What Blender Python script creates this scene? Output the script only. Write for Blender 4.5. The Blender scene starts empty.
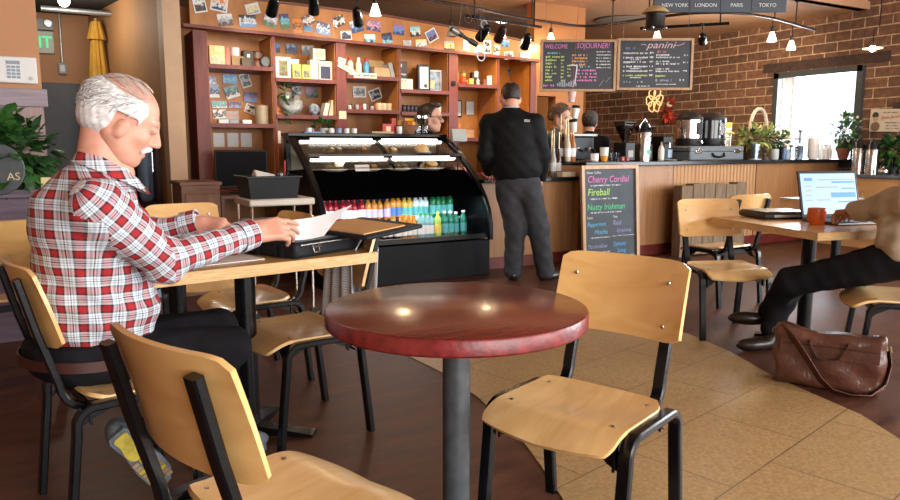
import bpy, bmesh, math, random
import numpy as np
from mathutils import Vector, Matrix, Euler

S = bpy.context.scene
COL = S.collection
PI = math.pi
R = math.radians
random.seed(7)

# ---------------------------------------------------------------- camera
cam = bpy.data.cameras.new('camera'); cam_o = bpy.data.objects.new('camera', cam); COL.objects.link(cam_o)
cam.sensor_width = 36; cam.lens = 719/900*36; cam.clip_start = .05; cam.clip_end = 200
cam_o.location = (0, 0, 1.2); cam_o.rotation_euler = (R(90-8.07), 0, R(-30))
S.camera = cam_o

# ---------------------------------------------------------------- world, daylight, exposure
w = bpy.data.worlds.new('sky'); S.world = w; w.use_nodes = True
wn = w.node_tree.nodes; wl = w.node_tree.links
bgn = wn['Background']; bgn.inputs[0].default_value = (.86, .93, 1, 1); bgn.inputs[1].default_value = 2.2
S.view_settings.view_transform = 'Standard'; S.view_settings.look = 'None'
S.view_settings.gamma = 1; S.view_settings.exposure = -0.28; S.view_settings.use_curve_mapping = False
try:
    S.cycles.use_denoising = True; S.cycles.max_bounces = 8; S.cycles.caustics_reflective = False; S.cycles.caustics_refractive = False
    S.cycles.sample_clamp_indirect = 6
except Exception: pass

def area(name, loc, rot, sx, sy, power, col):
    l = bpy.data.lights.new(name, 'AREA'); l.shape = 'RECTANGLE'; l.size = sx; l.size_y = sy; l.energy = power; l.color = col
    o = bpy.data.objects.new(name, l); o.location = loc; o.rotation_euler = rot; COL.objects.link(o); return o
# daylight through the street windows behind the camera and the near right-hand windows
area('daylight_street', (1.4, -3.45, 1.75), (R(90), 0, 0), 4.4, 2.4, 430, (1, .97, .93))
area('daylight_street', (6.6, -3.45, 1.75), (R(90), 0, 0), 4.4, 2.4, 500, (1, .97, .93))
area('daylight_side', (9.98, .6, 1.75), (R(90), 0, R(90)), 4.0, 2.4, 640, (.92, .96, 1))
area('daylight_bar', (9.95, 6.37, 1.65), (R(90), 0, R(90)), 1.1, 1.2, 150, (.88, .94, 1))

# ---------------------------------------------------------------- materials
MATS = {}
def mat(name, col, rough=.5, metal=0, noise=.0, nscale=8, bump=0, bscale=60, spec=.5, coat=0, emit=None, estr=0, trans=0, alpha=1, stretch=None, col2=None):
    if name in MATS: return MATS[name]
    m = bpy.data.materials.new(name); m.use_nodes = True; nt = m.node_tree; n = nt.nodes; b = n['Principled BSDF']
    c = (*col, 1); b.inputs['Base Color'].default_value = c; b.inputs['Roughness'].default_value = rough; b.inputs['Metallic'].default_value = metal
    b.inputs['Specular IOR Level'].default_value = spec; b.inputs['Coat Weight'].default_value = coat; b.inputs['Coat Roughness'].default_value = .12
    b.inputs['Transmission Weight'].default_value = trans; b.inputs['Alpha'].default_value = alpha
    if emit: b.inputs['Emission Color'].default_value = (*emit, 1); b.inputs['Emission Strength'].default_value = estr
    tc = n.new('ShaderNodeTexCoord'); mp = n.new('ShaderNodeMapping'); nt.links.new(tc.outputs['Object'], mp.inputs[0])
    if stretch: mp.inputs['Scale'].default_value = stretch
    if noise or col2:
        t = n.new('ShaderNodeTexNoise'); t.inputs['Scale'].default_value = nscale; t.inputs['Detail'].default_value = 5; nt.links.new(mp.outputs[0], t.inputs[0])
        rp = n.new('ShaderNodeValToRGB'); nt.links.new(t.outputs[0], rp.inputs[0])
        rp.color_ramp.elements[0].position = .32; rp.color_ramp.elements[1].position = .68
        c2 = col2 or tuple(min(1, v*(1+noise)) for v in col); c1 = col if col2 else tuple(v*(1-noise) for v in col)
        rp.color_ramp.elements[0].color = (*c1, 1); rp.color_ramp.elements[1].color = (*c2, 1)
        nt.links.new(rp.outputs[0], b.inputs['Base Color'])
    if bump:
        t2 = n.new('ShaderNodeTexNoise'); t2.inputs['Scale'].default_value = bscale; nt.links.new(mp.outputs[0], t2.inputs[0])
        bp = n.new('ShaderNodeBump'); bp.inputs['Strength'].default_value = bump; bp.inputs['Distance'].default_value = .01
        nt.links.new(t2.outputs[0], bp.inputs['Height']); nt.links.new(bp.outputs[0], b.inputs['Normal'])
    MATS[name] = m; return m

def wood(name, c1, c2, rough=.35, scale=3, stretch=(1, 12, 12), coat=.0, detail=6, dist=1.2):
    if name in MATS: return MATS[name]
    m = bpy.data.materials.new(name); m.use_nodes = True; nt = m.node_tree; n = nt.nodes; b = n['Principled BSDF']
    tc = n.new('ShaderNodeTexCoord'); mp = n.new('ShaderNodeMapping'); mp.inputs['Scale'].default_value = stretch
    t = n.new('ShaderNodeTexNoise'); t.inputs['Scale'].default_value = scale; t.inputs['Detail'].default_value = detail; t.inputs['Distortion'].default_value = dist
    rp = n.new('ShaderNodeValToRGB'); rp.color_ramp.elements[0].position = .3; rp.color_ramp.elements[1].position = .7
    rp.color_ramp.elements[0].color = (*c1, 1); rp.color_ramp.elements[1].color = (*c2, 1)
    nt.links.new(tc.outputs['Object'], mp.inputs[0]); nt.links.new(mp.outputs[0], t.inputs[0]); nt.links.new(t.outputs[0], rp.inputs[0]); nt.links.new(rp.outputs[0], b.inputs['Base Color'])
    b.inputs['Roughness'].default_value = rough; b.inputs['Coat Weight'].default_value = coat; b.inputs['Coat Roughness'].default_value = .15
    bp = n.new('ShaderNodeBump'); bp.inputs['Strength'].default_value = .08; bp.inputs['Distance'].default_value = .005
    nt.links.new(t.outputs[0], bp.inputs['Height']); nt.links.new(bp.outputs[0], b.inputs['Normal'])
    MATS[name] = m; return m

black = mat('black_paint', (.004, .0045, .006), .26, spec=.35, noise=.4, nscale=14, bump=.05)
darkplastic = mat('black_plastic', (.008, .0085, .010), .42, noise=.2, spec=.3)
steel = mat('steel', (.62, .62, .63), .22, 1, noise=.1)
chrome = mat('chrome', (.8, .8, .82), .1, 1, noise=.05)
white = mat('white_paper', (.82, .81, .78), .7, noise=.05)
cream = mat('cream_card', (.78, .68, .48), .7, noise=.08)
birch = wood('birch_plywood', (.73, .45, .18), (.86, .59, .275), .3, 2.2, (1.2, 9, 4), coat=.45)
birch_v = wood('birch_plywood_back', (.67, .37, .125), (.82, .51, .20), .3, 2.2, (9, 1.2, 5), coat=.45)
plyedge = wood('ply_edge', (.62, .40, .17), (.80, .58, .30), .45, 6, (1, 1, 26))
shelfred = wood('cherry_stain', (.115, .016, .010), (.20, .034, .019), .48, 3, (10, 10, 1))
shelfpan = wood('honey_panel', (.38, .135, .024), (.50, .20, .042), .45, 2, (3, 3, 1))
barwood = wood('bar_oak', (.30, .135, .05), (.42, .21, .085), .42, 3, (14, 14, .8))
def pane(name, tint=(1, 1, 1), refl=1.0, rough=.03):
    m = bpy.data.materials.new(name); m.use_nodes = True; nt = m.node_tree; n = nt.nodes; n.remove(n['Principled BSDF'])
    tr = n.new('ShaderNodeBsdfTransparent'); tr.inputs[0].default_value = (*tint, 1); gl = n.new('ShaderNodeBsdfGlossy'); gl.inputs['Roughness'].default_value = rough
    fr = n.new('ShaderNodeFresnel'); fr.inputs[0].default_value = 1.45; no = n.new('ShaderNodeTexNoise'); no.inputs['Scale'].default_value = 3
    mu = n.new('ShaderNodeMath'); mu.operation = 'MULTIPLY'; nt.links.new(fr.outputs[0], mu.inputs[0]); mr = n.new('ShaderNodeMapRange'); mr.inputs[3].default_value = refl*.85; mr.inputs[4].default_value = refl; nt.links.new(no.outputs[0], mr.inputs[0]); nt.links.new(mr.outputs[0], mu.inputs[1])
    mx = n.new('ShaderNodeMixShader'); nt.links.new(mu.outputs[0], mx.inputs[0]); nt.links.new(tr.outputs[0], mx.inputs[1]); nt.links.new(gl.outputs[0], mx.inputs[2]); nt.links.new(mx.outputs[0], n['Material Output'].inputs[0]); MATS[name] = m; return m
glassm = pane('clear_glass', (.97, .98, .97), .9); pane('window_glass', (.97, .98, 1), .8); pane('jar_glass', (.86, .92, .95), 1); pane('cup_plastic', (.86, .88, .9), 1); pane('smoky_plastic', (.62, .58, .54), 1)

# ---------------------------------------------------------------- mesh helpers
def vec(*a): return Vector(a)
class MB:
    def __init__(s): s.v = []; s.f = []; s.uv = None
    def add(s, v, f):
        k = len(s.v); s.v += [tuple(p) for p in v]; s.f += [tuple(i+k for i in q) for q in f]; return s
    def box(s, c, d, rot=(0, 0, 0), taper=1.0):
        e = Euler(rot).to_matrix(); V = []
        for z in (-1, 1):
            t = taper if z > 0 else 1
            for x, y in ((-1, -1), (1, -1), (1, 1), (-1, 1)):
                V.append(Vector(c)+e @ Vector((x*d[0]/2*t, y*d[1]/2*t, z*d[2]/2)))
        return s.add(V, [(0, 3, 2, 1), (4, 5, 6, 7), (0, 1, 5, 4), (1, 2, 6, 5), (2, 3, 7, 6), (3, 0, 4, 7)])
    def lathe(s, prof, n=20, c=(0, 0, 0), rot=None, cap=True):
        V = []; F = []; M = Euler(rot).to_matrix() if rot else None
        for r, z in prof:
            for k in range(n):
                p = Vector((r*math.cos(2*PI*k/n), r*math.sin(2*PI*k/n), z))
                V.append((M @ p if M else p)+Vector(c))
        for i in range(len(prof)-1):
            for k in range(n):
                a = i*n+k; b2 = i*n+(k+1) % n; F.append((a, b2, b2+n, a+n))
        if cap:
            if prof[0][0] > 1e-6: F.append(tuple(range(n))[::-1])
            if prof[-1][0] > 1e-6: F.append(tuple((len(prof)-1)*n+k for k in range(n)))
        return s.add(V, F)
    def tube(s, path, r, n=8, closed=False, flat=None):
        """sweep a circle (or a w x t rectangle when flat=(w,t,up)) along a path"""
        P = [Vector(p) for p in path]; m = len(P); V = []; F = []; prev = None
        rr = r if isinstance(r, (list, tuple)) else [r]*m
        for i, p in enumerate(P):
            if closed: t = (P[(i+1) % m]-P[i-1]).normalized()
            else: t = (P[min(i+1, m-1)]-P[max(i-1, 0)]).normalized()
            if flat: u = Vector(flat[2]).normalized()
            else:
                u = prev if prev else (Vector((0, 0, 1)) if abs(t.z) < .9 else Vector((1, 0, 0)))
            u = (u-t*u.dot(t)).normalized(); prev = u; b = t.cross(u)
            if flat:
                W, T = flat[0]/2, flat[1]/2
                c4 = [(W, T*.6), (W*.8, T), (-W*.8, T), (-W, T*.6), (-W, -T*.6), (-W*.8, -T), (W*.8, -T), (W, -T*.6)]
                V += [p+u*a+b*c for a, c in c4]
            else: V += [p+(u*math.cos(2*PI*k/n)+b*math.sin(2*PI*k/n))*rr[i] for k in range(n)]
        if flat: n = 8
        for i in range(m if closed else m-1):
            for k in range(n):
                a = i*n+k; b2 = i*n+(k+1) % n; j = ((i+1) % m)*n
                F.append((a, b2, j+(k+1) % n, j+k))
        if not closed: F += [tuple(range(n))[::-1], tuple((m-1)*n+k for k in range(n))]
        return s.add(V, F)
    def prism(s, poly, axis, lo, hi):
        """extrude a 2D polygon along axis 0/1/2"""
        n = len(poly); V = []
        for h in (lo, hi):
            for a, b in poly:
                V.append((h, a, b) if axis == 0 else (a, h, b) if axis == 1 else (a, b, h))
        F = [tuple(range(n))[::-1], tuple(range(n, 2*n))]+[(i, (i+1) % n, n+(i+1) % n, n+i) for i in range(n)]
        return s.add(V, F)
    def sheet(s, fn, nu, nv, th=None):
        """grid surface fn(u,v)->point, thickened along its normals when th is given"""
        G = [[Vector(fn(i/nu, j/nv)) for j in range(nv+1)] for i in range(nu+1)]
        V = [p for r_ in G for p in r_]; F = []
        k = nv+1
        for i in range(nu):
            for j in range(nv): F.append((i*k+j, (i+1)*k+j, (i+1)*k+j+1, i*k+j+1))
        if th:
            N = []
            for i in range(nu+1):
                for j in range(nv+1):
                    a = G[min(i+1, nu)][j]-G[max(i-1, 0)][j]; b = G[i][min(j+1, nv)]-G[i][max(j-1, 0)]
                    N.append(a.cross(b).normalized())
            m = len(V); V = V+[p-q*th for p, q in zip(V, N)]; F = F+[tuple(q+m for q in f[::-1]) for f in F]
            rim = [i*k for i in range(nu+1)]+[nu*k+j for j in range(1, k)]+[i*k+nv for i in range(nu-1, -1, -1)]+[j for j in range(nv-1, 0, -1)]
            L = len(rim)
            F += [(rim[(q+1) % L], rim[q], rim[q]+m, rim[(q+1) % L]+m) for q in range(L)]
        return s.add(V, F)
    def ball(s, c, r, n=12, m=8, sq=None):
        sx = (r, r, r) if not isinstance(r, (tuple, list)) else r
        V = [(c[0], c[1], c[2]-sx[2])]; F = []
        for i in range(1, m):
            a = -PI/2+PI*i/m
            for k in range(n):
                V.append((c[0]+sx[0]*math.cos(a)*math.cos(2*PI*k/n), c[1]+sx[1]*math.cos(a)*math.sin(2*PI*k/n), c[2]+sx[2]*math.sin(a)))
        V.append((c[0], c[1], c[2]+sx[2])); T = len(V)-1
        for k in range(n):
            F.append((0, 1+(k+1) % n, 1+k)); F.append((T, 1+(m-2)*n+k, 1+(m-2)*n+(k+1) % n))
            for i in range(m-2):
                a = 1+i*n+k; b = 1+i*n+(k+1) % n; F.append((a, b, b+n, a+n))
        return s.add(V, F)
    def build(s, name, m, parent=None, smooth=True, bevel=0, label=None, ang=35, loc=None, rotz=None, sub=0):
        me = bpy.data.meshes.new(name); me.from_pydata(s.v, [], s.f); me.update()
        o = bpy.data.objects.new(name, me); COL.objects.link(o)
        if m: me.materials.append(m)
        if smooth:
            me.polygons.foreach_set('use_smooth', [True]*len(me.polygons))
            me.set_sharp_from_angle(angle=R(ang))
        if parent: o.parent = parent
        if bevel:
            b = o.modifiers.new('bevel', 'BEVEL'); b.width = bevel; b.segments = 2; b.limit_method = 'ANGLE'
        if sub:
            b = o.modifiers.new('sub', 'SUBSURF'); b.levels = sub; b.render_levels = sub
        if label: o['label'] = label
        if loc: o.location = loc
        if rotz is not None: o.rotation_euler = (0, 0, rotz)
        return o
def box(c, d, rot=(0, 0, 0)): return MB().box(c, d, rot)
def tag(o, label, cat, group=None):
    o['label'] = label; o['category'] = cat
    if group: o['group'] = group
    return o
def thing(name, label, cat, loc=(0, 0, 0), rotz=0, group=None):
    o = bpy.data.objects.new(name, None); COL.objects.link(o); o.empty_display_size = .1
    o.location = loc; o.rotation_euler = (0, 0, rotz); return tag(o, label, cat, group)
def struct(o): o['kind'] = 'structure'; return o
def dup(root, loc, rotz, label=None, group=None):
    def cp(o, par):
        c = o.copy(); COL.objects.link(c)
        if par: c.parent = par
        for ch in o.children: cp(ch, c)
        return c
    r = cp(root, None); r.location = loc; r.rotation_euler = (0, 0, rotz)
    if label: r['label'] = label
    if group: r['group'] = group
    return r
def A(X, Y, Z=0):
    """the seating area is laid out along an aisle turned 30 degrees to the walls"""
    return Vector((X*math.cos(R(30))+Y*math.sin(R(30)), -X*math.sin(R(30))+Y*math.cos(R(30)), Z))
def text_mesh(txt, size, name, m, parent=None, loc=(0, 0, 0), rot=(0, 0, 0), depth=.001, align='LEFT', shear=0, sx=1):
    cu = bpy.data.curves.new(name, 'FONT'); cu.body = txt; cu.size = size; cu.extrude = depth; cu.align_x = align; cu.align_y = 'CENTER'; cu.shear = shear; cu.resolution_u = 3
    t = bpy.data.objects.new(name, cu); COL.objects.link(t)
    dg = bpy.context.evaluated_depsgraph_get(); me = bpy.data.meshes.new_from_object(t.evaluated_get(dg))
    COL.objects.unlink(t); bpy.data.objects.remove(t); bpy.data.curves.remove(cu)
    o = bpy.data.objects.new(name, me); COL.objects.link(o); me.materials.clear(); me.materials.append(m)
    if parent: o.parent = parent
    o.location = loc; o.rotation_euler = rot; o.scale = (sx, 1, 1); return o
def arc(c, r, a0, a1, n): return [(c[0]+r*math.cos(R(a0+(a1-a0)*i/n)), c[1]+r*math.sin(R(a0+(a1-a0)*i/n))) for i in range(n+1)]

# ---------------------------------------------------------------- soft-body modelling: blended volumes turned into one surface
def s_cap(p, a, b, ra, rb):
    a = np.array(a, np.float32); b = np.array(b, np.float32); ba = b-a; pa = p-a
    h = np.clip(pa @ ba/float(ba @ ba+1e-12), 0, 1)
    return np.linalg.norm(pa-h[:, None]*ba, axis=1)-(ra+(rb-ra)*h)
def s_ell(p, c, r, M=None):
    q = p-np.array(c, np.float32)
    if M is not None: q = q @ np.array(M, np.float32)
    r = np.array(r, np.float32); k0 = np.linalg.norm(q/r, axis=1); k1 = np.linalg.norm(q/(r*r), axis=1)+1e-9
    return k0*(k0-1)/k1
def s_box(p, c, h, rad, M=None):
    q = p-np.array(c, np.float32)
    if M is not None: q = q @ np.array(M, np.float32)
    d = np.abs(q)-(np.array(h, np.float32)-rad)
    return np.linalg.norm(np.maximum(d, 0), axis=1)+np.minimum(d.max(1), 0)-rad
def smin(a, b, k):
    h = np.clip(.5+.5*(b-a)/k, 0, 1); return b+(a-b)*h-k*h*(1-h)
def smax(a, b, k): return -smin(-a, -b, k)
def surf(fn, lo, hi, h):
    lo = np.array(lo, np.float32); n = np.ceil((np.array(hi)-lo)/h).astype(int)+1
    ax = [lo[i]+h*np.arange(n[i], dtype=np.float32) for i in range(3)]
    X, Y, Z = np.meshgrid(*ax, indexing='ij'); P = np.stack([X.ravel(), Y.ravel(), Z.ravel()], 1)
    F = np.concatenate([fn(P[i:i+400000]) for i in range(0, len(P), 400000)]).reshape(n)
    F[0] = F[-1] = 1; F[:, 0] = F[:, -1] = 1; F[:, :, 0] = F[:, :, -1] = 1
    inside = F < 0; m = n-1
    acc = np.zeros((*m, 3), np.float32); cnt = np.zeros(m, np.float32)
    I = np.stack(np.meshgrid(*[np.arange(k) for k in m], indexing='ij'), -1).astype(np.float32)
    off = [(i, j, k) for i in (0, 1) for j in (0, 1) for k in (0, 1)]
    sl = lambda o: tuple(slice(o[i], o[i]+m[i]) for i in range(3))
    for o in off:
        for d in range(3):
            if o[d]: continue
            o2 = list(o); o2[d] = 1; fa = F[sl(o)]; fb = F[sl(o2)]
            c = (fa < 0) != (fb < 0); t = np.where(c, fa/np.where(c, fa-fb, 1), 0)
            pt = np.zeros((*m, 3), np.float32)+np.array(o, np.float32); pt[..., d] += t
            acc += pt*c[..., None]; cnt += c
    act = cnt > 0; idx = -np.ones(m, int); idx[act] = np.arange(act.sum())
    V = lo+h*(I[act]+acc[act]/cnt[act][:, None]); Q = []
    for d in range(3):
        a, b = (d+1) % 3, (d+2) % 3
        s0 = [slice(1, m[i]) for i in range(3)]; s0[d] = slice(0, m[d]); s1 = list(s0); s1[d] = slice(1, m[d]+1)
        f0 = inside[tuple(s0)]; f1 = inside[tuple(s1)]; c = f0 != f1
        ii = np.argwhere(c)+np.array([s.start for s in s0])
        if not len(ii): continue
        def at(da, db):
            q = ii.copy(); q[:, a] -= da; q[:, b] -= db; return idx[q[:, 0], q[:, 1], q[:, 2]]
        q = np.stack([at(0, 0), at(1, 0), at(1, 1), at(0, 1)], 1)
        fl = f0[c]; q[~fl] = q[~fl][:, ::-1]; Q.append(q[:, ::-1] if False else q)
    return V, np.concatenate(Q)
def meshobj(name, V, Q, m, parent=None, uvfn=None, label=None):
    me = bpy.data.meshes.new(name); me.from_pydata(V.tolist(), [], Q.tolist()); me.update()
    bm = bmesh.new(); bm.from_mesh(me); bmesh.ops.recalc_face_normals(bm, faces=bm.faces)
    bmesh.ops.smooth_vert(bm, verts=bm.verts, factor=.35, use_axis_x=True, use_axis_y=True, use_axis_z=True); bm.to_mesh(me); bm.free()
    me.polygons.foreach_set('use_smooth', [True]*len(me.polygons))
    for q in (m if isinstance(m, list) else [m]): me.materials.append(q)
    if uvfn is not None:
        uv = me.uv_layers.new(name='cloth'); Vn = np.array([v.co for v in me.vertices], np.float32)
        L = np.array([l.vertex_index for l in me.loops]); cen = np.repeat(np.array([p.center for p in me.polygons], np.float32), [p.loop_total for p in me.polygons], 0)
        uv.data.foreach_set('uv', uvfn(Vn[L], cen).astype(np.float32).ravel())
    o = bpy.data.objects.new(name, me); COL.objects.link(o)
    if parent: o.parent = parent
    if label: o['label'] = label
    return o
def joinVQ(*parts):
    V = []; Q = []; k = 0
    for v, q in parts: V.append(v); Q.append(q+k); k += len(v)
    return np.concatenate(V), np.concatenate(Q)
# ================================================================ THE ROOM
def pbr(m): return m.node_tree.nodes['Principled BSDF']
# floor: dark reddish brown slate-look tile
def floor_mat():
    m = mat('floor_brown', (.1, .04, .022), .34); nt = m.node_tree; n = nt.nodes; b = pbr(m)
    tc = n.new('ShaderNodeTexCoord'); mp = n.new('ShaderNodeMapping'); mp.inputs['Rotation'].default_value = (0, 0, R(-28)); mp.inputs['Scale'].default_value = (1, 4.5, 1)
    t = n.new('ShaderNodeTexNoise'); t.inputs['Scale'].default_value = 2.2; t.inputs['Detail'].default_value = 9; t.inputs['Roughness'].default_value = .68
    rp = n.new('ShaderNodeValToRGB'); e = rp.color_ramp.elements; e[0].position = .3; e[0].color = (.036, .012, .008, 1); e[1].position = .72; e[1].color = (.165, .068, .038, 1)
    nt.links.new(tc.outputs['Object'], mp.inputs[0]); nt.links.new(mp.outputs[0], t.inputs[0]); nt.links.new(t.outputs[0], rp.inputs[0])
    br = n.new('ShaderNodeTexBrick'); br.inputs['Scale'].default_value = 1; br.inputs['Brick Width'].default_value = .9; br.inputs['Row Height'].default_value = .15; br.inputs['Mortar Size'].default_value = .0025
    br.inputs['Color1'].default_value = (1, 1, 1, 1); br.inputs['Color2'].default_value = (.86, .84, .84, 1); br.inputs['Mortar'].default_value = (.72, .7, .7, 1)
    mp2 = n.new('ShaderNodeMapping'); mp2.inputs['Rotation'].default_value = (0, 0, R(-28)); nt.links.new(tc.outputs['Object'], mp2.inputs[0]); nt.links.new(mp2.outputs[0], br.inputs[0])
    mx = n.new('ShaderNodeMixRGB'); mx.blend_type = 'MULTIPLY'; mx.inputs[0].default_value = 1
    nt.links.new(rp.outputs[0], mx.inputs[1]); nt.links.new(br.outputs[0], mx.inputs[2]); nt.links.new(mx.outputs[0], b.inputs['Base Color'])
    rr = n.new('ShaderNodeMapRange'); b.inputs['Specular IOR Level'].default_value = .28; rr.inputs[3].default_value = .32; rr.inputs[4].default_value = .6; nt.links.new(t.outputs[0], rr.inputs[0]); nt.links.new(rr.outputs[0], b.inputs['Roughness'])
    bp = n.new('ShaderNodeBump'); bp.inputs['Strength'].default_value = .15; bp.inputs['Distance'].default_value = .004; nt.links.new(t.outputs[0], bp.inputs['Height']); nt.links.new(bp.outputs[0], b.inputs['Normal'])
    return m
def tan_mat():
    m = mat('floor_tan', (.4, .26, .11), .4); nt = m.node_tree; n = nt.nodes; b = pbr(m)
    tc = n.new('ShaderNodeTexCoord')
    t = n.new('ShaderNodeTexNoise'); t.inputs['Scale'].default_value = 70; t.inputs['Detail'].default_value = 8; t.inputs['Roughness'].default_value = .75
    rp = n.new('ShaderNodeValToRGB'); e = rp.color_ramp.elements; e[0].position = .33; e[0].color = (.27, .165, .066, 1); e[1].position = .66; e[1].color = (.52, .355, .17, 1)
    nt.links.new(tc.outputs['Object'], t.inputs[0]); nt.links.new(t.outputs[0], rp.inputs[0])
    br = n.new('ShaderNodeTexBrick'); br.offset = .5; br.inputs['Scale'].default_value = 1; br.inputs['Brick Width'].default_value = .62; br.inputs['Row Height'].default_value = .42; br.inputs['Mortar Size'].default_value = .003
    br.inputs['Color1'].default_value = (1, 1, 1, 1); br.inputs['Color2'].default_value = (.93, .93, .93, 1); br.inputs['Mortar'].default_value = (.42, .4, .38, 1)
    mp2 = n.new('ShaderNodeMapping'); mp2.inputs['Rotation'].default_value = (0, 0, R(-13)); mp2.inputs['Location'].default_value = (.1, .18, 0)
    nt.links.new(tc.outputs['Object'], mp2.inputs[0]); nt.links.new(mp2.outputs[0], br.inputs[0])
    mx = n.new('ShaderNodeMixRGB'); mx.blend_type = 'MULTIPLY'; mx.inputs[0].default_value = 1
    nt.links.new(rp.outputs[0], mx.inputs[1]); nt.links.new(br.outputs[0], mx.inputs[2]); nt.links.new(mx.outputs[0], b.inputs['Base Color'])
    bp = n.new('ShaderNodeBump'); bp.inputs['Strength'].default_value = .12; bp.inputs['Distance'].default_value = .004; nt.links.new(t.outputs[0], bp.inputs['Height']); nt.links.new(bp.outputs[0], b.inputs['Normal'])
    return m
def brick_mat():
    m = mat('brick_wall', (.2, .09, .05), .8); nt = m.node_tree; n = nt.nodes; b = pbr(m)
    tc = n.new('ShaderNodeTexCoord'); sp = n.new('ShaderNodeSeparateXYZ'); cb = n.new('ShaderNodeCombineXYZ')
    nt.links.new(tc.outputs['Object'], sp.inputs[0]); nt.links.new(sp.outputs[1], cb.inputs[0]); nt.links.new(sp.outputs[2], cb.inputs[1])
    br = n.new('ShaderNodeTexBrick'); br.inputs['Scale'].default_value = 1; br.inputs['Brick Width'].default_value = .36; br.inputs['Row Height'].default_value = .132; br.inputs['Mortar Size'].default_value = .0085
    br.inputs['Mortar Smooth'].default_value = .3; br.inputs['Bias'].default_value = -.1
    br.inputs['Color1'].default_value = (.215, .105, .062, 1); br.inputs['Color2'].default_value = (.112, .058, .040, 1); br.inputs['Mortar'].default_value = (.52, .39, .26, 1)
    nt.links.new(cb.outputs[0], br.inputs[0])
    t = n.new('ShaderNodeTexNoise'); t.inputs['Scale'].default_value = 14; t.inputs['Detail'].default_value = 8; nt.links.new(cb.outputs[0], t.inputs[0])
    rp = n.new('ShaderNodeValToRGB'); e = rp.color_ramp.elements; e[0].position = .3; e[0].color = (.55, .55, .55, 1); e[1].position = .7; e[1].color = (1.25, 1.2, 1.15, 1); nt.links.new(t.outputs[0], rp.inputs[0])
    mx = n.new('ShaderNodeMixRGB'); mx.blend_type = 'MULTIPLY'; mx.inputs[0].default_value = 1
    nt.links.new(br.outputs[0], mx.inputs[1]); nt.links.new(rp.outputs[0], mx.inputs[2]); nt.links.new(mx.outputs[0], b.inputs['Base Color'])
    bp = n.new('ShaderNodeBump'); bp.inputs['Strength'].default_value = .6; bp.inputs['Distance'].default_value = .02; bp.invert = True
    nt.links.new(br.outputs[1], bp.inputs['Height']); nt.links.new(bp.outputs[0], b.inputs['Normal'])
    return m
XW, YF, XL, YB = 9.65, -3.2, -4.0, 11.3
struct(box(((XW+XL)/2, (YF+YB)/2, -.05), (XW-XL+.6, YB-YF+.6, .1)).build('floor', floor_mat(), smooth=False))
lb = [(1.2, 5.0), (1.62, 4.3), (1.813, 3.668), (1.833, 3.283), (1.793, 2.834), (1.7, 2.376), (1.595, 2.07), (1.502, 1.824), (1.2, 1.2), (.62, .45), (-.3, -.4), (-1.4, -1.0)]
rb = [(3.2, 5.0), (3.55, 4.3), (3.64, 3.7), (3.616, 3.152), (3.514, 2.758), (3.35, 2.40), (3.27, 2.145), (3.176, 1.777), (3.04, 1.529), (2.75, .95), (2.25, .2), (1.6, -.5), (.6, -1.2)]
struct(MB().prism(lb+rb[::-1], 2, .0005, .0045).build('floor_tan_tiles', tan_mat(), smooth=False))
tanwall = mat('tan_plaster', (.50, .255, .125), .75, noise=.06, nscale=2.5, bump=.08, bscale=120)
orwall = mat('orange_plaster', (.42, .17, .05), .7, noise=.06, nscale=2.5)
ceilm = mat('ceiling_paint', (.56, .31, .17), .7, noise=.07, nscale=1.5)
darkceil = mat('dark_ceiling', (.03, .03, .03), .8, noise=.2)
struct(box(((1.2+XW)/2, (5.86+YB)/2, 3.05), (XW-1.2+.3, YB-5.86+.3, .1)).build('ceiling', ceilm, smooth=False))
struct(box(((XW+XL)/2, (5.8+YF)/2, 3.85), (XW-XL+.4, 5.8-YF+.4, .1)).build('ceiling_high', mat('high_ceiling', (.32, .2, .13), .8, noise=.1), smooth=False))
struct(box(((1.2+XW)/2, 5.80, 3.42), (XW-1.2, .12, .84)).build('trim_1', ceilm, smooth=False))
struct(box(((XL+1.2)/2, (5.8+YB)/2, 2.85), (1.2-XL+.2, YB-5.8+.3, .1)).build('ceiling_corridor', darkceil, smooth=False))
# right-hand brick wall with the bar window (two openings towards the street side are out of view)
def brick_wall():
    mb = MB(); x = XW+.15
    for y0, y1, z0, z1 in ((YF-.2, -1.6, 0, 3.95), (-1.6, 2.8, 0, .5), (-1.6, 2.8, 2.95, 3.95), (2.8, 5.78, 0, 3.95), (5.78, 6.95, 0, .95), (5.78, 6.95, 2.25, 3.95), (6.95, YB+.2, 0, 3.95)):
        mb.box((x, (y0+y1)/2, (z0+z1)/2), (.3, y1-y0, z1-z0))
    return struct(mb.build('wall_right', brick_mat(), smooth=False))
brick_wall()
wf = MB()
for x0, x1, z0, z1 in ((XL-.3, -.8, 0, 3.95), (-.8, 3.6, 0, .5), (-.8, 3.6, 2.95, 3.95), (3.6, 4.4, 0, 3.95), (4.4, 8.8, 0, .5), (4.4, 8.8, 2.95, 3.95), (8.8, XW+.3, 0, 3.95)):
    wf.box(((x0+x1)/2, YF-.1, (z0+z1)/2), (x1-x0, .2, z1-z0))
struct(wf.build('wall_front', tanwall, smooth=False))
struct(box((XL-.1, (YF+YB)/2, 2), (.2, YB-YF+.4, 4)).build('wall_left', tanwall, smooth=False))
struct(box(((XL+XW)/2, YB+.1, 2), (XW-XL+.4, .2, 4)).build('wall_back', orwall, smooth=False))
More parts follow.
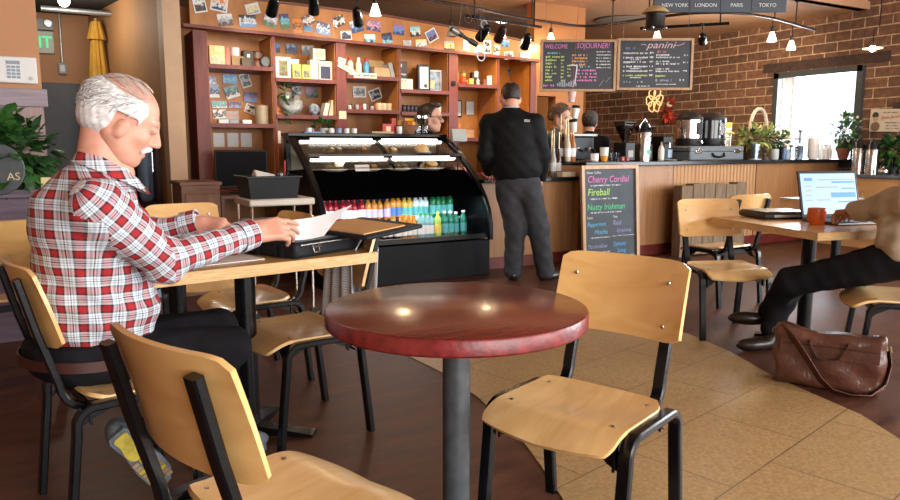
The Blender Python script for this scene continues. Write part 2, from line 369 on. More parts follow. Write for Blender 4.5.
# window of the bar: dark steel frame, sill and brick lintel band
fr = mat('window_frame_paint', (.05, .06, .065), .4, noise=.1)
w1 = struct(MB().box((XW-.02, 5.74, 1.62), (.1, .08, 1.34)).box((XW-.02, 6.99, 1.62), (.1, .08, 1.34)).box((XW-.02, 6.365, 2.25), (.1, 1.32, .08)).box((XW-.02, 6.365, .98), (.12, 1.32, .06)).build('window_1', fr, smooth=False))
box((XW+.06, 6.365, 1.6), (.008, 1.16, 1.26)).build('window_pane', mat('window_glass', (1, 1, 1), .02, trans=1, spec=.3), w1, smooth=False)
struct(box((XW-.012, 6.32, 2.375), (.03, 1.86, .13)).build('trim_2', mat('lintel_brick', (.05, .028, .022), .8, noise=.3, nscale=20), smooth=False))
struct(box((XW-.01, 3.1, 1.71), (.025, 4.4, .14)).build('trim_3', mat('lintel_brick', (.05, .03, .024), .8), smooth=False))
# shelf-side walls: orange pier right of the shelves with a pass-through, corridor left of them
pier = MB()
for x0, x1, z0, z1 in ((5.56, 5.62, 0, 3.0), (5.62, 5.92, 0, 1.15), (5.62, 5.92, 1.86, 3.0), (5.92, 6.38, 0, 3.0)):
    pier.box(((x0+x1)/2, 7.6, (z0+z1)/2), (x1-x0, .16, z1-z0))
struct(pier.build('wall_pier', orwall, smooth=False))
struct(box((3.48, 7.94, 1.31), (4.16, .08, 2.62)).build('wall_shelf', shelfpan, smooth=False))
# corridor
struct(box((1.235, 7.55, 1.5), (.16, .30, 3.0)).build('trim_4', mat('peach_paint', (.62, .40, .24), .6, noise=.05), smooth=False))
struct(box((1.15-.178*1.1+.07, 7.75+.984*1.1+.01, 1.5), (.14, 2.7, 3.0), (0, 0, math.atan2(.178, .984))).build('wall_corridor', mat('corridor_paint', (.42, .215, .09), .7, noise=.08, nscale=2), smooth=False))
struct(box((-.6, 10.2, 1.5), (3.3, .14, 3.0)).build('wall_exit', tanwall, smooth=False))
d1 = struct(box((.18, 10.11, .99), (.92, .06, 1.98)).build('door_1', mat('dark_door', (.035, .036, .04), .45, noise=.15), smooth=False, bevel=.004))
box((-.20, 10.06, 1.0), (.05, .03, .12)).build('door_handle', steel, d1)
d2 = struct(box((1.15-.178*.42-.03, 7.75+.984*.42, .71), (.05, .72, 1.42), (0, 0, math.atan2(.178, .984))).build('door_2', wood('dark_brown_door', (.045, .018, .010), (.075, .03, .016), .4, 3, (8, 8, 1)), smooth=False))
MB().box((1.06, 7.92, 1.06), (.012, .05, .2)).tube([(1.05, 7.92, 1.05), (1.0, 7.92, 1.05), (.98, 8.04, 1.05)], .011).build('door_handle', steel, d2)
# tan column on the left with the alarm keypad
struct(box((-.62, 5.75, 1.9), (1.42, .6, 3.8)).build('wall_column', tanwall, smooth=False))
# ================================================================ FURNITURE
rivetm = mat('rivet_steel', (.5, .48, .44), .3, 1)
def make_chair(label):
    t = thing('cafe_chair', label, 'chair', group='bent plywood cafe chairs')
    # legs: each side is an arch of flat bar, front half and rear half
    fl = [(.172, 0), (.155, .18), (.137, .345)]+[(.082+.055*math.cos(R(a)), .368+.058*math.sin(R(a))) for a in (15, 35, 55, 75, 90)]+[(-.02, .427)]
    rl = [(-.232, 0), (-.212, .18), (-.193, .345)]+[(-.138-.055*math.cos(R(a)), .368+.058*math.sin(R(a))) for a in (15, 35, 55, 75, 90)]+[(-.02, .427)]
    for s in (1, -1):
        for pth in (fl, rl):
            MB().tube([(x, s*.226, z) for x, z in pth], 0, flat=(.040, .025, (0, 1, 0))).build('leg', black, t)
        post = [(.10, .408), (-.10, .408)]+[(-.135-.085*math.sin(R(a)), .493-.085*math.cos(R(a))) for a in (15, 35, 55, 75, 90)]+[(-.268, .66), (-.308, .825)]
        MB().tube([(x, s*.160, z) for x, z in post], 0, flat=(.038, .022, (0, 1, 0))).build('back_post', black, t)
        MB().prism([(.135, .40), (.05, .425), (-.12, .425), (-.19, .35), (-.14, .375), (-.08, .40), (.04, .40), (.10, .37), (.137, .33)], 1, s*.190-.004, s*.190+.004).build('gusset', black, t, smooth=False)
    MB().prism([(-.2, .425), (.2, .425), (.2, .33), (.165, .345), (.12, .385), (-.12, .385), (-.165, .345), (-.2, .33)], 0, .118, .126).build('front_apron', black, t, smooth=False)
    MB().prism([(-.2, .425), (.2, .425), (.2, .36), (.14, .39), (-.14, .39), (-.2, .36)], 0, -.15, -.142).build('rear_apron', black, t, smooth=False)
    def seat_fn(u, v):
        y = (v-.5)*2; xf = .232-.022*abs(y)**3; xb = -.158+.02*abs(y)**4; x = xb+(xf-xb)*u
        wd = .212*(1-.10*max(0, (.15-u)/.15)**2)*(1-.06*max(0, (u-.9)/.1)**2)
        z = .446-.010*math.exp(-((u-.4)/.3)**2)*(1-y*y)
        k = max(0, (u-.62-.05*abs(y))/.38); z -= .055*k*k
        z += .012*max(0, (.12-u)/.12)
        return (x, y*wd, z)
    seat = MB().sheet(seat_fn, 22, 16, .013).build('seat', birch, t, ang=50)
    for x, y in ((.1, .17), (.1, -.17), (-.11, .17), (-.11, -.17)):
        MB().ball((x, y, .446), (.007, .007, .003), 8, 4).build('rivet', rivetm, seat)
    def back_fn(u, v):
        y = (v-.5)*2; e = abs(y)**12*.02
        z = .612+e+(.860-.612-2*e)*u
        return (-.243-.052*u-.010*u*u+.040*y*y, y*.219, z)
    bk = MB().sheet(back_fn, 8, 18, -.012).build('backrest', birch_v, t, ang=50)
    for z, y in ((.79, .16), (.79, -.16), (.66, .16), (.66, -.16)):
        q = back_fn((z-.612)/.231, .5+y/.438)
        MB().ball((q[0]+.013, y, z), (.003, .0065, .0065), 8, 4).build('rivet', rivetm, bk)
    return t
chair0 = make_chair('birch plywood chair with black frame drawn up to the round red table, empty')
chair0.location = (1.365, 1.60, 0); chair0.rotation_euler = (0, 0, R(200.1))
def chair(x, y, rot, label): return dup(chair0, (x, y, 0), R(rot), label)
chair(.446, 1.462, 19, 'birch plywood chair seen from behind at bottom left, nearest the camera')
chair(.215, 2.595, 9, 'plywood chair the man in the plaid shirt sits on')
c2 = chair(.93, 2.93, 185, 'empty plywood chair with a grey striped cloth hanging from its back')
chair(.93, 3.70, 186, 'empty plywood chair behind the cloth-draped chair, half under the light wooden tables')
pa = A(-1.50, 4.22); chair(pa.x, pa.y, -84, 'plywood chair at the far side of the light wooden tables, facing the camera')
pa = A(-2.3, 3.62); chair(pa.x, pa.y, 100, 'plywood chair at the left edge, only its wide back showing behind the man')
chair(3.84, 3.085, 248.5, 'empty plywood chair facing the small table with the laptop, window light glaring on its back')
pa = A(2.12, 5.62); chair(pa.x, pa.y, 88, 'plywood chair behind the table with the laptop, beyond the black binder')
pa = A(2.31, 3.69); chair(pa.x, pa.y, 129, 'plywood chair under the person working on a laptop')

# round red table
redtop = wood('red_lacquer_top', (.095, .010, .006), (.20, .024, .012), .22, 2.2, (1.2, 11, 1), coat=.15, dist=2.2)
rede = mat('red_lacquer_edge', (.17, .017, .018), .35, noise=.35, nscale=30, bump=.1)
t = thing('round_table', 'small round table with a dark red lacquered top on one grey-black column', 'table', (1.045, 1.772, 0), 0)
MB().lathe([(0, .7445), (.372, .7445), (.378, .742)], 64, cap=False).build('tabletop', redtop, t)
MB().lathe([(.378, .742), (.381, .737), (.381, .703), (.376, .697), (0, .697)], 64, cap=False).build('table_edge', rede, t)
polem = mat('column_paint', (.055, .063, .072), .35, noise=.3, nscale=20)
MB().lathe([(.041, .02), (.041, .69)], 28).build('column', polem, t)
MB().lathe([(.12, .69), (.12, .697)], 20).build('mounting_plate', black, t)
MB().lathe([(.25, 0), (.25, .012), (.20, .03), (.06, .045), (.042, .05)], 36).build('foot', black, t)

# light wooden square tables
def slab_edge(mb, w, d, z0, z1): return mb.box((0, 0, (z0+z1)/2), (w, d, z1-z0))
laminate = wood('pale_butcher_block', (.56, .31, .10), (.70, .43, .17), .35, 4, (1.5, 22, 1), coat=.2)
edgew = wood('pale_laminated_edge', (.50, .27, .09), (.80, .56, .28), .4, 5, (3, 3, 60))
def square_table(name, label, p, rot, w, d, h, top=None):
    t = thing('square_table', label, 'table', p, rot)
    slab_edge(MB(), w, d, h-.005, h).build('tabletop', top or laminate, t, smooth=False)
    box((0, 0, h-.024), (w, d, .038)).build('table_edge', edgew, t, smooth=False)
    MB().lathe([(.042, .02), (.042, h-.05)], 24).build('column', black, t)
    MB().box((0, 0, h-.049), (.3, .3, .011)).build('mounting_plate', black, t)
    for k in range(2):
        MB().prism([(-.28, 0), (.28, 0), (.28, .012), (.05, .04), (-.05, .04), (-.28, .012)], 1, -.035, .035).build('foot', black, t, smooth=False, rotz=R(45+90*k))
    return t
mid = A(-.665, 2.69); nrm = A(-.6, .78)
p1 = mid+nrm*.31
square_table('t', 'light wooden table under the black laptop bag, man in plaid at its end', (p1.x, p1.y, 0), R(9), .906, .62, .77)
p2 = mid+nrm*.955-A(.07, .05)
square_table('t', 'second light wooden table pushed against the far side of the first', (p2.x, p2.y, 0), R(9), .906, .62, .768)
# right-hand table: near right corner A(1.97..)
square_table('t', 'small wooden table with the laptop and orange cup on it', (4.137, 2.712, 0), R(-14.5), .75, .94, .745)
square_table('t', 'far small table with a grey top by the bar, behind the laptop', (6.35, 3.9, 0), R(-10), .7, .7, .74, mat('grey_laminate', (.45, .42, .4), .4, noise=.1))
# ================================================================ PEOPLE
def axes(x, up):
    x = np.array(x, float); x /= np.linalg.norm(x); up = np.array(up, float); y = np.cross(up, x); y /= np.linalg.norm(y); z = np.cross(x, y)
    return np.stack([x, y, z], 1)          # columns are the local axes
skin = mat('skin_fair', (.66, .36, .26), .5, noise=.07, nscale=35, bump=.04, bscale=300)
skin2 = mat('skin_rosy', (.70, .345, .245), .48, noise=.09, nscale=30, bump=.05, bscale=260)
def eye_mat():
    m = mat('eye', (.8, .78, .74), .15); nt = m.node_tree; n = nt.nodes; tc = n.new('ShaderNodeTexCoord'); sp = n.new('ShaderNodeSeparateXYZ'); nt.links.new(tc.outputs['Generated'], sp.inputs[0])
    rp = n.new('ShaderNodeValToRGB'); rp.color_ramp.interpolation = 'CONSTANT'; e = rp.color_ramp.elements; e[0].color = (.8, .78, .74, 1); e[1].position = .86; e[1].color = (.03, .025, .02, 1)
    nt.links.new(sp.outputs[0], rp.inputs[0]); nt.links.new(rp.outputs[0], m.node_tree.nodes['Principled BSDF'].inputs['Base Color']); return m
eyem = eye_mat()
def head_fn(heavy=0., lids=.5):
    def f(p):
        d = s_ell(p, (-.014, 0, .034), (.100, .077, .084))
        d = smin(d, s_ell(p, (.022, 0, -.035), (.068, .059+.008*heavy, .082)), .03)
        d = smin(d, s_cap(p, (.030, 0, -.088), (.066, 0, -.098), .036+.008*heavy, .021), .03)
        for s in (1, -1):
            d = smin(d, s_cap(p, (-.015, s*.052, -.045), (.04, s*.028, -.09), .026+.006*heavy, .022), .03)      # jaw line
            d = smin(d, s_ell(p, (.058, s*.040, -.028), (.022, .020, .018)), .022)                                # cheek
        d = smin(d, s_cap(p, (.080, -.034, .026), (.080, .034, .026), .011, .011), .018)                          # brow
        for s in (1, -1): d = smax(d, -s_ell(p, (.098, s*.031, .006), (.018, .017, .012)), .014)                  # eye sockets
        d = smin(d, s_cap(p, (.085, 0, .022), (.110, 0, -.026), .0085, .0125), .012)                              # nose
        for s in (1, -1): d = smin(d, s_ell(p, (.098, s*.012, -.031), (.012, .008, .009)), .008)
        d = smin(d, s_ell(p, (.083, 0, -.058), (.013, .024, .008)), .008); d = smin(d, s_ell(p, (.082, 0, -.072), (.013, .021, .008)), .008)
        d = smax(d, -s_ell(p, (.100, 0, -.065), (.014, .022, .0022)), .004)
        for s in (1, -1):
            M = axes((1, s*.25, -.15), (0, 0, 1)); e = s_ell(p, (.004, s*.083, -.022), (.020, .011, .031), M)
            e = smax(e, -s_ell(p, (.012, s*.097, -.019), (.007, .006, .014), M), .006); d = smin(d, e, .007)     # ears
            d = smin(d, s_ell(p, (.083, s*.031, .007), (.0135, .017, .0105)), .004)                                # lids
        return d
    return f
def place(VQ, M, c, sc=1.0): return (VQ[0]*sc) @ np.array(M).T+np.array(c), VQ[1]
HEAD = {}
def head_vq(heavy=0., h=.0048):
    k = (heavy, h)
    if k not in HEAD: HEAD[k] = surf(head_fn(heavy), (-.13, -.11, -.15), (.14, .11, .135), h)
    return HEAD[k]
def hand_vq(curl=(.35, .4, .45, .5), thumb=(.6, .3), spread=.1, side=1, h=.0042):
    """wrist at the origin, fingers along +x, back of the hand +z, thumb on side*y"""
    segs = []
    for i in range(4):
        y = side*(.030-.0205*i); L = (.043, .047, .044, .034)[i]; a = 0; q = np.array((.088-.004*abs(i-1.3), y, 0.)); yaw = side*spread*(1.5-i)*.35
        for j, fr_ in enumerate((1, .62, .5)):
            a += curl[i]*(.9, 1.15, .7)[j]
            e = q+L*fr_*np.array((math.cos(a)*math.cos(yaw), math.cos(a)*math.sin(yaw), -math.sin(a)))
            segs.append((q, e, (.0098, .0088, .0078)[j], (.0090, .0080, .0068)[j])); q = e
    q = np.array((.022, side*.030, -.006)); d0 = np.array((math.cos(thumb[0]), side*math.sin(thumb[0]), -thumb[1])); d0 /= np.linalg.norm(d0)
    e = q+d0*.045; segs.append((q, e, .0145, .0115)); d1 = d0+np.array((.35, -side*.25, -.1)); d1 /= np.linalg.norm(d1)
    e2 = e+d1*.032; segs.append((e, e2, .0112, .0098)); segs.append((e2, e2+(d1+np.array((.2, -side*.15, 0)))*.022, .0098, .0078))
    def f(p):
        d = s_box(p, (.050, 0, 0), (.046, .041, .0145), .013); d = smin(d, s_cap(p, (-.05, 0, 0), (.02, 0, 0), .027, .026), .02)
        for i in range(4): d = smin(d, s_cap(p, (.02, side*(.02-.013*i), .004), (.088, side*(.030-.0205*i), .003), .009, .0115), .008)
        g = None
        for a, b, r0, r1 in segs:
            c = s_cap(p, a, b, r0, r1); g = c if g is None else np.minimum(g, c)
        return smin(d, g, .006)
    return surf(f, (-.07, -.1, -.11), (.225, .1, .06), h)
def person(label, base, group=None):
    t = thing('person', label, 'person', A(*base[:2], base[2]), R(-30)); return t
def off(VQ, base): return VQ[0]-np.array(base, float), VQ[1]
def eyes(t, M, c, base, sc=1.0):
    for s in (1, -1):
        e = MB().ball((0, 0, 0), .0118*sc, 12, 8).build('eye', eyem, t)
        p = np.array(M) @ np.array((.0805, s*.031, .006))*sc+np.array(c)-np.array(base); e.location = p; e.rotation_euler = Matrix([list(r_) for r_ in M]).to_euler()
def hair_vq(region, grow=.010, h=.006, rough=.003, seed=1):
    def f(p):
        d = smin(s_ell(p, (-.014, 0, .034), (.100+grow, .077+grow, .084+grow)), s_ell(p, (-.05, 0, -.01), (.062+grow, .066+grow, .07)), .02)
        d = d+rough*(np.sin(p[:, 0]*210+p[:, 2]*90+seed)*np.sin(p[:, 1]*190)+.7*np.sin(p[:, 2]*260+p[:, 1]*150))
        return smax(d, region(p), .006)
    return surf(f, (-.16, -.13, -.14), (.15, .13, .17), h)
def strands(region, n, L, r, comb, m, t, M, c, base, sc=1., seed=3, lift=.004, keep=None):
    """fine locks lying over the scalp"""
    rg = random.Random(seed); mb = MB(); k = 0; M = np.array(M); c = np.array(c)-np.array(base)
    ctr = np.array((-.014, 0, .030)); rad = np.array((.108, .086, .093))
    while k < n:
        q = np.array([rg.gauss(0, 1) for _ in range(3)]); q /= np.linalg.norm(q); p = ctr+q*rad
        if region(p[None])[0] > 0: continue
        if p[0] > -.05 and p[2] < .045 and rg.random() < .93: continue
        k += 1; pts = []; l = L*rg.uniform(.6, 1.3); dr = np.array(comb(p))+np.array([rg.gauss(0, .25) for _ in range(3)])
        for j in range(5):
            nrm_ = (p-ctr)/rad**2; nrm_ /= np.linalg.norm(nrm_); tg = dr-nrm_*(dr @ nrm_); tg /= np.linalg.norm(tg)+1e-9
            s_ = np.linalg.norm((p-ctr)/rad); p = ctr+(p-ctr)/s_
            pts.append(M @ ((p+nrm_*(lift*(.3+j*.35)*rg.uniform(.6, 1.3)))*sc)+c); p = p+tg*l/4
        mb.tube(pts, [r*.7, r, r, r*.8, r*.25], 3)
    return mb.build('hair_locks', m, t, ang=180)

# ---------------------------------------------------------------- plaid shirt cloth
def plaid_mat():
    m = mat('plaid_cloth', (.8, .8, .8), .85); nt = m.node_tree; n = nt.nodes; b = pbr(m)
    uv = n.new('ShaderNodeUVMap'); uv.uv_map = 'cloth'; sp = n.new('ShaderNodeSeparateXYZ'); nt.links.new(uv.outputs[0], sp.inputs[0])
    def math_(op, a, c=None):
        q = n.new('ShaderNodeMath'); q.operation = op
        for i, x in enumerate((a, c)):
            if x is None: continue
            if isinstance(x, (int, float)): q.inputs[i].default_value = x
            else: nt.links.new(x, q.inputs[i])
        return q.outputs[0]
    def stripes(src, per, ph):
        f = math_('FRACT', math_('ADD', math_('DIVIDE', src, per), ph))
        r1 = n.new('ShaderNodeValToRGB'); r1.color_ramp.interpolation = 'CONSTANT'; nt.links.new(f, r1.inputs[0])
        W_, P_, D_, B_ = (.80, .82, .86, 1), (.42, .018, .022, 1), (.012, .02, .035, 1), (.34, .50, .64, 1)
        el = r1.color_ramp.elements; el[0].position = 0; el[0].color = D_; el[1].position = .10; el[1].color = P_
        for pos, c_ in ((.37, D_), (.465, W_), (.58, B_), (.66, W_), (.72, D_), (.775, W_), (.83, B_), (.90, W_)):
            e = el.new(pos); e.color = c_
        return r1.outputs[0]
    a = stripes(sp.outputs[0], .066, .1); c = stripes(sp.outputs[1], .059, .3)
    mx = n.new('ShaderNodeMixRGB'); mx.blend_type = 'MIX'; mx.inputs[0].default_value = .5; nt.links.new(a, mx.inputs[1]); nt.links.new(c, mx.inputs[2])
    nt.links.new(mx.outputs[0], b.inputs['Base Color'])
    t = n.new('ShaderNodeTexNoise'); t.inputs['Scale'].default_value = 16; t.inputs['Detail'].default_value = 3; tc = n.new('ShaderNodeTexCoord'); nt.links.new(tc.outputs['Object'], t.inputs[0])
    bp = n.new('ShaderNodeBump'); bp.inputs['Strength'].default_value = .35; bp.inputs['Distance'].default_value = .02; nt.links.new(t.outputs[0], bp.inputs['Height']); nt.links.new(bp.outputs[0], b.inputs['Normal'])
    return m
denim = mat('black_denim', (.009, .009, .012), .85, spec=.15, noise=.35, nscale=9, bump=.3, bscale=40)
leatherbelt = mat('brown_belt', (.055, .014, .010), .5, noise=.2)

def man_in_plaid():
    base = (-1.16, 2.33, 0); B = np.array(base)
    t = person('elderly man in a red plaid shirt seated at the wooden table, reading a paper', base)
    F_ = np.array((.79, .61, 0)); Rt = np.array((.45, -.89, 0))
    hip = np.array((-1.225, 2.33, .56)); chest = np.array((-1.175, 2.325, .93)); neckb = np.array((-1.10, 2.318, 1.118))
    sR = np.array((-1.055, 2.15, 1.03)); sL = np.array((-1.20, 2.50, 1.025))
    eR = np.array((-.925, 2.30, .838)); wR = np.array((-.715, 2.55, .895)); hR = np.array((-.60, 2.64, .915))
    eL = np.array((-1.16, 2.72, .86)); wL = np.array((-.97, 2.73, .915))
    hc = np.array((-1.04, 2.325, 1.288)); sc = 1.09
    hd = axes((.85, .40, -.46), (.35, .1, 1))
    # body
    Hm = place(head_vq(.5), hd, hc, sc)
    nk = surf(lambda p: smin(s_cap(p, hc+hd @ np.array((-.035, 0, -.06))*sc, neckb+F_*-.02, .064, .076), s_cap(p, hc+hd @ np.array((.0, 0, -.09))*sc, neckb+F_*.035, .030, .045), .05), neckb-.16, neckb+(.2, .2, .22), .008)
    core = surf(lambda p: smin(smin(s_cap(p, hip, chest, .13, .13), s_cap(p, sR, sL, .055, .055), .08), np.minimum(smin(s_cap(p, sR, eR, .045, .036), s_cap(p, eR, wR, .036, .026), .02), smin(s_cap(p, sL, eL, .045, .036), s_cap(p, eL, wL, .036, .026), .02)), .03), (-1.45, 1.95, .4), (-.6, 2.95, 1.2), .016)
    HR = place(hand_vq((.30, .42, .55, .65), (.3, .75), .05, 1), axes((.90, .42, .10), (-.1, -.9, .62)), wR+(.006, .004, .006), 1.12)
    HL = place(hand_vq((.35, .45, .55, .65), (.7, .25), .3, -1), axes((.95, -.05, -.12), (.1, -.55, 1)), wL, 1.1)
    meshobj('body', *off(joinVQ(Hm, nk, core, HR, HL), base), skin2, t)
    eyes(t, hd, hc, base, sc)
    # white hair round a balding crown
    white_h = mat('white_hair', (.74, .74, .74), .55, noise=.12, nscale=60, stretch=(1, 1, 4)); thin = mat('thin_grey_hair', (.62, .53, .48), .6, noise=.15)
    def reg(p):
        x, y, z = p[:, 0], np.abs(p[:, 1]), p[:, 2]
        top = z-(.072+.25*np.maximum(-x-.02, 0)+.30*np.maximum(.055-x, 0)*0)                     # crown stays bare
        front = x-(.040+.35*np.clip(z-.0, -.05, .04)-.5*np.maximum(z-.045, 0))
        ear = np.where((x > -.026) & (x < .036) & (z < .018), 1., -1.)*.02
        nape = -.075-z+.0*x; sb = np.where((x > .036) & (z < .0), .02, -.02)
        return np.maximum.reduce([top, front, ear, nape, sb, .012-y-np.maximum(-x, 0)*2])
    hv = place(hair_vq(reg, .013, .0055, .0022), hd, hc, sc); meshobj('hair', *off(hv, base), white_h, t)
    strands(reg, 520, .050, .0022, lambda p: (-.75, 0, -.55), white_h, t, hd, hc, base, sc, 5, .008)
    def reg2(p):
        x, z = p[:, 0], p[:, 2]; return np.maximum.reduce([.062-z, x-.045, -.10-x])
    tm = strands(reg2, 240, .050, .0010, lambda p: (-.9, .35, .1), thin, t, hd, hc, base, sc, 9, .003); tm.name = 'thin_crown_hair'
    def mo(p):
        d = s_cap(p, (.094, .004, -.047), (.080, .034, -.062), .010, .006); d = smin(d, s_cap(p, (.094, -.004, -.047), (.080, -.034, -.062), .010, .006), .006)
        return d+.0015*np.sin(p[:, 1]*700)*np.sin(p[:, 2]*300)
    meshobj('moustache', *off(place(surf(mo, (.05, -.06, -.09), (.125, .06, -.02), .003), hd, hc, sc), base), white_h, t)
    def brow(p): return np.minimum(s_cap(p, (.085, .018, .031), (.072, .046, .031), .0055, .004), s_cap(p, (.085, -.018, .031), (.072, -.046, .031), .0055, .004))
    meshobj('eyebrows', *off(place(surf(brow, (.05, -.06, .01), (.12, .06, .05), .003), hd, hc, sc), base), white_h, t)
    # shirt
    def torso(p):
        d = s_ell(p, hip+(.03, .02, .12), (.185, .18, .24), axes(F_, (0, 0, 1))); d = smin(d, s_ell(p, hip+np.array((.055, .03, .11)), (.175, .165, .17), axes(F_, (0, 0, 1))), .06)
        d = smin(d, s_ell(p, chest+(-.012, 0, -.02), (.150, .195, .22), axes(F_, (-.12, -.1, 1))), .08)
        d = smin(d, s_cap(p, sR+(-.01, .02, -.02), sL+(-.0, -.02, -.02), .085, .085), .08)
        d = smin(d, s_cap(p, neckb-F_*.07+(0, 0, -.13), neckb-F_*.015+(0, 0, -.012), .155, .086), .07)
        return d
    def armR(p): return smin(s_cap(p, sR, eR, .082, .066), s_cap(p, eR, wR, .066, .045), .03)
    def armL(p): return smin(s_cap(p, sL, eL, .080, .064), s_cap(p, eL, wL, .064, .045), .03)
    def wr(p):
        x = p @ np.array((.79, .61, 0), np.float32); 
        return .0045*np.sin(p[:, 2]*62+x*30+2*np.sin(x*14))*np.clip((1.0-p[:, 2])*4, .2, 1)+.003*np.sin(x*75-p[:, 2]*48+p[:, 1]*20)
    fo = (wR-eR)/np.linalg.norm(wR-eR); fl = (wL-eL)/np.linalg.norm(wL-eL)
    nk_ax = (hc+hd @ np.array((-.02, 0, -.1))*sc)-neckb; nk_ax = nk_ax/np.linalg.norm(nk_ax)
    def shirt(p):
        a = smax(armR(p), (p-wR) @ fo.astype(np.float32)-.012, .004); b = smax(armL(p), (p-wL) @ fl.astype(np.float32)-.012, .004)
        d = smin(torso(p), a, .03); d = smin(d, b, .03)+wr(p)
        d = smax(d, .535-p[:, 2]+.02*np.sin(p[:, 0]*30), .01)
        return d
    SR, SL = sR, sL
    def uvfn(V, cen):
        c = cen+B; v = V+B
        dt = torso(c)+.0; da = armR(c); dl = armL(c); ua = np.linalg.norm((eR-sR)); 
        def limb(a, b2, p0, rr):
            ax_ = (b2-a)/np.linalg.norm(b2-a); q = v-a; s = q @ ax_; e1 = np.cross(ax_, (0, 0, 1.)); e1 /= np.linalg.norm(e1); e2 = np.cross(ax_, e1)
            th = np.arctan2(q @ e2, q @ e1); tc = np.arctan2((c-a) @ e2, (c-a) @ e1); th = tc+np.mod(th-tc+np.pi, 2*np.pi)-np.pi
            return np.stack([th*rr, s+p0], 1)
        q = v-hip; th = np.arctan2(q @ np.array((.61, -.79, 0)), -(q @ F_)); qc = c-hip; tc = np.arctan2(qc @ np.array((.61, -.79, 0)), -(qc @ F_)); th = tc+np.mod(th-tc+np.pi, 2*np.pi)-np.pi
        uv = np.stack([th*.19, v[:, 2]+.06*q @ F_], 1)
        def pick(sel, val): uv[sel] = val[sel]
        up = np.linalg.norm(c-sR, axis=1) < np.linalg.norm(c-wR, axis=1)
        hR_ = ((c-eR) @ (wR-eR)) > 0
        armr = (da < dt-.01) & (da < dl); arml = (dl < dt-.01) & (dl < da)
        pick(armr & ~hR_, limb(sR, eR, 0, .078)); pick(armr & hR_, limb(eR, wR, .05, .062))
        hL_ = ((c-eL) @ (wL-eL)) > 0
        pick(arml & ~hL_, limb(sL, eL, 0, .078)); pick(arml & hL_, limb(eL, wL, .05, .062))
        return uv
    pm = plaid_mat()
    sh = meshobj('shirt', *off(surf(shirt, (-1.5, 1.95, .45), (-.62, 2.95, 1.28), .0095), base), pm, t, uvfn)
    # collar: a folded band round the neck, and buttoned cuffs
    up_ = np.array((.0, 0, 1.)); cz = neckb+(.012, 0, .006)
    def col(u, v):
        a = 2*PI*u; r1 = .084-.012*v if v < .5 else .078+.030*(v-.5)*2
        z = .026*(v*2) if v < .5 else .026-.046*(v-.5)*2
        q = cz+F_*(math.cos(a)*(r1+.006))+np.array((.61, -.79, 0))*(math.sin(a)*r1*.98)+np.array((0, 0, z-.055*math.cos(a)))
        return tuple(q-B)
    cm = MB().sheet(col, 40, 6, .003).build('collar', pm, t, ang=60)
    uvl = cm.data.uv_layers.new(name='cloth')
    for l in cm.data.loops:
        p = cm.data.vertices[l.vertex_index].co; uvl.data[l.index].uv = (math.atan2(p.y, p.x)*.09, p.z)
    for w_, f_, nm in ((wR, fo, 'R'), (wL, fl, 'L')):
        x_ = np.cross(f_, (0, 0, 1)); x_ /= np.linalg.norm(x_); y_ = np.cross(f_, x_)
        pts = [((w_-B)+x_*.049*math.cos(2*PI*k/24)+y_*.049*math.sin(2*PI*k/24)) for k in range(24)]
        mb = MB()
        mb.sheet(lambda u, v: tuple((w_-B)+f_*(.014-.06*v)+x_*.0485*math.cos(2*PI*u)*(1+.08*v)+y_*.0485*math.sin(2*PI*u)*(1+.08*v)), 24, 3, .004)
        cu = mb.build('cuff', pm, t, ang=60); uvl = cu.data.uv_layers.new(name='cloth')
        for l in cu.data.loops:
            p = cu.data.vertices[l.vertex_index].co; q = np.array(p)-(w_-B); uvl.data[l.index].uv = (math.atan2(q @ y_, q @ x_)*.05, q @ f_)
    # trousers, belt, shoes
    kR = np.array((-.785, 2.48, .50)); kL = np.array((-.90, 2.72, .51)); aR = np.array((-1.02, 2.36, .25)); aL = np.array((-.86, 2.66, .10))
    hRt = hip+Rt*.09+(0, 0, -.02); hLt = hip-Rt*.09+(0, 0, -.02)
    def pants(p):
        d = s_ell(p, hip+(-.01, -.005, -.01), (.165, .19, .13), axes(F_, (0, 0, 1)))
        for h_, k_, a_ in ((hRt, kR, aR), (hLt, kL, aL)): d = smin(d, smin(s_cap(p, h_, k_, .098, .072), s_cap(p, k_, a_, .072, .055), .03), .04)
        d = d+.004*np.sin(p[:, 0]*55+p[:, 2]*40)*np.sin(p[:, 1]*38+p[:, 2]*30)
        return smax(d, p[:, 2]-.585, .01)
    meshobj('trousers', *off(surf(pants, (-1.45, 2.05, .04), (-.62, 2.92, .64), .011), base), denim, t)
    def bl(u, v):
        a = 2*PI*u; q = hip+(-.005, 0, -.036)+F_*(math.cos(a)*.182)+np.array((.61, -.79, 0))*math.sin(a)*.206+np.array((0, 0, (v-.5)*.034-.012*math.cos(a)))
        return tuple(q-B)
    MB().sheet(bl, 36, 2, .004).build('belt', leatherbelt, t)
    # right shoe: toes on the floor, heel lifted, tread showing
    shoe_g = mat('shoe_grey', (.13, .16, .19), .7, noise=.3, nscale=40); tread = mat('tread_yellow', (.55, .44, .06), .6, noise=.35, nscale=26); treadd = mat('tread_tan', (.36, .27, .17), .7, noise=.3)
    def shoe(toe, heel, up, nm, lc):
        toe = np.array(toe); heel = np.array(heel); M = axes(toe-heel, up); L_ = np.linalg.norm(toe-heel); o = heel
        ft = lambda p: smin(smin(s_ell(p, o+M @ np.array((L_*.72, 0, .038)), (.095, .048, .040), M), s_ell(p, o+M @ np.array((L_*.22, 0, .05)), (.075, .042, .055), M), .05), s_cap(p, o+M @ np.array((L_*.2, 0, .06)), o+M @ np.array((L_*.18, 0, .11)), .042, .046), .03)
        meshobj('shoe', *off(surf(ft, (o+toe)/2-.24, (o+toe)/2+.24, .009), base), shoe_g, t)
        def outl(k, z): return None
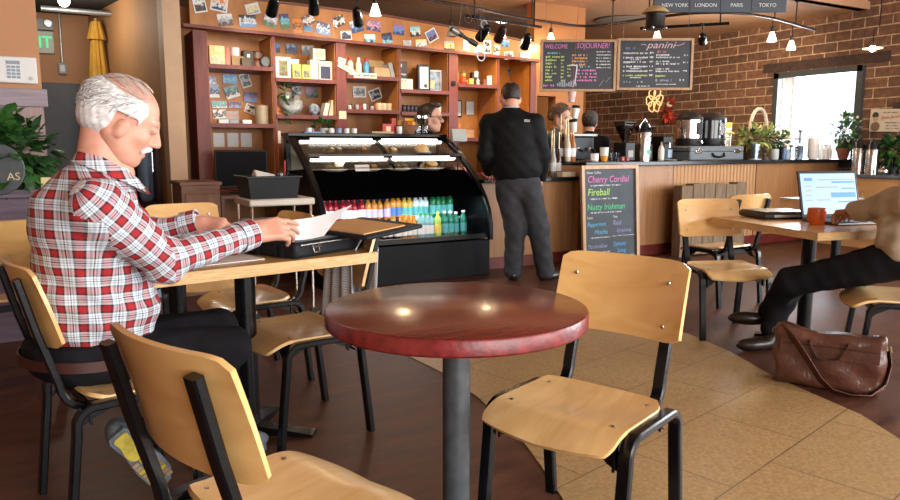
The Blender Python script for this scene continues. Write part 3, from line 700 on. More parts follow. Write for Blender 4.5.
        pts = [(0.0, -.030), (.02, -.040), (.10, -.036), (.19, -.050), (.26, -.046), (.30, -.02), (.305, 0), (.295, .025), (.26, .044), (.19, .046), (.10, .034), (.02, .038), (0.0, .028)]
        def slab(mb, sx, sy, x0, lo, hi):
            V = []; 
            for z in (lo, hi):
                for a, b in pts: V.append(tuple(o+M @ np.array((x0+(a*L_/.305)*sx, b*sy, z))-B))
            n = len(pts); mb.add(V, [tuple(range(n))[::-1], tuple(range(n, 2*n))]+[(i, (i+1) % n, n+(i+1) % n, n+i) for i in range(n)])
        mb = MB(); slab(mb, 1, 1, 0, -.004, .02); so = mb.build('sole', shoe_g, t, smooth=False)
        if lc:
            mb = MB(); slab(mb, .42, .66, .012, -.010, -.004); mb.build('heel_tread', tread, so, smooth=False)
            rg = random.Random(2)
            for i in range(7):
                for j in (-1, 0, 1):
                    c = o+M @ np.array((L_*(.50+.065*i), j*.028, -.007))-B; q = MB()
                    e = Matrix([list(r_) for r_ in M]).to_euler(); q.box(c, (.015, .021, .009), e); q.build('tread_lug', treadd if (i+j) % 3 else tread, so, smooth=False)
    shoe((-1.00, 2.40, .03), (-1.115, 2.29, .255), (-.35, .85, -.2), 'R', True)
    shoe((-.74, 2.75, .012), (-.98, 2.58, .012), (0, 0, 1), 'L', False)
man_in_plaid()
# ================================================================ COUNTERS, BAR AND DISPLAY CASE
darktop = mat('black_stone_top', (.008, .009, .011), .25, spec=.4, noise=.4, nscale=60)
redbase = mat('red_kick_board', (.14, .018, .013), .45, noise=.2)
def bead_mat():
    m = wood('bar_beadboard', (.40, .19, .07), (.53, .28, .115), .42, 3, (14, 14, .8)); nt = m.node_tree; n = nt.nodes
    tc = n.new('ShaderNodeTexCoord'); wv = n.new('ShaderNodeTexWave'); wv.wave_type = 'BANDS'; wv.bands_direction = 'X'; wv.inputs['Scale'].default_value = 5.2
    nt.links.new(tc.outputs['Object'], wv.inputs[0]); bp = n.new('ShaderNodeBump'); bp.inputs['Strength'].default_value = .8; bp.inputs['Distance'].default_value = .012
    nt.links.new(wv.outputs[1], bp.inputs['Height']); nt.links.new(bp.outputs[0], pbr(m).inputs['Normal']); return m
bead = bead_mat()
t = thing('service_counter', 'low oak counter with a black top where the man in black stands', 'counter', (4.325, 5.9, 0))
box((0, .33, .49), (1.17, .62, .74)).build('front_panel', barwood, t, smooth=False)
box((0, .30, .885), (1.18, .76, .04)).build('counter_top', darktop, t, bevel=.006)
box((0, .34, .06), (1.17, .60, .12)).build('kick_board', redbase, t, smooth=False)
t = thing('bar_counter', 'long oak bar with black top carrying the coffee machines', 'counter', (7.05, 5.82, 0))
box((-1.42, .33, .565), (1.36, .6, .89)).build('front_panel', barwood, t, smooth=False)
box((-.02, .33, .565), (1.42, .6, .89)).build('beadboard_panel', bead, t, smooth=False)
box((1.55, .33, .565), (1.68, .6, .89)).build('front_panel', barwood, t, smooth=False)
box((-2.115, .33, .53), (.03, .62, 1.0)).build('end_post', wood('pale_post', (.5, .28, .12), (.6, .36, .17)), t, smooth=False)
box((.23, .31, 1.035), (4.72, .80, .045)).build('counter_top', darktop, t, bevel=.006)
box((.2, .34, .06), (4.6, .58, .12)).build('kick_board', redbase, t, smooth=False)
t = thing('side_cabinet', 'wooden cabinet with a blue-grey top along the brick wall, right of the bar', 'cabinet', (9.05, 4.6, 0))
box((0, 0, .42), (.82, 2.0, .84)).build('body', wood('maple_cabinet', (.5, .27, .11), (.62, .36, .16), .4, 2, (1, 1, 1)), t, smooth=False)
box((-.01, 0, .865), (.88, 2.06, .04)).build('counter_top', mat('blue_grey_top', (.10, .13, .17), .25, noise=.2), t, bevel=.005)
for k in range(4):
    d = box((-.418, -.75+.5*k, .45), (.02, .46, .70)).build('door', wood('maple_door', (.52, .29, .12), (.64, .38, .17), .4, 2, (1, 1, 3)), t, smooth=False, bevel=.004)
    MB().tube([(-.43, -.75+.5*k+.15, .68), (-.46, -.75+.5*k+.15, .68), (-.46, -.75+.5*k+.15, .56), (-.43, -.75+.5*k+.15, .56)], .006).build('handle', steel, d)

# display case: x 2.15..3.61, front y 5.72, back 6.75
CX0, CX1 = 2.08, 3.72
t = thing('display_case', 'black pastry and drinks case with curved glass, bottles in its open front', 'display case', (2.90, 5.66, 0))
hw = (CX1-CX0)/2
blk = mat('case_black', (.004, .0045, .006), .28, spec=.3, noise=.3, nscale=10)
box((0, .54, .17), (2*hw+.02, 1.0, .34)).build('base', mat('case_base', (.0035, .004, .006), .5, noise=.3, spec=.2), t, bevel=.004)
prof = [(0.02, .34), (.022, .48), (.06, .62), (.125, .73), (.25, .87), (.43, 1.02), (.64, 1.17), (.83, 1.27), (1.0, 1.315), (1.04, 1.315)]
def end(x, th):
    outer = prof; mb = MB(); poly = outer+[(1.04, .36)]
    return poly
# left end is a solid black panel up to the glass, right end a curved rib
lp = [(0.02, .34)]+prof[1:6]+[(1.04, .985), (1.04, .36)]
MB().prism(lp, 0, -hw-.012, -hw+.012).build('end_panel', blk, t, smooth=False)
MB().prism([(.02, .36), (.03, .48), (.06, .62), (.125, .73), (.25, .87), (1.0, .87), (1.0, .36)], 0, hw-.012, hw+.012).build('end_panel', blk, t, smooth=False)
for s in (-1, 1):
    MB().tube([(s*hw, y, z) for y, z in prof], 0, flat=(.055 if s < 0 else .045, .05, (1, 0, 0))).build('end_rib', blk, t)
MB().tube([(.02, y, z) for y, z in prof[5:]], 0, flat=(.018, .03, (1, 0, 0))).build('centre_rib', blk, t)
MB().box((-hw, 1.0, 1.15), (.04, .08, .33)).build('rear_post', blk, t, smooth=False)
MB().box((hw, 1.0, 1.15), (.04, .08, .33)).build('rear_post', blk, t, smooth=False)
MB().box((0, .99, 1.325), (2*hw+.05, .22, .03)).build('top_board', blk, t, bevel=.004)
gl = MB(); gl.sheet(lambda u, v: (-hw+.03+(2*hw-.06)*u, *[(lambda q: q)(np.interp(v*(len(prof)-6), range(len(prof)-5), [p[k] for p in prof[5:]])) for k in (0, 1)]), 2, 12, .006)
gl.build('curved_glass', glassm, t)
# middle band (fascia and deck) and open drinks well
MB().prism([(.125, .765), (.15, .80), (.29, .875), (.45, .985), (1.02, .985), (1.02, .93), (.42, .93), (.2, .80), (.17, .755)], 0, -hw+.02, hw-.02).build('fascia', mat('fascia_black', (.0015, .0015, .002), .8, spec=.0, noise=.2), t, smooth=False)
MB().prism([(.02, .36), (.03, .40), (.08, .40), (.08, .37), (1.0, .37), (1.0, .36)], 0, -hw+.02, hw-.02).build('well_floor', blk, t, smooth=False)
MB().box((0, .80, .65), (2*hw-.04, .03, .56)).build('well_back', mat('case_inner', (.06, .065, .07), .4, noise=.2), t, smooth=False)
MB().box((0, .62, .52), (2*hw-.06, .36, .015)).build('bottle_step', mat('wire_white', (.5, .52, .54), .4, noise=.1), t, smooth=False)
MB().box((0, .045, .415), (2*hw-.04, .012, .04)).build('front_lip', glassm, t, smooth=False)
lamp_w = mat('case_tube', (1, 1, 1), .5, emit=(1, .94, .82), estr=5)
lamp_c = mat('case_tube_cool', (1, 1, 1), .5, emit=(.92, .97, 1), estr=12)
def tube_light(par, loc, L, m, name='lamp_tube'): return MB().tube([(loc[0]-L/2, loc[1], loc[2]), (loc[0]+L/2, loc[1], loc[2])], .006).build(name, m, par)
tube_light(t, (0, .155, .775), 2*hw-.1, lamp_c)
innerm = mat('case_liner', (.30, .27, .22), .5, noise=.08)
MB().box((0, 1.02, 1.15), (2*hw-.08, .012, .32)).build('rear_liner', innerm, t, smooth=False)
sh = MB().box((0, .74, 1.135), (2*hw-.06, .50, .012)).build('glass_shelf', glassm, t, smooth=False)
MB().box((0, .485, 1.135), (2*hw-.06, .018, .022)).build('shelf_rail', blk, t, smooth=False)
tube_light(t, (-.35, .80, 1.285), .62, lamp_w); tube_light(t, (.37, .80, 1.285), .62, lamp_w)
tube_light(t, (-.35, .55, 1.12), .62, lamp_w); tube_light(t, (.37, .55, 1.12), .62, lamp_w)
for x in (-.72, .37, -.1):
    pass
def point(name, loc, power, col, r=.03):
    l = bpy.data.lights.new(name, 'POINT'); l.energy = power; l.color = col; l.shadow_soft_size = r
    o = bpy.data.objects.new(name, l); o.location = loc; COL.objects.link(o); return o
def strip(name, loc, L, power, col):
    o = area(name, loc, (0, 0, 0), L, .03, power, col); return o
strip('case_light', (2.90, 5.86, .745), 1.4, 9, (.95, .98, 1)); strip('case_light', (2.90, 6.50, 1.27), 1.5, 2, (1, .93, .8)); strip('case_light', (2.90, 6.22, 1.105), 1.5, 1.6, (1, .93, .8))

# pastries
plate_m = mat('white_china', (.82, .80, .76), .25, noise=.03)
crust = mat('golden_crust', (.68, .38, .12), .6, col2=(.84, .60, .28), nscale=30, bump=.2, bscale=40); crust2 = mat('brown_crust', (.48, .22, .07), .6, col2=(.66, .38, .14), nscale=25, bump=.2, bscale=40); icing = mat('pale_icing', (.75, .66, .42), .5, noise=.1, nscale=20)
def pastry(x, y, z, r, label, m, n, group):
    pl = thing('cake_plate', label, 'plate of pastry', (x, y, z), 0, group)
    MB().lathe([(.0, .0), (r*.6, .0), (r, .018), (r*.98, .022), (r*.6, .008), (0, .008)], 24, cap=False).build('plate', plate_m, pl)
    if n == 1:
        MB().lathe([(0, .008), (r*.72, .010), (r*.78, .03), (r*.66, .065), (r*.4, .088), (0, .095)], 20, cap=False).build('cake', m, pl)
    else:
        for k in range(n):
            a = 2*PI*k/n+.3; q = (r*.5*math.cos(a), r*.5*math.sin(a), .035)
            MB().ball(q, (r*.34, r*.30, .030), 12, 8).build('pastry', m, pl)
pastry(3.34, 6.35, 1.142, .10, 'round golden cake on a white plate, right end of the upper case shelf', crust, 1, None)
pastry(3.02, 6.40, 1.142, .11, 'golden domed buns on the upper case shelf beside the centre rib', crust, 4, None)
pastry(2.72, 6.42, 1.142, .11, 'brown rolls on the upper case shelf left of the centre rib', crust2, 4, None)
pastry(2.45, 6.42, 1.142, .12, 'iced pastries toward the left end of the upper case shelf', icing, 5, None)
pastry(3.35, 6.20, .987, .13, 'flat golden tart on the lower case deck at the right end', crust, 1, None)
pastry(3.02, 6.20, .987, .12, 'pale iced pastries on the lower case deck right of the centre rib', icing, 5, None)
pastry(2.70, 6.20, .987, .13, 'golden croissants on the lower case deck left of the centre rib', crust, 5, None)
pastry(2.38, 6.22, .987, .12, 'pale pastries on the lower case deck at the left end', icing, 4, None)
tag(box((2.60, 6.10, 1.02), (.14, .004, .06), (R(-25), 0, 0)).build('price_card', white, smooth=False), 'white price card leaning on the lower case deck', 'card')

# bottles in the drinks well, each its own thing
def bm_(name, col, tr=.0, rough=.12): return mat('liquid_'+name, col, rough, noise=.08, trans=tr)
def bottle(x, y, z, h, r, liquid, cap, lab, labcol, label, group, neck=.44):
    b = thing('drink_bottle', label, 'bottle', (x, y, z), 0, group)
    MB().lathe([(r*.9, 0), (r, .01), (r, h*.64), (r*.94, h*.72), (r*neck, h*.86), (r*neck, h*.93)], 12).build('body', liquid, b)
    MB().lathe([(r*neck*1.15, h*.92), (r*neck*1.15, h)], 10).build('cap', cap, b)
    if lab: MB().lathe([(r*1.012, h*.16), (r*1.012, h*.52)], 12, cap=False).build('label_band', labcol, b)
    return b
red = mat('cap_red', (.55, .02, .03), .4, noise=.1); wcap = mat('cap_white', (.8, .8, .8), .4, noise=.05); gcap = mat('cap_green', (.03, .35, .10), .4, noise=.1); ocap = mat('cap_orange', (.75, .22, .02), .4, noise=.1); bcap = mat('cap_black', (.02, .02, .02), .4, noise=.1); blcap = mat('cap_blue', (.04, .09, .42), .4, noise=.1); ycap = mat('cap_yellow', (.8, .55, .05), .4, noise=.1)
ruby = bm_('ruby', (.30, .012, .03)); pink = bm_('pink', (.72, .18, .25)); amber = bm_('amber', (.52, .22, .04)); orange = bm_('orange', (.66, .30, .04)); purple = bm_('purple', (.22, .06, .24)); clear = bm_('clear', (.62, .78, .85)); aqua = bm_('aqua', (.22, .48, .52)); green = bm_('green', (.015, .18, .07)); teal = bm_('teal', (.015, .20, .14)); gold = bm_('gold', (.62, .44, .08)); cola = bm_('cola', (.06, .02, .012)); lime = bm_('lime', (.45, .65, .12))
lw = mat('label_white', (.84, .86, .86), .5, noise=.06); lb_ = mat('label_lilac', (.60, .52, .78), .5, noise=.15); ly = mat('label_yellow', (.85, .66, .12), .5, noise=.15); lt = mat('label_teal', (.10, .45, .48), .5, noise=.2); lr = mat('label_red', (.6, .05, .06), .5, noise=.2); lbl = mat('label_blue', (.08, .2, .55), .5, noise=.2)
BT = []
def run(kind, x0, x1, n, y, z, h, r, label):
    y -= .05; r *= 1.2
    for k in range(n): bottle(x0+(x1-x0)*k/max(1, n-1), y+.012*((k*7) % 3-1), z, h*(1, .94, .98)[(k*5) % 3], r, *kind, label, label.replace('bottle', 'bottles'))
run((ruby, red, 1, lw), 2.235, 2.60, 7, 6.20, .528, .215, .029, 'red-capped ruby juice bottle with white label, upper left of the drinks well')
run((ruby, bcap, 1, lr), 2.225, 2.56, 6, 5.93, .372, .20, .029, 'dark red juice bottle in the front row at the left of the drinks well')
run((amber, bcap, 1, lb_), 2.665, 2.86, 4, 6.20, .528, .215, .028, 'amber tea bottle with lilac label and black cap, back row of the drinks well')
run((cola, bcap, 1, lw), 2.63, 2.84, 4, 5.94, .372, .21, .028, 'dark tea bottle with white label in the front row of the drinks well')
run((orange, blcap, 1, lbl), 2.92, 2.98, 2, 6.20, .528, .235, .029, 'blue-capped orange drink bottle in the back row of the drinks well')
run((gold, ycap, 1, lt), 3.04, 3.10, 2, 6.20, .528, .22, .029, 'yellow-capped golden bottle with a teal label, back row of the drinks well')
run((amber, ocap, 1, lw), 2.90, 3.02, 3, 5.94, .372, .225, .027, 'orange-capped amber bottle with white label, front row of the drinks well')
run((clear, wcap, 1, lt), 3.16, 3.28, 3, 6.20, .528, .23, .028, 'clear water bottle with white cap, back row of the drinks well')
run((aqua, gcap, 1, lw), 3.08, 3.20, 3, 5.94, .372, .235, .027, 'pale aqua bottle with a green cap, front row of the drinks well')
run((lime, ycap, 1, ly), 3.26, 3.26, 1, 5.94, .372, .235, .028, 'yellow-green bottle with yellow label, front row of the drinks well')
run((green, gcap, 1, lt), 3.35, 3.54, 4, 6.20, .528, .24, .029, 'green glass bottle in the back row at the right of the drinks well')
run((teal, wcap, 1, lt), 3.33, 3.54, 4, 5.94, .372, .24, .028, 'deep teal glass bottle in the front row at the right of the drinks well')
FASCIA = [
    ((1.505, 2.564, 0.121, 0.14), -12, ((0.82, 0.82, 0.8), (0.12, 0.06, 0.03), (0.02, 0.02, 0.025)), 1, 'sepia photo with white border, leftmost card on the shelf fascia'),
    ((1.689, 2.591, 0.163, 0.142), 8, ((0.75, 0.25, 0.05), (0.82, 0.82, 0.8), (0.03, 0.05, 0.16)), 1, 'white card with four small pictures, second from left on the fascia top'),
    ((2.014, 2.574, 0.14, 0.106), -16, ((0.82, 0.82, 0.8), (0.85, 0.7, 0.25), (0.3, 0.42, 0.55)), 1, 'white card with a yellow sun, high on the fascia'),
    ((1.74, 2.445, 0.145, 0.114), -8, ((0.82, 0.82, 0.8), (0.4, 0.42, 0.44), (0.12, 0.06, 0.03)), 0, 'pale snowy mountain postcard low on the fascia, leftmost of its row'),
    ((1.96, 2.454, 0.169, 0.116), -5, ((0.02, 0.02, 0.025), (0.82, 0.82, 0.8), (0.1, 0.28, 0.6)), 0, 'postcard of a white street scene with blue, below the sun card'),
    ((2.187, 2.468, 0.133, 0.108), 14, ((0.82, 0.82, 0.8), (0.4, 0.42, 0.44), (0.12, 0.2, 0.08)), 0, 'tilted grey castle postcard right of the street scene card'),
    ((2.337, 2.481, 0.095, 0.149), -9, ((0.03, 0.05, 0.16), (0.2, 0.55, 0.65), (0.12, 0.2, 0.08)), 0, 'narrow upright seaside postcard left of the orange card'),
    ((2.468, 2.447, 0.096, 0.14), -4, ((0.75, 0.25, 0.05), (0.12, 0.06, 0.03), (0.75, 0.25, 0.05)), 0, 'orange card with dark figures on the fascia'),
    ((2.588, 2.517, 0.13, 0.1), -28, ((0.12, 0.06, 0.03), (0.82, 0.82, 0.8), (0.12, 0.06, 0.03)), 0, 'strongly tilted dark mountain card above a tiny blue one'),
    ((2.585, 2.431, 0.087, 0.061), -4, ((0.3, 0.42, 0.55), (0.1, 0.28, 0.6), (0.15, 0.38, 0.38)), 0, 'tiny blue landscape card right of the orange card'),
    ((2.749, 2.444, 0.155, 0.123), 9, ((0.03, 0.05, 0.16), (0.82, 0.82, 0.8), (0.1, 0.28, 0.6)), 0, 'blue and white collage card between tiny blue card and mountain card'),
    ((2.924, 2.53, 0.147, 0.103), -28, ((0.02, 0.02, 0.025), (0.82, 0.82, 0.8), (0.02, 0.02, 0.025)), 0, 'tilted black and white peaks postcard high on the fascia'),
    ((3.006, 2.392, 0.126, 0.093), -6, ((0.82, 0.82, 0.8), (0.03, 0.05, 0.16), (0.02, 0.02, 0.025)), 1, 'white bordered dark group photo low on the fascia'),
    ((3.129, 2.496, 0.14, 0.125), -18, ((0.82, 0.82, 0.8), (0.1, 0.28, 0.6), (0.03, 0.05, 0.16)), 0, 'tilted blue harbour postcard above right of the group photo'),
    ((3.328, 2.517, 0.166, 0.106), 4, ((0.28, 0.16, 0.36), (0.7, 0.35, 0.4), (0.03, 0.05, 0.16)), 0, 'purple sunset postcard beneath the first lit pendant'),
    ((3.279, 2.376, 0.13, 0.095), -3, ((0.82, 0.82, 0.8), (0.2, 0.55, 0.65), (0.02, 0.02, 0.025)), 0, 'pale card with a black right edge below the purple sunset card'),
    ((3.488, 2.402, 0.121, 0.107), -12, ((0.02, 0.02, 0.025), (0.03, 0.05, 0.16), (0.2, 0.55, 0.65)), 0, 'small dark postcard with a blue patch, right of the black-edged card'),
    ((3.63, 2.498, 0.135, 0.107), 2, ((0.28, 0.16, 0.36), (0.1, 0.28, 0.6), (0.03, 0.05, 0.16)), 0, 'violet blue night postcard on the fascia'),
    ((3.836, 2.498, 0.127, 0.109), -10, ((0.2, 0.55, 0.65), (0.82, 0.82, 0.8), (0.02, 0.02, 0.025)), 0, 'bright turquoise sea postcard right of the violet one'),
    ((4.047, 2.471, 0.143, 0.133), -30, ((0.1, 0.28, 0.6), (0.28, 0.16, 0.36), (0.02, 0.02, 0.025)), 1, 'white bordered blue city postcard tilted far over'),
    ((3.734, 2.36, 0.101, 0.065), -2, ((0.82, 0.82, 0.8), (0.4, 0.42, 0.44), (0.4, 0.42, 0.44)), 0, 'pale grey card low on the fascia under the violet postcard'),
    ((3.912, 2.378, 0.14, 0.077), -6, ((0.85, 0.7, 0.25), (0.82, 0.82, 0.8), (0.4, 0.42, 0.44)), 0, 'glary pale yellow card low on the fascia, under the turquoise one'),
    ((4.277, 2.37, 0.134, 0.112), -5, ((0.4, 0.42, 0.44), (0.85, 0.7, 0.25), (0.02, 0.02, 0.025)), 0, 'grey and yellow collage card above the wide post'),
    ((4.508, 2.409, 0.096, 0.148), 2, ((0.15, 0.38, 0.38), (0.4, 0.42, 0.44), (0.15, 0.38, 0.38)), 0, 'narrow teal card behind the hanging ring'),
    ((4.674, 2.351, 0.126, 0.092), -8, ((0.82, 0.82, 0.8), (0.1, 0.28, 0.6), (0.82, 0.82, 0.8)), 0, 'pale blue lake card right of the narrow teal card'),
    ((4.801, 2.394, 0.1, 0.15), -4, ((0.02, 0.02, 0.025), (0.82, 0.82, 0.8), (0.02, 0.02, 0.025)), 1, 'upright black portrait card with white border'),
    ((4.937, 2.368, 0.086, 0.117), 10, ((0.4, 0.42, 0.44), (0.02, 0.02, 0.025), (0.82, 0.82, 0.8)), 0, 'small dark card right of the upright portrait card'),
    ((5.059, 2.453, 0.117, 0.082), 0, ((0.3, 0.42, 0.55), (0.1, 0.28, 0.6), (0.03, 0.05, 0.16)), 0, 'blue card directly under the pendant lamp near the board'),
    ((5.113, 2.315, 0.132, 0.094), -8, ((0.82, 0.82, 0.8), (0.02, 0.02, 0.025), (0.4, 0.42, 0.44)), 1, 'white bordered black and white photo low at the right of the fascia'),
    ((5.359, 2.312, 0.151, 0.108), -2, ((0.1, 0.28, 0.6), (0.82, 0.82, 0.8), (0.02, 0.02, 0.025)), 0, 'blue grey card at the far right end of the fascia'),
]
BAYCARDS = [
    ((1.692, 1.903, 0.071, 0.082), -10, ((0.28, 0.16, 0.36), (0.3, 0.42, 0.55), (0.82, 0.82, 0.8)), 0, 'lavender card at the left of the first bay back'),
    ((1.872, 1.921, 0.145, 0.093), 1, ((0.1, 0.28, 0.6), (0.2, 0.55, 0.65), (0.1, 0.28, 0.6)), 0, 'vivid blue postcard in the first bay'),
    ((2.034, 1.913, 0.106, 0.146), -18, ((0.02, 0.02, 0.025), (0.4, 0.42, 0.44), (0.02, 0.02, 0.025)), 1, 'tilted dark photo with white border in the first bay'),
    ((1.707, 1.791, 0.102, 0.134), -2, ((0.3, 0.42, 0.55), (0.03, 0.05, 0.16), (0.82, 0.82, 0.8)), 0, 'blue city postcard at the left of the first bay'),
    ((1.887, 1.788, 0.147, 0.125), -18, ((0.15, 0.38, 0.38), (0.02, 0.02, 0.025), (0.82, 0.82, 0.8)), 0, 'tilted teal postcard with a dark figure in the first bay'),
    ((2.081, 1.742, 0.14, 0.105), 4, ((0.03, 0.05, 0.16), (0.28, 0.16, 0.36), (0.1, 0.28, 0.6)), 0, 'navy night postcard right in the first bay'),
    ((1.752, 1.654, 0.155, 0.073), -2, ((0.3, 0.42, 0.55), (0.15, 0.38, 0.38), (0.82, 0.82, 0.8)), 0, 'wide pale teal card low in the first bay'),
    ((1.913, 1.653, 0.126, 0.063), 0, ((0.03, 0.05, 0.16), (0.28, 0.16, 0.36), (0.3, 0.42, 0.55)), 0, 'narrow violet card low in the first bay'),
    ((2.076, 1.616, 0.118, 0.095), 20, ((0.02, 0.02, 0.025), (0.82, 0.82, 0.8), (0.02, 0.02, 0.025)), 1, 'black and white castle photo beside the tan canister'),
    ((1.748, 1.555, 0.134, 0.093), -3, ((0.82, 0.82, 0.8), (0.02, 0.02, 0.025), (0.82, 0.82, 0.8)), 0, 'white card with two dark squares, bottom left of the first bay'),
    ((1.882, 1.543, 0.137, 0.094), -2, ((0.4, 0.42, 0.44), (0.75, 0.25, 0.05), (0.4, 0.42, 0.44)), 0, 'grey card with an orange block low in the first bay'),
    ((2.393, 2.274, 0.056, 0.095), 0, ((0.1, 0.28, 0.6), (0.03, 0.05, 0.16), (0.02, 0.02, 0.025)), 0, 'blue card at the left edge of the second bay'),
    ((2.549, 2.274, 0.124, 0.107), 0, ((0.3, 0.42, 0.55), (0.03, 0.05, 0.16), (0.02, 0.02, 0.025)), 0, 'dark blue mountain postcard at the top of the second bay'),
    ((2.736, 2.275, 0.138, 0.097), -3, ((0.82, 0.82, 0.8), (0.4, 0.42, 0.44), (0.3, 0.42, 0.55)), 0, 'pale grey postcard at the top of the second bay'),
    ((2.769, 1.81, 0.139, 0.11), -8, ((0.28, 0.16, 0.36), (0.12, 0.2, 0.08), (0.02, 0.02, 0.025)), 0, 'purple sky landscape card in the lower second bay'),
    ((2.597, 1.836, 0.103, 0.098), -6, ((0.4, 0.42, 0.44), (0.02, 0.02, 0.025), (0.4, 0.42, 0.44)), 0, 'dark grey photo beside the foliage in the second bay'),
    ((3.342, 1.843, 0.162, 0.125), -2, ((0.4, 0.42, 0.44), (0.02, 0.02, 0.025), (0.4, 0.42, 0.44)), 1, 'white bordered photo grid in the third bay'),
    ((3.544, 1.822, 0.153, 0.127), -22, ((0.02, 0.02, 0.025), (0.4, 0.42, 0.44), (0.02, 0.02, 0.025)), 1, 'tilted black chalk card with white border in the third bay'),
    ((5.498, 2.172, 0.126, 0.127), -28, ((0.03, 0.05, 0.16), (0.1, 0.28, 0.6), (0.03, 0.05, 0.16)), 0, 'tilted blue postcard in the rightmost bay above the head in black'),
]
NOTICES = [
    ((1.731, 1.284, 0.114, 0.147), 'white notice, leftmost of the row above the monitor'),
    ((1.877, 1.285, 0.116, 0.148), 'white notice in the middle of the row above the monitor'),
    ((2.02, 1.286, 0.118, 0.149), 'white notice at the right of the row above the monitor'),
]
# ================================================================ SHELF WALL
Y0, Y1 = 7.45, 7.895
t = thing('shelving_unit', 'red-stained open shelving wall behind the display case, postcards across its top board', 'shelves', (3.48, Y0, 0))
ox = 3.48
def L(x): return x-ox
for x0, x1 in ((1.432, 1.564), (2.893, 3.008), (4.288, 4.41), (5.464, 5.55)):
    box((L((x0+x1)/2), (Y1-Y0)/2, 1.165), (x1-x0, Y1-Y0, 2.33)).build('post', shelfred, t, smooth=False)
for x in (2.22, 3.654, 4.987):
    box((L(x), (Y1-Y0)/2+.005, 1.165), (.03, Y1-Y0-.01, 2.33)).build('divider', shelfred, t, smooth=False)
MB().prism([(L(1.41), 2.35), (L(5.565), 2.27), (L(5.565), 2.475), (L(4.6), 2.565), (L(3.4), 2.635), (L(1.41), 2.68)], 1, -.02, .03).build('top_board', shelfpan, t, smooth=False)
MB().tube([(L(1.40), -.005, 2.685), (L(3.4), -.005, 2.642), (L(4.6), -.005, 2.572), (L(5.575), -.005, 2.482)], 0, flat=(.026, .06, (0, 0, 1))).build('crown_strip', wood('dark_strip', (.10, .03, .015), (.16, .05, .025)), t, smooth=False)
box((L(3.46), -.01, 2.320), (4.24, .08, .03), (0, R(1.15), 0)).build('rail_strip', shelfred, t, smooth=False)
bays = {1: (1.564, 2.205, (2.02, 1.445, .78)), 2: (2.235, 2.893, (1.92, 1.545, .78)), 3: (3.008, 3.639, (1.985, 1.62, 1.25)), 4: (3.669, 4.288, (1.86, 1.61, 1.2)), 5: (4.41, 4.972, (1.955, 1.32, .9)), 6: (5.002, 5.464, (1.42, 1.05))}
for b_, (x0, x1, zs) in bays.items():
    for z in zs:
        box((L((x0+x1)/2), (Y1-Y0)/2-.004, z-.02), (x1-x0+.008, Y1-Y0+.008, .04)).build('shelf', shelfred, t, smooth=False)
    for x, s in ((x0, 1), (x1, -1)):
        box((L(x+s*.004), .235, 1.16), (.008, .42, 2.3)).build('side_panel', shelfpan, t, smooth=False)

def photo(cols):
    key = 'photo_'+'_'.join('%d' % round(100*v) for c in cols for v in c)
    if key in MATS: return MATS[key]
    m = mat(key, cols[0], .35); nt = m.node_tree; n = nt.nodes
    tc = n.new('ShaderNodeTexCoord'); sp = n.new('ShaderNodeSeparateXYZ'); nt.links.new(tc.outputs['Object'], sp.inputs[0])
    no = n.new('ShaderNodeTexNoise'); no.inputs['Scale'].default_value = 28; no.inputs['Detail'].default_value = 4; no.noise_dimensions = '4D'; no.inputs['W'].default_value = (hash(key) % 97) if False else sum(ord(ch) for ch in key) % 97
    nt.links.new(tc.outputs['Object'], no.inputs[0])
    ad = n.new('ShaderNodeMath'); ad.operation = 'MULTIPLY_ADD'; ad.inputs[1].default_value = 6.5; ad.inputs[2].default_value = 0; nt.links.new(sp.outputs[2], ad.inputs[0])
    a2 = n.new('ShaderNodeMath'); a2.operation = 'MULTIPLY_ADD'; a2.inputs[1].default_value = 1.7; a2.inputs[2].default_value = -.35; nt.links.new(no.outputs[0], a2.inputs[0])
    a3 = n.new('ShaderNodeMath'); nt.links.new(ad.outputs[0], a3.inputs[0]); nt.links.new(a2.outputs[0], a3.inputs[1])
    rp = n.new('ShaderNodeValToRGB'); e = rp.color_ramp.elements; e[0].position = .25; e[0].color = (*cols[2], 1); e[1].position = .78; e[1].color = (*cols[0], 1); q = e.new(.46); q.color = (*cols[1], 1); rp.color_ramp.interpolation = 'EASE'
    nt.links.new(a3.outputs[0], rp.inputs[0]); nt.links.new(rp.outputs[0], pbr(m).inputs['Base Color']); return m
def postcard(x, y, z, w_, h_, rot, cols, border, label):
    t = thing('postcard', label, 'postcard', (x, y, z), 0, None); t.rotation_euler = (0, R(rot), 0)
    if border:
        box((0, 0, 0), (w_, .002, h_)).build('card', white, t, smooth=False)
        box((0, -.0015, 0), (w_*.82, .002, h_*.80)).build('picture', photo(cols), t, smooth=False)
    else:
        box((0, 0, 0), (w_, .002, h_)).build('card', photo(cols), t, smooth=False)
    return t
for (x, z, w_, h_), rot, cols, bd, lab in FASCIA: postcard(x, Y0-.024-.0015*(int(x*50) % 3), z, w_, h_, -rot if False else rot*-1*-1, cols, bd, lab)
for (x, z, w_, h_), rot, cols, bd, lab in BAYCARDS: postcard(x, Y1-.006-.0015*(int(x*50) % 3), z, w_, h_, rot, cols, bd, lab)
for (x, z, w_, h_), lab in NOTICES:
    tag(box((0, 0, 0), (w_, .002, h_)).build('notice', white, smooth=False, loc=(x, Y1-.004, z)), lab, 'notice')
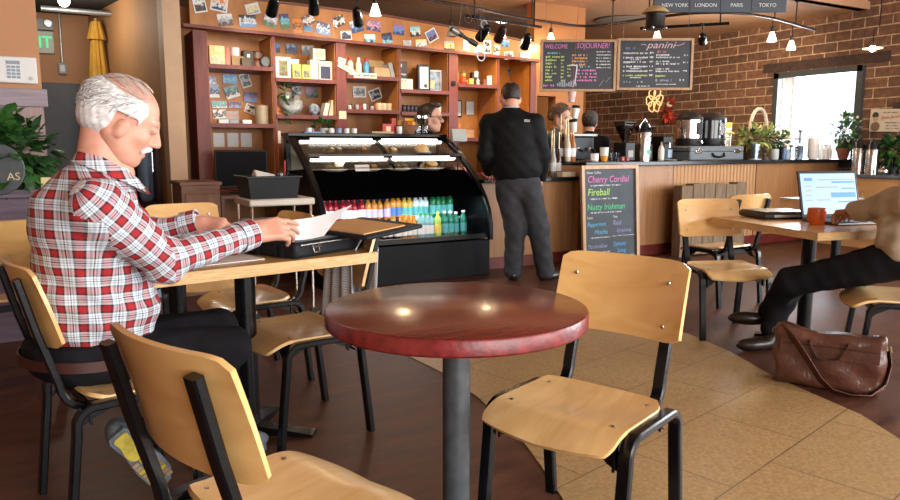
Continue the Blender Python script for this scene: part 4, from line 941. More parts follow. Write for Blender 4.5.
# frames and papers in the fifth bay
for x, z, w_, h_, lab, fr_ in ((4.62, 1.69, .20, .21, 'framed notice on the back of the fifth bay, left one', 1), (4.84, 1.70, .14, .19, 'pale paper notice in the fifth bay, right of the framed one', 0)):
    q = thing('framed_notice' if fr_ else 'notice', lab, 'notice', (x, Y1-.012, z))
    if fr_: box((0, .002, 0), (w_, .012, h_)).build('frame', black, q, smooth=False)
    box((0, -.006, 0), (w_-.03, .003, h_-.03)).build('paper', mat('grey_paper', (.55, .56, .56), .6, noise=.1, nscale=40), q, smooth=False)
for x, z, w_, h_, m_, lab in ((4.50, 1.50, .07, .12, cream, 'warm upright card at the left of the fifth bay below the framed notice'), (4.64, 1.475, .14, .07, mat('amber_card', (.6, .28, .07), .6, noise=.3, nscale=20), 'amber picture card lying against the back of the fifth bay'), (4.62, 1.37, .22, .09, cream, 'wide cream card at the bottom of the fifth bay'), (4.84, 1.38, .14, .10, mat('peach_card', (.7, .42, .25), .6, noise=.2), 'peach card at the bottom right of the fifth bay')):
    tag(box((0, 0, 0), (w_, .004, h_)).build('card', m_, smooth=False, loc=(x, Y1-.008, z)), lab, 'card')
for x, z, lab in ((2.955, 1.555, 'small cream card on the red post right of the plate'), ):
    tag(box((0, 0, 0), (.085, .003, .085)).build('card', cream, smooth=False, loc=(x, Y0-.003, z)), lab, 'card')
tag(box((0, 0, 0), (.05, .02, .055)).build('wall_switch', black, loc=(4.345, Y0-.01, 1.95), bevel=.004), 'small black box fixed to the post left of the toy shelf', 'switch')

# ---- things standing on the shelves
def std(name, label, cat, mb, m, loc, rotz=0, group=None, smooth=True, bevel=0, ang=35):
    o = mb.build(name, m, smooth=smooth, bevel=bevel, ang=ang); o.location = loc; o.rotation_euler = (0, 0, R(rotz)); return tag(o, label, cat, group)
def carton(x, y, z, w_, d_, h_, m, label, rotz=0, face=None, name='carton', cat='box'):
    b = thing(name, label, cat, (x, y, z), R(rotz)); box((0, 0, h_/2), (w_, d_, h_)).build('body', m, b, smooth=False, bevel=.003)
    if face:
        fm, fw, fh, fz = face; box((0, -d_/2-.001, fz), (fw, .003, fh)).build('front_label', fm, b, smooth=False)
    return b
def mug(x, y, z, r, h, m, label, rotz=0, group=None, name='mug', cat='mug'):
    b = thing(name, label, cat, (x, y, z), R(rotz), group)
    MB().lathe([(r*.8, 0), (r, h*.12), (r, h), (r*.9, h), (r*.88, h*.14), (0, h*.12)], 18, cap=False).build('body', m, b)
    MB().tube([(r*.95, 0, h*.8), (r*1.45, 0, h*.78), (r*1.6, 0, h*.5), (r*1.4, 0, h*.25), (r*.95, 0, h*.2)], r*.11, 6).build('handle', m, b)
    return b
ys = 7.60
kraft = mat('kraft_board', (.46, .32, .17), .75, noise=.15); dkbox = mat('dark_box', (.03, .022, .02), .5, noise=.3); gold_t = mat('gold_tin', (.72, .42, .08), .4, col2=(.85, .66, .35), nscale=22)
carton(1.675, ys, 2.02, .15, .12, .19, gold_t, 'orange and cream patterned box, leftmost on the top left shelf', face=(mat('cream_pattern', (.75, .6, .4), .6, noise=.3, nscale=40), .13, .08, .05))
std('tall_tin', 'pink tin beside the orange patterned box on the top left shelf', 'tin', MB().lathe([(.04, 0), (.04, .15), (.03, .165), (.03, .18)], 16), mat('pink_tin', (.62, .25, .2), .4, noise=.2), (1.775, ys-.02, 2.02))
carton(1.885, ys, 2.02, .14, .12, .10, kraft, 'small kraft box under the white pitcher')
mug(1.865, ys, 2.12, .045, .085, plate_m, 'white milk pitcher standing on the kraft box', 160, name='milk_pitcher', cat='pitcher')
carton(1.985, ys-.01, 2.02, .10, .10, .16, dkbox, 'black box with a white spot on the top left shelf', face=(white, .03, .035, .11))
carton(1.945, ys-.09, 2.02, .09, .06, .08, mat('brown_tin', (.1, .06, .03), .5, noise=.3), 'low dark brown box in front of the black one')
q = thing('drum_tin', 'brown round tin with a rim, right of the black box', 'tin', (2.085, ys, 2.02)); MB().lathe([(.05, 0), (.055, .06), (.04, .075), (.06, .09), (.062, .15), (.05, .16)], 18).build('body', mat('copper_brown', (.25, .10, .05), .4, noise=.3), q); MB().lathe([(.063, .148), (.063, .165), (.02, .17)], 18).build('lid', dkbox, q)
q = thing('round_clock', 'black round clock at the right end of the top left shelf', 'clock', (2.155, ys-.06, 2.02)); MB().lathe([(.055, -.02), (.06, 0), (.055, .02)], 24, (0, 0, .06), (R(90), 0, 0)).build('case', black, q); MB().lathe([(.045, .0205), (.0, .0215)], 24, (0, 0, .06), (R(90), 0, 0), cap=False).build('dial', mat('grey_dial', (.12, .13, .14), .3, noise=.3), q)
q = thing('canister', 'tan lidded canister on the second shelf of the first bay', 'canister', (2.115, ys, 1.445)); MB().lathe([(.065, 0), (.068, .01), (.068, .155), (.066, .16)], 24).build('body', mat('tan_enamel', (.42, .35, .25), .4, noise=.08), q); MB().lathe([(.071, .16), (.071, .19), (.04, .20), (0, .202)], 24, cap=False).build('lid', mat('tan_enamel', (.42, .35, .25)), q)
for k, x in enumerate((1.70, 1.80, 1.93)):
    std('card_stand', ('white paper stack at the left of the canister shelf', 'grey tray in the middle of the canister shelf', 'small pale dish left of the canister')[k], ('paper', 'tray', 'dish')[k], MB().box((0, 0, .02), (.10, .09, .04)), (white, mat('grey_tray', (.35, .36, .36), .5, noise=.1), plate_m)[k], (x, ys-.06, 1.445), 4*k, bevel=.006)
# second bay
pos = mat('espresso_poster', (.80, .78, .70), .55, noise=.06)
carton(2.355, ys, 1.92, .16, .05, .225, pos, 'white coffee box showing a dark bag, left on the second bay shelf', face=(mat('bag_picture', (.05, .055, .05), .5, col2=(.35, .32, .12), nscale=26), .09, .16, .11))
for k, x in enumerate((2.50, 2.605)):
    carton(x, ys, 1.92, .095, .06, .16, mat('lime_pack', (.55, .55, .05), .45, col2=(.75, .72, .2), nscale=30), ('lime green coffee pack next to the white coffee box', 'second lime green coffee pack, right of the first')[k], face=(mat('dark_oval', (.05, .06, .03), .5, col2=(.4, .4, .3), nscale=40), .06, .07, .06))
tag(box((0, 0, 0), (.11, .003, .05), (R(15), 0, 0)).build('card', white, smooth=False, loc=(2.50, ys+.06, 2.115)), 'white slip standing behind the lime green packs', 'card')
carton(2.70, ys+.02, 1.92, .11, .1, .215, pos, 'tall cream carton left of the navy framed one')
carton(2.81, ys, 1.92, .15, .1, .205, mat('cream_carton', (.80, .76, .64), .6, noise=.05), 'cream carton with a navy square front', face=(mat('navy_square', (.02, .035, .10), .5, noise=.2), .11, .13, .085))
carton(2.745, ys, 2.137, .14, .09, .115, mat('cream_carton', (.80, .76, .64)), 'cream carton lying across the top of the two tall ones', face=(mat('faint_print', (.62, .52, .4), .6, noise=.2, nscale=30), .09, .06, .055))
# plate and foliage
q = thing('display_plate', 'large black and white marbled plate standing in the second bay', 'plate', (2.41, 7.48, 1.545)); MB().lathe([(.0, .012), (.085, .012), (.118, -.006), (.122, -.002), (.09, .02), (0, .02)], 36, (0, .03, .122), (R(82), 0, 0), cap=False).build('plate', mat('marbled_plate', (.012, .014, .018), .25, col2=(.50, .50, .46), nscale=9), q); box((0, .06, .03), (.08, .05, .06)).build('stand', black, q)
q = thing('display_plate', 'small dark plate right of the marbled one', 'plate', (2.66, 7.48, 1.545)); MB().lathe([(0, .006), (.045, .006), (.06, -.004), (.048, .012), (0, .012)], 24, (0, .03, .068), (R(82), 0, 0), cap=False).build('plate', mat('dark_plate', (.03, .05, .09), .3, col2=(.4, .5, .55), nscale=30), q); box((0, .05, .02), (.05, .04, .04)).build('stand', black, q)
carton(2.29, ys, 1.545, .08, .07, .09, mat('orange_bag', (.72, .25, .03), .5, noise=.2), 'orange packet at the left of the plate')
for k, (x, h_) in enumerate(((2.79, .14), (2.855, .17))):
    o = carton(x, ys, 1.545, .05, .12, h_, cream if k else pos, ('cream book leaning in the second bay', 'yellowish book leaning at the right end of the second bay')[k], name='book', cat='book'); o.rotation_euler = (0, R(14), 0)
def leaf_mesh(mb, p, d, up, L_, W_):
    d = Vector(d).normalized(); up = Vector(up); s = d.cross(up).normalized(); n_ = s.cross(d); p = Vector(p)
    c = [p, p+d*L_*.3+s*W_*.5+n_*L_*.06, p+d*L_*.3-s*W_*.5+n_*L_*.06, p+d*L_*.65+s*W_*.38+n_*L_*.03, p+d*L_*.65-s*W_*.38+n_*L_*.03, p+d*L_-n_*L_*.1, p+d*L_*.3, p+d*L_*.65-n_*L_*.02]
    mb.add(c, [(0, 1, 6), (0, 6, 2), (1, 3, 7, 6), (6, 7, 4, 2), (3, 5, 7), (7, 5, 4)])
def foliage(rg, center, rad, n, L_, W_, bias=(0, 0, .3), inner=.45):
    mb = MB()
    for _ in range(n):
        v = Vector((rg.gauss(0, 1), rg.gauss(0, 1), rg.gauss(0, 1))).normalized(); r_ = rg.uniform(inner, 1)
        p = Vector((v.x*rad[0]*r_, v.y*rad[1]*r_, v.z*rad[2]*r_))+Vector(center); d = v+Vector(bias)+Vector((rg.uniform(-.6, .6), rg.uniform(-.6, .6), rg.uniform(-.7, .3)))
        l = L_*rg.uniform(.65, 1.25); leaf_mesh(mb, p, d, (rg.uniform(-.3, .3), rg.uniform(-.3, .3), 1), l, W_*l/L_)
    return mb
leafg = mat('leaf_green', (.022, .085, .016), .42, col2=(.06, .18, .035), nscale=7); leafd = mat('leaf_dark', (.010, .038, .012), .45, col2=(.035, .10, .028), nscale=9); leafy = mat('leaf_variegated', (.12, .22, .05), .45, col2=(.55, .52, .20), nscale=14)
rg = random.Random(11)
q = thing('trailing_vine', 'trailing ivy hanging down the left of the second bay, beside the marbled plate', 'plant', (2.40, 7.56, 1.92))
foliage(rg, (-.03, -.06, -.14), (.09, .05, .12), 46, .055, .04).build('leaves', leafd, q, smooth=False); MB().tube([(-.05, -.05, 0), (-.07, -.08, -.12), (-.05, -.06, -.28), (-.08, -.07, -.42)], .005, 5).build('stem', leafg, q); foliage(rg, (-.06, -.07, -.34), (.05, .04, .14), 22, .05, .035).build('leaves', leafg, q, smooth=False)
q = thing('small_plant', 'small green plant on top of the display case in front of the marbled plate', 'plant', (2.46, 6.70, 1.34)); MB().lathe([(.03, 0), (.045, .05)], 14).build('pot', plate_m, q); foliage(rg, (0, 0, .075), (.11, .07, .04), 40, .06, .045).build('leaves', leafg, q, smooth=False)
carton(2.27, ys-.03, 1.25, .05, .05, .13, plate_m, 'white bottle-shaped box low at the left of the second bay')
# third bay
for k, (x, cm_, bm2) in enumerate(((3.115, red, white), (3.215, white, plate_m), (3.31, red, mat('blue_label', (.10, .35, .62), .4, noise=.1)))):
    q = thing('spray_bottle', ('white bottle with a red cap, leftmost of three on the third bay shelf', 'white bottle, middle of three on the third bay shelf', 'blue labelled bottle with a red cap, right of the white ones')[k], 'bottle', (x, ys, 1.985))
    MB().lathe([(.030, 0), (.034, .01), (.034, .14), (.018, .165), (.016, .175)], 16).build('body', bm2, q); MB().lathe([(.02, .172), (.02, .20), (.01, .21)], 12).build('cap', cm_, q); MB().lathe([(.0348, .05), (.0348, .12)], 16, cap=False).build('label_band', cream if k != 2 else bm2, q)
q = carton(3.47, ys, 1.985, .20, .16, .105, kraft, 'open kraft carton on the third bay shelf'); fl_ = box((.0, .07, .15), (.19, .006, .11), (R(-30), 0, R(4))).build('flap', kraft, q, smooth=False); box((-.02, -.02, .112), (.16, .1, .02), (0, R(-8), 0)).build('contents', mat('brown_paper', (.22, .14, .08), .8, noise=.2), q, smooth=False)
o = carton(3.60, ys-.02, 1.985, .05, .14, .17, mat('grey_slab', (.30, .30, .31), .5, noise=.15), 'grey folder leaning against the right end of the third bay shelf', name='folder', cat='folder'); o.rotation_euler = (0, R(-14), 0)
signm = mat('sign_strip', (.80, .74, .56), .6, noise=.06); ink = mat('dark_ink', (.04, .03, .03), .6)
def scribble(par, x0, x1, z, h_, m, seed, y=-.003, thick=.0016):
    rg2 = random.Random(seed); x = x0; mb = MB()
    while x < x1:
        w_ = rg2.uniform(.35, .9)*h_; w_ = min(w_, x1-x)
        mb.box((x+w_/2, y, z+rg2.uniform(-.1, .1)*h_), (w_*.8, thick, h_*rg2.uniform(.45, 1))); x += w_+(h_*.9 if rg2.random() < .2 else h_*.12)
    return mb.build('lettering', m, par, smooth=False)
q = thing('sign_strip', 'long white lettered strip on the front edge of the third bay shelf', 'sign', (3.225, Y0-.012, 1.985)); box((0, 0, 0), (.27, .004, .055)).build('card', signm, q, smooth=False); scribble(q, -.12, .12, 0, .022, ink, 3)
q = thing('sign_strip', 'tilted white strip hanging across the wide post, lower one', 'sign', (3.005, Y0-.014, 2.05)); q.rotation_euler = (0, R(24), 0); box((0, 0, 0), (.20, .004, .05)).build('card', signm, q, smooth=False); scribble(q, -.08, .08, 0, .02, ink, 4)
q = thing('sign_strip', 'small tilted white tag at the top of the wide post', 'sign', (2.955, Y0-.014, 2.13)); q.rotation_euler = (0, R(14), 0); box((0, 0, 0), (.085, .004, .05)).build('card', signm, q, smooth=False); scribble(q, -.03, .03, 0, .02, ink, 5)
for k in range(8):
    mug(3.10+.045*k, ys+.02*(k % 2), 1.62, .021, .05+.02*((k*5) % 3)/2, (plate_m, mat('cup_brown', (.16, .07, .04), .4), mat('cup_grey', (.42, .42, .42), .4), mat('cup_red', (.4, .05, .04), .4))[k % 4], 'small %s cup in the row of cups on the third bay shelf' % ('white', 'brown', 'grey', 'red')[k % 4], 30, 'small %s cups in the row' % ('white', 'brown', 'grey', 'red')[k % 4], name='espresso_cup', cat='cup')
cu_ = mat('cream_mug', (.72, .60, .38), .35, noise=.1)
for k in range(3): mug(3.455+.065*k, ys, 1.62, .036, .085, cu_, 'cream mug at the right of the row of cups', 0, 'cream mugs in the third bay')
# fourth bay
dm = mat('menu_dark', (.035, .025, .02), .5, noise=.3)
q = carton(3.79, 7.72, 1.86, .17, .02, .34, dm, 'tall dark menu poster with white writing in the fourth bay', face=(white, .03, .035, .29), name='poster', cat='poster'); scribble(q, -.05, .07, .19, .03, white, 8, -.013)
q = carton(3.80, 7.60, 1.86, .17, .02, .13, signm, 'cream lettered card in front of the dark menu poster', name='card', cat='card'); scribble(q, -.06, .0, .105, .016, ink, 9, -.0115); scribble(q, -.06, .05, .06, .01, mat('faint_ink', (.45, .4, .35), .6), 10, -.0115)
q = carton(4.03, 7.60, 1.86, .165, .03, .30, black, 'black framed light blue poster in the fourth bay', face=(mat('sky_poster', (.35, .55, .66), .4, col2=(.80, .78, .68), nscale=5), .115, .25, .15), name='framed_poster', cat='poster'); MB().lathe([(.022, .0175), (.0, .0176)], 16, (.02, 0, .06), (R(90), 0, 0), cap=False).build('dark_figure', dm, q)
q = carton(4.19, 7.62, 1.86, .175, .02, .25, white, 'white bordered blue picture of children right of the framed poster', face=(mat('kids_picture', (.02, .09, .30), .4, col2=(.45, .55, .60), nscale=18), .145, .215, .127), name='picture', cat='picture'); box((-.035, -.0125, .08), (.06, .003, .09)).build('yellow_figure', gold_t, q, smooth=False)
carton(4.12, 7.80, 1.86, .14, .02, .31, cream, 'plain cream board behind the framed poster', name='board', cat='board')
for k in range(6):
    std('dark_jar', 'dark jar in the row on the lower shelf of the fourth bay', 'jar', MB().lathe([(.022, 0), (.028, .01), (.028, .06), (.018, .07), (.02, .085)], 12), mat('dark_jar', (.03, .025, .04), .3, noise=.3), (3.72+.05*k, ys, 1.61), 0, 'dark jars in the fourth bay')
carton(4.235, ys, 1.61, .06, .02, .09, pos, 'pale card standing at the right end of the lower fourth bay shelf', name='card', cat='card')
# fifth bay: bright toys and pots
std('tall_bottle', 'tall yellow bottle at the left of the toy shelf', 'bottle', MB().lathe([(.022, 0), (.024, .14), (.012, .17), (.012, .2)], 14), mat('yellow_glaze', (.85, .55, .08), .3, noise=.1), (4.475, ys, 1.955))
q = thing('toy_figure', 'red and orange toy figure beside the yellow bottle', 'toy', (4.57, ys, 1.955)); MB().ball((0, 0, .05), (.045, .04, .05), 14, 10).build('body', mat('toy_red', (.65, .06, .03), .35, noise=.2), q); MB().ball((.0, -.01, .115), .03, 12, 8).build('head', mat('toy_orange', (.85, .32, .05), .35), q); MB().lathe([(.04, 0), (.015, .03)], 12, (0, 0, .135)).build('hat', mat('toy_grey', (.15, .13, .1), .5), q)
mug(4.68, ys, 1.955, .034, .075, mat('yellow_mug', (.85, .60, .10), .3, noise=.1), 'yellow mug on the toy shelf', 180)
carton(4.79, ys+.08, 1.955, .12, .06, .16, dkbox, 'dark rack behind the small toys, with a white card', face=(white, .05, .07, .14))
std('toy_figure', 'small white toy on the toy shelf', 'toy', MB().lathe([(.02, 0), (.016, .04), (.022, .055), (.0, .085)], 12), plate_m, (4.755, ys-.04, 1.955))
std('toy_figure', 'small brown toy right of the white one', 'toy', MB().lathe([(.026, 0), (.02, .03), (.026, .05), (.0, .085)], 12), mat('toy_brown', (.2, .07, .05), .4), (4.84, ys-.05, 1.955))
std('candle', 'white pillar candle at the right end of the toy shelf', 'candle', MB().lathe([(.034, 0), (.034, .12), (.0, .118)], 18), pos, (4.93, ys-.02, 1.955))
for k, (x, z) in enumerate(((5.12, 1.42), (5.20, 1.42), (5.28, 1.42), (5.36, 1.42))):
    std('glass_jar', 'amber jar on the rightmost bay shelf behind the man in black', 'jar', MB().lathe([(.03, 0), (.035, .01), (.035, .12), (.025, .14), (.027, .16)], 14), mat('amber_jar', (.55, .33, .10), .2, noise=.2), (x, ys, z), 0, 'amber jars in the rightmost bay')
# things on top of the display case
mugs = [(2.30, plate_m), (2.52, plate_m), (2.60, mat('cup_blue', (.2, .3, .5), .3)), (2.68, plate_m), (2.76, plate_m)]
for k, (x, m_) in enumerate(mugs):
    mug(x, 6.66, 1.34, .028, .05, m_, 'small white cup lined up on the display case roof' if m_ is plate_m else 'small blue cup among the white ones on the case roof', 20*k, 'white cups on the case roof' if m_ is plate_m else None, name='espresso_cup', cat='cup')
tag(box((0, 0, .006), (.16, .10, .012)).build('booklet', mat('booklet_blue', (.12, .3, .6), .5, noise=.2), smooth=False, loc=(2.30, 6.60, 1.34)), 'blue booklet at the left end of the case roof', 'booklet')
tag(box((0, 0, .012), (.24, .14, .02)).build('paper_stack', kraft, smooth=False, loc=(3.02, 6.62, 1.34), bevel=.003), 'folded brown paper on the case roof', 'paper')
carton(3.11, 6.66, 1.34, .12, .08, .10, mat('tin_red', (.5, .05, .03), .4, noise=.2), 'red tin on the case roof left of the basket', face=(cream, .05, .05, .05))
carton(3.20, 6.70, 1.34, .05, .05, .16, mat('tin_red', (.5, .05, .03), .4), 'narrow red box behind the white cup on the case roof')
mug(3.22, 6.60, 1.34, .03, .075, plate_m, 'white paper cup beside the basket on the case roof', 90, name='paper_cup', cat='cup')
q = thing('snack_basket', 'brown basket of bright snack packets on the case roof', 'basket', (3.34, 6.68, 1.34)); MB().lathe([(.08, 0), (.115, .09), (.11, .09), (.08, .01), (0, .01)], 20, cap=False).build('basket', mat('wicker_brown', (.22, .10, .04), .7, noise=.35, nscale=50, bump=.5, bscale=90), q)
for k, (m_, a) in enumerate(((mat('pk_orange', (.8, .28, .03), .4, noise=.2), 0), (mat('pk_red', (.55, .05, .04), .4, noise=.2), 1.3), (mat('pk_gold', (.75, .5, .12), .4, noise=.2), 2.6), (mat('pk_brown', (.25, .10, .05), .4, noise=.2), 3.9), (mat('pk_orange', (.8, .28, .03), .4), 5.1))):
    tag(box((3.34+.055*math.cos(a), 6.68+.05*math.sin(a), 1.42), (.075, .03, .11), (.2*math.sin(a), .3*math.cos(a), a)).build('snack_packet', m_, bevel=.006), ('orange snack packet at the right of the basket', 'red snack packet in the basket', 'gold snack packet in the basket', 'brown snack packet in the basket', 'orange snack packet at the back of the basket')[k], 'packet')
q = thing('sign_card', 'yellow lettered card standing above the snack basket', 'sign', (3.42, 6.74, 1.47)); box((0, 0, 0), (.13, .004, .07)).build('card', mat('yellow_card', (.85, .55, .03), .5, noise=.05), q, smooth=False); scribble(q, -.045, .045, 0, .022, mat('brown_ink', (.3, .12, .02), .6), 15); MB().tube([(0, .004, -.03), (0, .01, -.13)], .003, 5).build('stick', black, q)
for k in range(2):
    q = thing('glass_jar', ('tall clear jar on the case roof left of the barista', 'second clear jar on the case roof, nearest the barista')[k], 'jar', (3.475+.075*k, 6.68, 1.34)); MB().lathe([(.036, 0), (.038, .01), (.038, .15), (.03, .165), (.026, .165), (.034, .145), (.034, .012), (0, .01)], 18, cap=False).build('glass', mat('jar_glass', (.75, .85, .9), .06, trans=.8), q); MB().lathe([(.032, .165), (.032, .19), (0, .195)], 16).build('lid', steel, q)
q = thing('card_reader', 'pale grey reader with buttons beside the barista', 'card reader', (3.80, 6.42, .905)); box((0, 0, .20), (.012, .012, .4)).build('pole', black, q, smooth=False); box((0, -.01, .42), (.17, .05, .13), (R(-15), 0, 0)).build('screen', mat('reader_grey', (.55, .58, .55), .4, noise=.08), q, bevel=.006); scribble(q, -.01, .06, .385, .02, black, 21, -.036, .004)
# ================================================================ THINGS ON AND AROUND THE TABLES
nylon = mat('black_nylon', (.008, .010, .014), .6, spec=.3, noise=.3, nscale=30, bump=.15, bscale=120)
def rot2(p, a): return (p[0]*math.cos(a)-p[1]*math.sin(a), p[0]*math.sin(a)+p[1]*math.cos(a))
# laptop bag: near corner (.839,2.642), left edge to (.72,2.984), right edge to (1.267,2.879)
q = thing('laptop_bag', 'flat black laptop bag lying on the light wooden table', 'bag', (.985, 2.93, .77), R(26))
box((0, 0, .034), (.45, .34, .066)).build('body', nylon, q, bevel=.016)
box((0, 0, .070), (.43, .32, .012)).build('top_flap', mat('grey_nylon', (.10, .11, .12), .55, noise=.2, nscale=30), q, bevel=.008)
MB().tube([(-.20, -.172, .055), (.20, -.172, .055)], .004, 6).build('zip', steel, q)
MB().tube([(-.14, -.178, .05), (-.14, -.192, .046), (-.105, -.192, .046), (-.105, -.178, .05), (-.105, -.184, .022), (-.14, -.184, .022)], .0035, 6, closed=True).build('buckle', chrome, q)
for x in (-.10, -.06, .04): box((-.227, x, .03), (.012, .014, .05)).build('strap_loop', darkplastic, q, smooth=False)
# folio with a tan pad, resting on the bag and sticking out past the table
q = thing('folio', 'open black folio with a tan writing pad, lying half on the laptop bag', 'folio', (1.215, 2.84, .853), R(-4)); q.rotation_euler = (R(2), R(-3), R(24))
box((0, 0, .008), (.36, .36, .018)).build('cover', nylon, q, bevel=.007); box((-.03, .01, .019), (.26, .31, .006)).build('writing_pad', mat('tan_pad', (.62, .33, .12), .6, noise=.06), q, smooth=False, bevel=.001)
# sheet in his hand
def sheet_fn(u, v):
    a, b, c, d = Vector((.787, 2.652, .862)), Vector((.845, 2.655, .93)), Vector((1.045, 2.56, .985)), Vector((.945, 2.60, .868))
    p = (a*(1-u)+d*u)*(1-v)+(b*(1-u)+c*u)*v; return p+Vector((0, .012*math.sin(u*PI), .008*math.sin(v*PI)-.012*math.sin(u*PI)))
tag(MB().sheet(sheet_fn, 10, 6, .0025).build('paper_sheets', mat('bright_paper', (.80, .82, .84), .6, noise=.03, nscale=20), ang=60), 'pale printed sheets held in the right hand of the man in plaid', 'paper')
for k, (x, y, a, l) in enumerate(((.60, 2.83, 12, 'white sheet lying flat under the forearm of the man in plaid'), (.72, 3.30, -8, 'white sheet at the far side of the tables beyond his hands'))):
    tag(box((0, 0, .0015), (.28, .21, .003)).build('paper', white, smooth=False, loc=(x, y, .771), rotz=R(a)), l, 'paper')
# cloth on the chair back
clm = mat('grey_stripe_cloth', (.48, .50, .54), .9, noise=.1); nt = clm.node_tree; n = nt.nodes
tc = n.new('ShaderNodeTexCoord'); wv = n.new('ShaderNodeTexWave'); wv.inputs['Scale'].default_value = 60; wv.bands_direction = 'DIAGONAL'; nt.links.new(tc.outputs['Object'], wv.inputs[0]); rp = n.new('ShaderNodeValToRGB'); rp.color_ramp.elements[0].color = (.46, .48, .52, 1); rp.color_ramp.elements[1].color = (.76, .78, .82, 1); nt.links.new(wv.outputs[0], rp.inputs[0]); nt.links.new(rp.outputs[0], pbr(clm).inputs['Base Color'])
def cloth_fn(u, v):
    y = -.12+.25*u; s = (v-.5)*2; drop = max(0, abs(s)-.06)
    x = -.302+(.030+.24*min(drop, .26) if s > 0 else -.034)*min(1, abs(s)*5)+.014*math.sin(u*19+s)*drop*1.8*(1 if s > 0 else -1)
    return (x, y+.03*math.sin(v*5+u*3)*drop, .868-drop*(.47+.07*math.sin(u*8)))
q = MB().sheet(cloth_fn, 30, 24, .004).build('striped_cloth', clm, ang=80); q.location = (.93, 2.93, 0); q.rotation_euler = (0, 0, R(185)); tag(q, 'grey striped cloth hung over the chair back beside the light wooden table', 'cloth')
# black binder, laptop, orange cup on the right-hand table
q = thing('binder', 'thick black zipped binder on the small table left of the laptop', 'binder', (4.25, 3.04, .745), R(-20))
box((0, 0, .022), (.36, .30, .042)).build('cover', mat('binder_black', (.014, .015, .02), .3, noise=.3), q, bevel=.014); box((.03, -.151, .022), (.28, .004, .016)).build('page_edge', mat('silver_edge', (.45, .48, .52), .35, noise=.1), q, smooth=False); box((0, 0, .045), (.33, .27, .006)).build('raised_panel', mat('binder_black', (.014, .015, .02)), q, bevel=.003)
q = thing('laptop', 'open laptop showing a light blue page with darker blue bars', 'laptop', (4.38, 2.73, .745), R(-16))
q.scale = (1.2, 1.2, 1.2)
lapm = mat('laptop_grey', (.16, .165, .18), .35, .5, noise=.1)
box((0, -.12, .009), (.37, .25, .016)).build('base', lapm, q, bevel=.005); box((0, -.10, .0175), (.31, .11, .002)).build('keyboard', darkplastic, q, smooth=False)
lid = box((0, 0, .125), (.37, .008, .25), (R(-14), 0, 0)).build('lid', darkplastic, q, bevel=.003); lid.location = (0, .035, .012)
def scr(name, x0, x1, z0, z1, m, dy, par):
    return box(((x0+x1)/2, dy, (z0+z1)/2), (x1-x0, .001, z1-z0)).build(name, m, par, smooth=False)
sp_ = bpy.data.objects.new('screen', None)
sm_ = mat('screen_blue', (.3, .5, .7), .3, emit=(.42, .68, 1), estr=.5); sb_ = mat('screen_bar', (.05, .2, .6), .3, emit=(.06, .26, .80), estr=.7); sg_ = mat('screen_text', (.2, .25, .3), .3, emit=(.30, .42, .55), estr=.5)
def scr_t(x0, x1, z0, z1, m, dy, name, par):
    o = box(((x0+x1)/2, dy, (z0+z1)/2), (x1-x0, .001, z1-z0)).build(name, m, par, smooth=False); o.location = (0, .035, .012) if par is q else (0, 0, 0); o.rotation_euler = (0, 0, 0)
    for v_ in o.data.vertices: v_.co = Euler((R(-14), 0, 0)).to_matrix() @ (v_.co-Vector((0, 0, .125)))+Vector((0, 0, .125))
    return o
screen = scr_t(-.172, .172, .018, .235, sm_, -.0052, 'screen', q)
for x0, x1, z0, z1, m_ in ((-.15, -.10, .195, .212, sb_), (-.06, .16, .198, .204, sg_), (.02, .165, .183, .192, sb_), (-.08, .06, .158, .164, sg_), (.08, .165, .150, .157, sb_), (.01, .165, .105, .132, sb_), (-.08, .0, .090, .096, sg_), (.05, .165, .078, .085, sb_), (-.15, -.11, .165, .17, sg_), (-.15, -.11, .14, .145, sg_), (-.15, -.11, .115, .12, sg_), (-.15, -.11, .09, .095, sg_)):
    scr_t(x0, x1, z0, z1, m_, -.0062, 'screen_block', screen)
q = thing('coffee_cup', 'orange coffee cup on the near corner of the table, before the laptop', 'cup', (4.05, 2.62, .745), R(-35)); q.scale = (1.08, 1.08, 1.05)
ocup = mat('orange_glaze', (.60, .12, .025), .3, noise=.08)
MB().lathe([(.032, 0), (.042, .012), (.050, .05), (.047, .095), (.043, .095), (.045, .05), (.036, .016), (0, .014)], 28, cap=False).build('body', ocup, q); MB().tube([(.0, .047, .078), (.0, .075, .075), (.0, .082, .05), (.0, .072, .028), (0, .045, .026)], .007, 8).build('handle', ocup, q); MB().lathe([(.043, .082), (0, .083)], 20, cap=False).build('coffee', mat('coffee', (.03, .012, .006), .15), q)
# leather messenger bag on the floor
leather = mat('brown_leather', (.055, .019, .012), .30, col2=(.115, .042, .026), nscale=7, bump=.25, bscale=45)
leathd = mat('dark_leather', (.05, .018, .012), .4, noise=.2, bump=.2, bscale=60)
q = thing('messenger_bag', 'brown leather messenger bag with a shoulder strap standing on the floor', 'bag', (3.43, 2.10, 0), R(-60))
def bagf(p):
    x, y, z = p[:, 0], p[:, 1], p[:, 2]; t_ = np.clip(z/.30, 0, 1.2)
    P2 = np.stack([x*(1-.04*t_), (y+.02*t_)*(1+.75*t_*t_), z], 1)
    d = s_box(P2, (0, 0, .145), (.245, .10, .145), .04)
    return d*.75+.004*np.sin(x*28+z*34)+.004*np.sin(z*46-x*14)+.010*np.clip(z-.2, 0, .1)*10*np.sin(x*9+1)
V_, Q_ = surf(bagf, (-.3, -.16, -.02), (.3, .16, .34), .011); V_[:, 2] = np.maximum(V_[:, 2], .002)
meshobj('body', V_, Q_, leather, q)
MB().sheet(lambda u, v: ((u-.5)*.44, -.098+.045*v-.012*math.sin(v*PI)-.003, .165+.115*v), 16, 5, .008).build('flap_panel', leather, q, ang=60)
MB().tube([(-.20, -.094, .222), (0, -.092, .226), (.21, -.090, .222)], .0045, 6).build('zip', leathd, q)
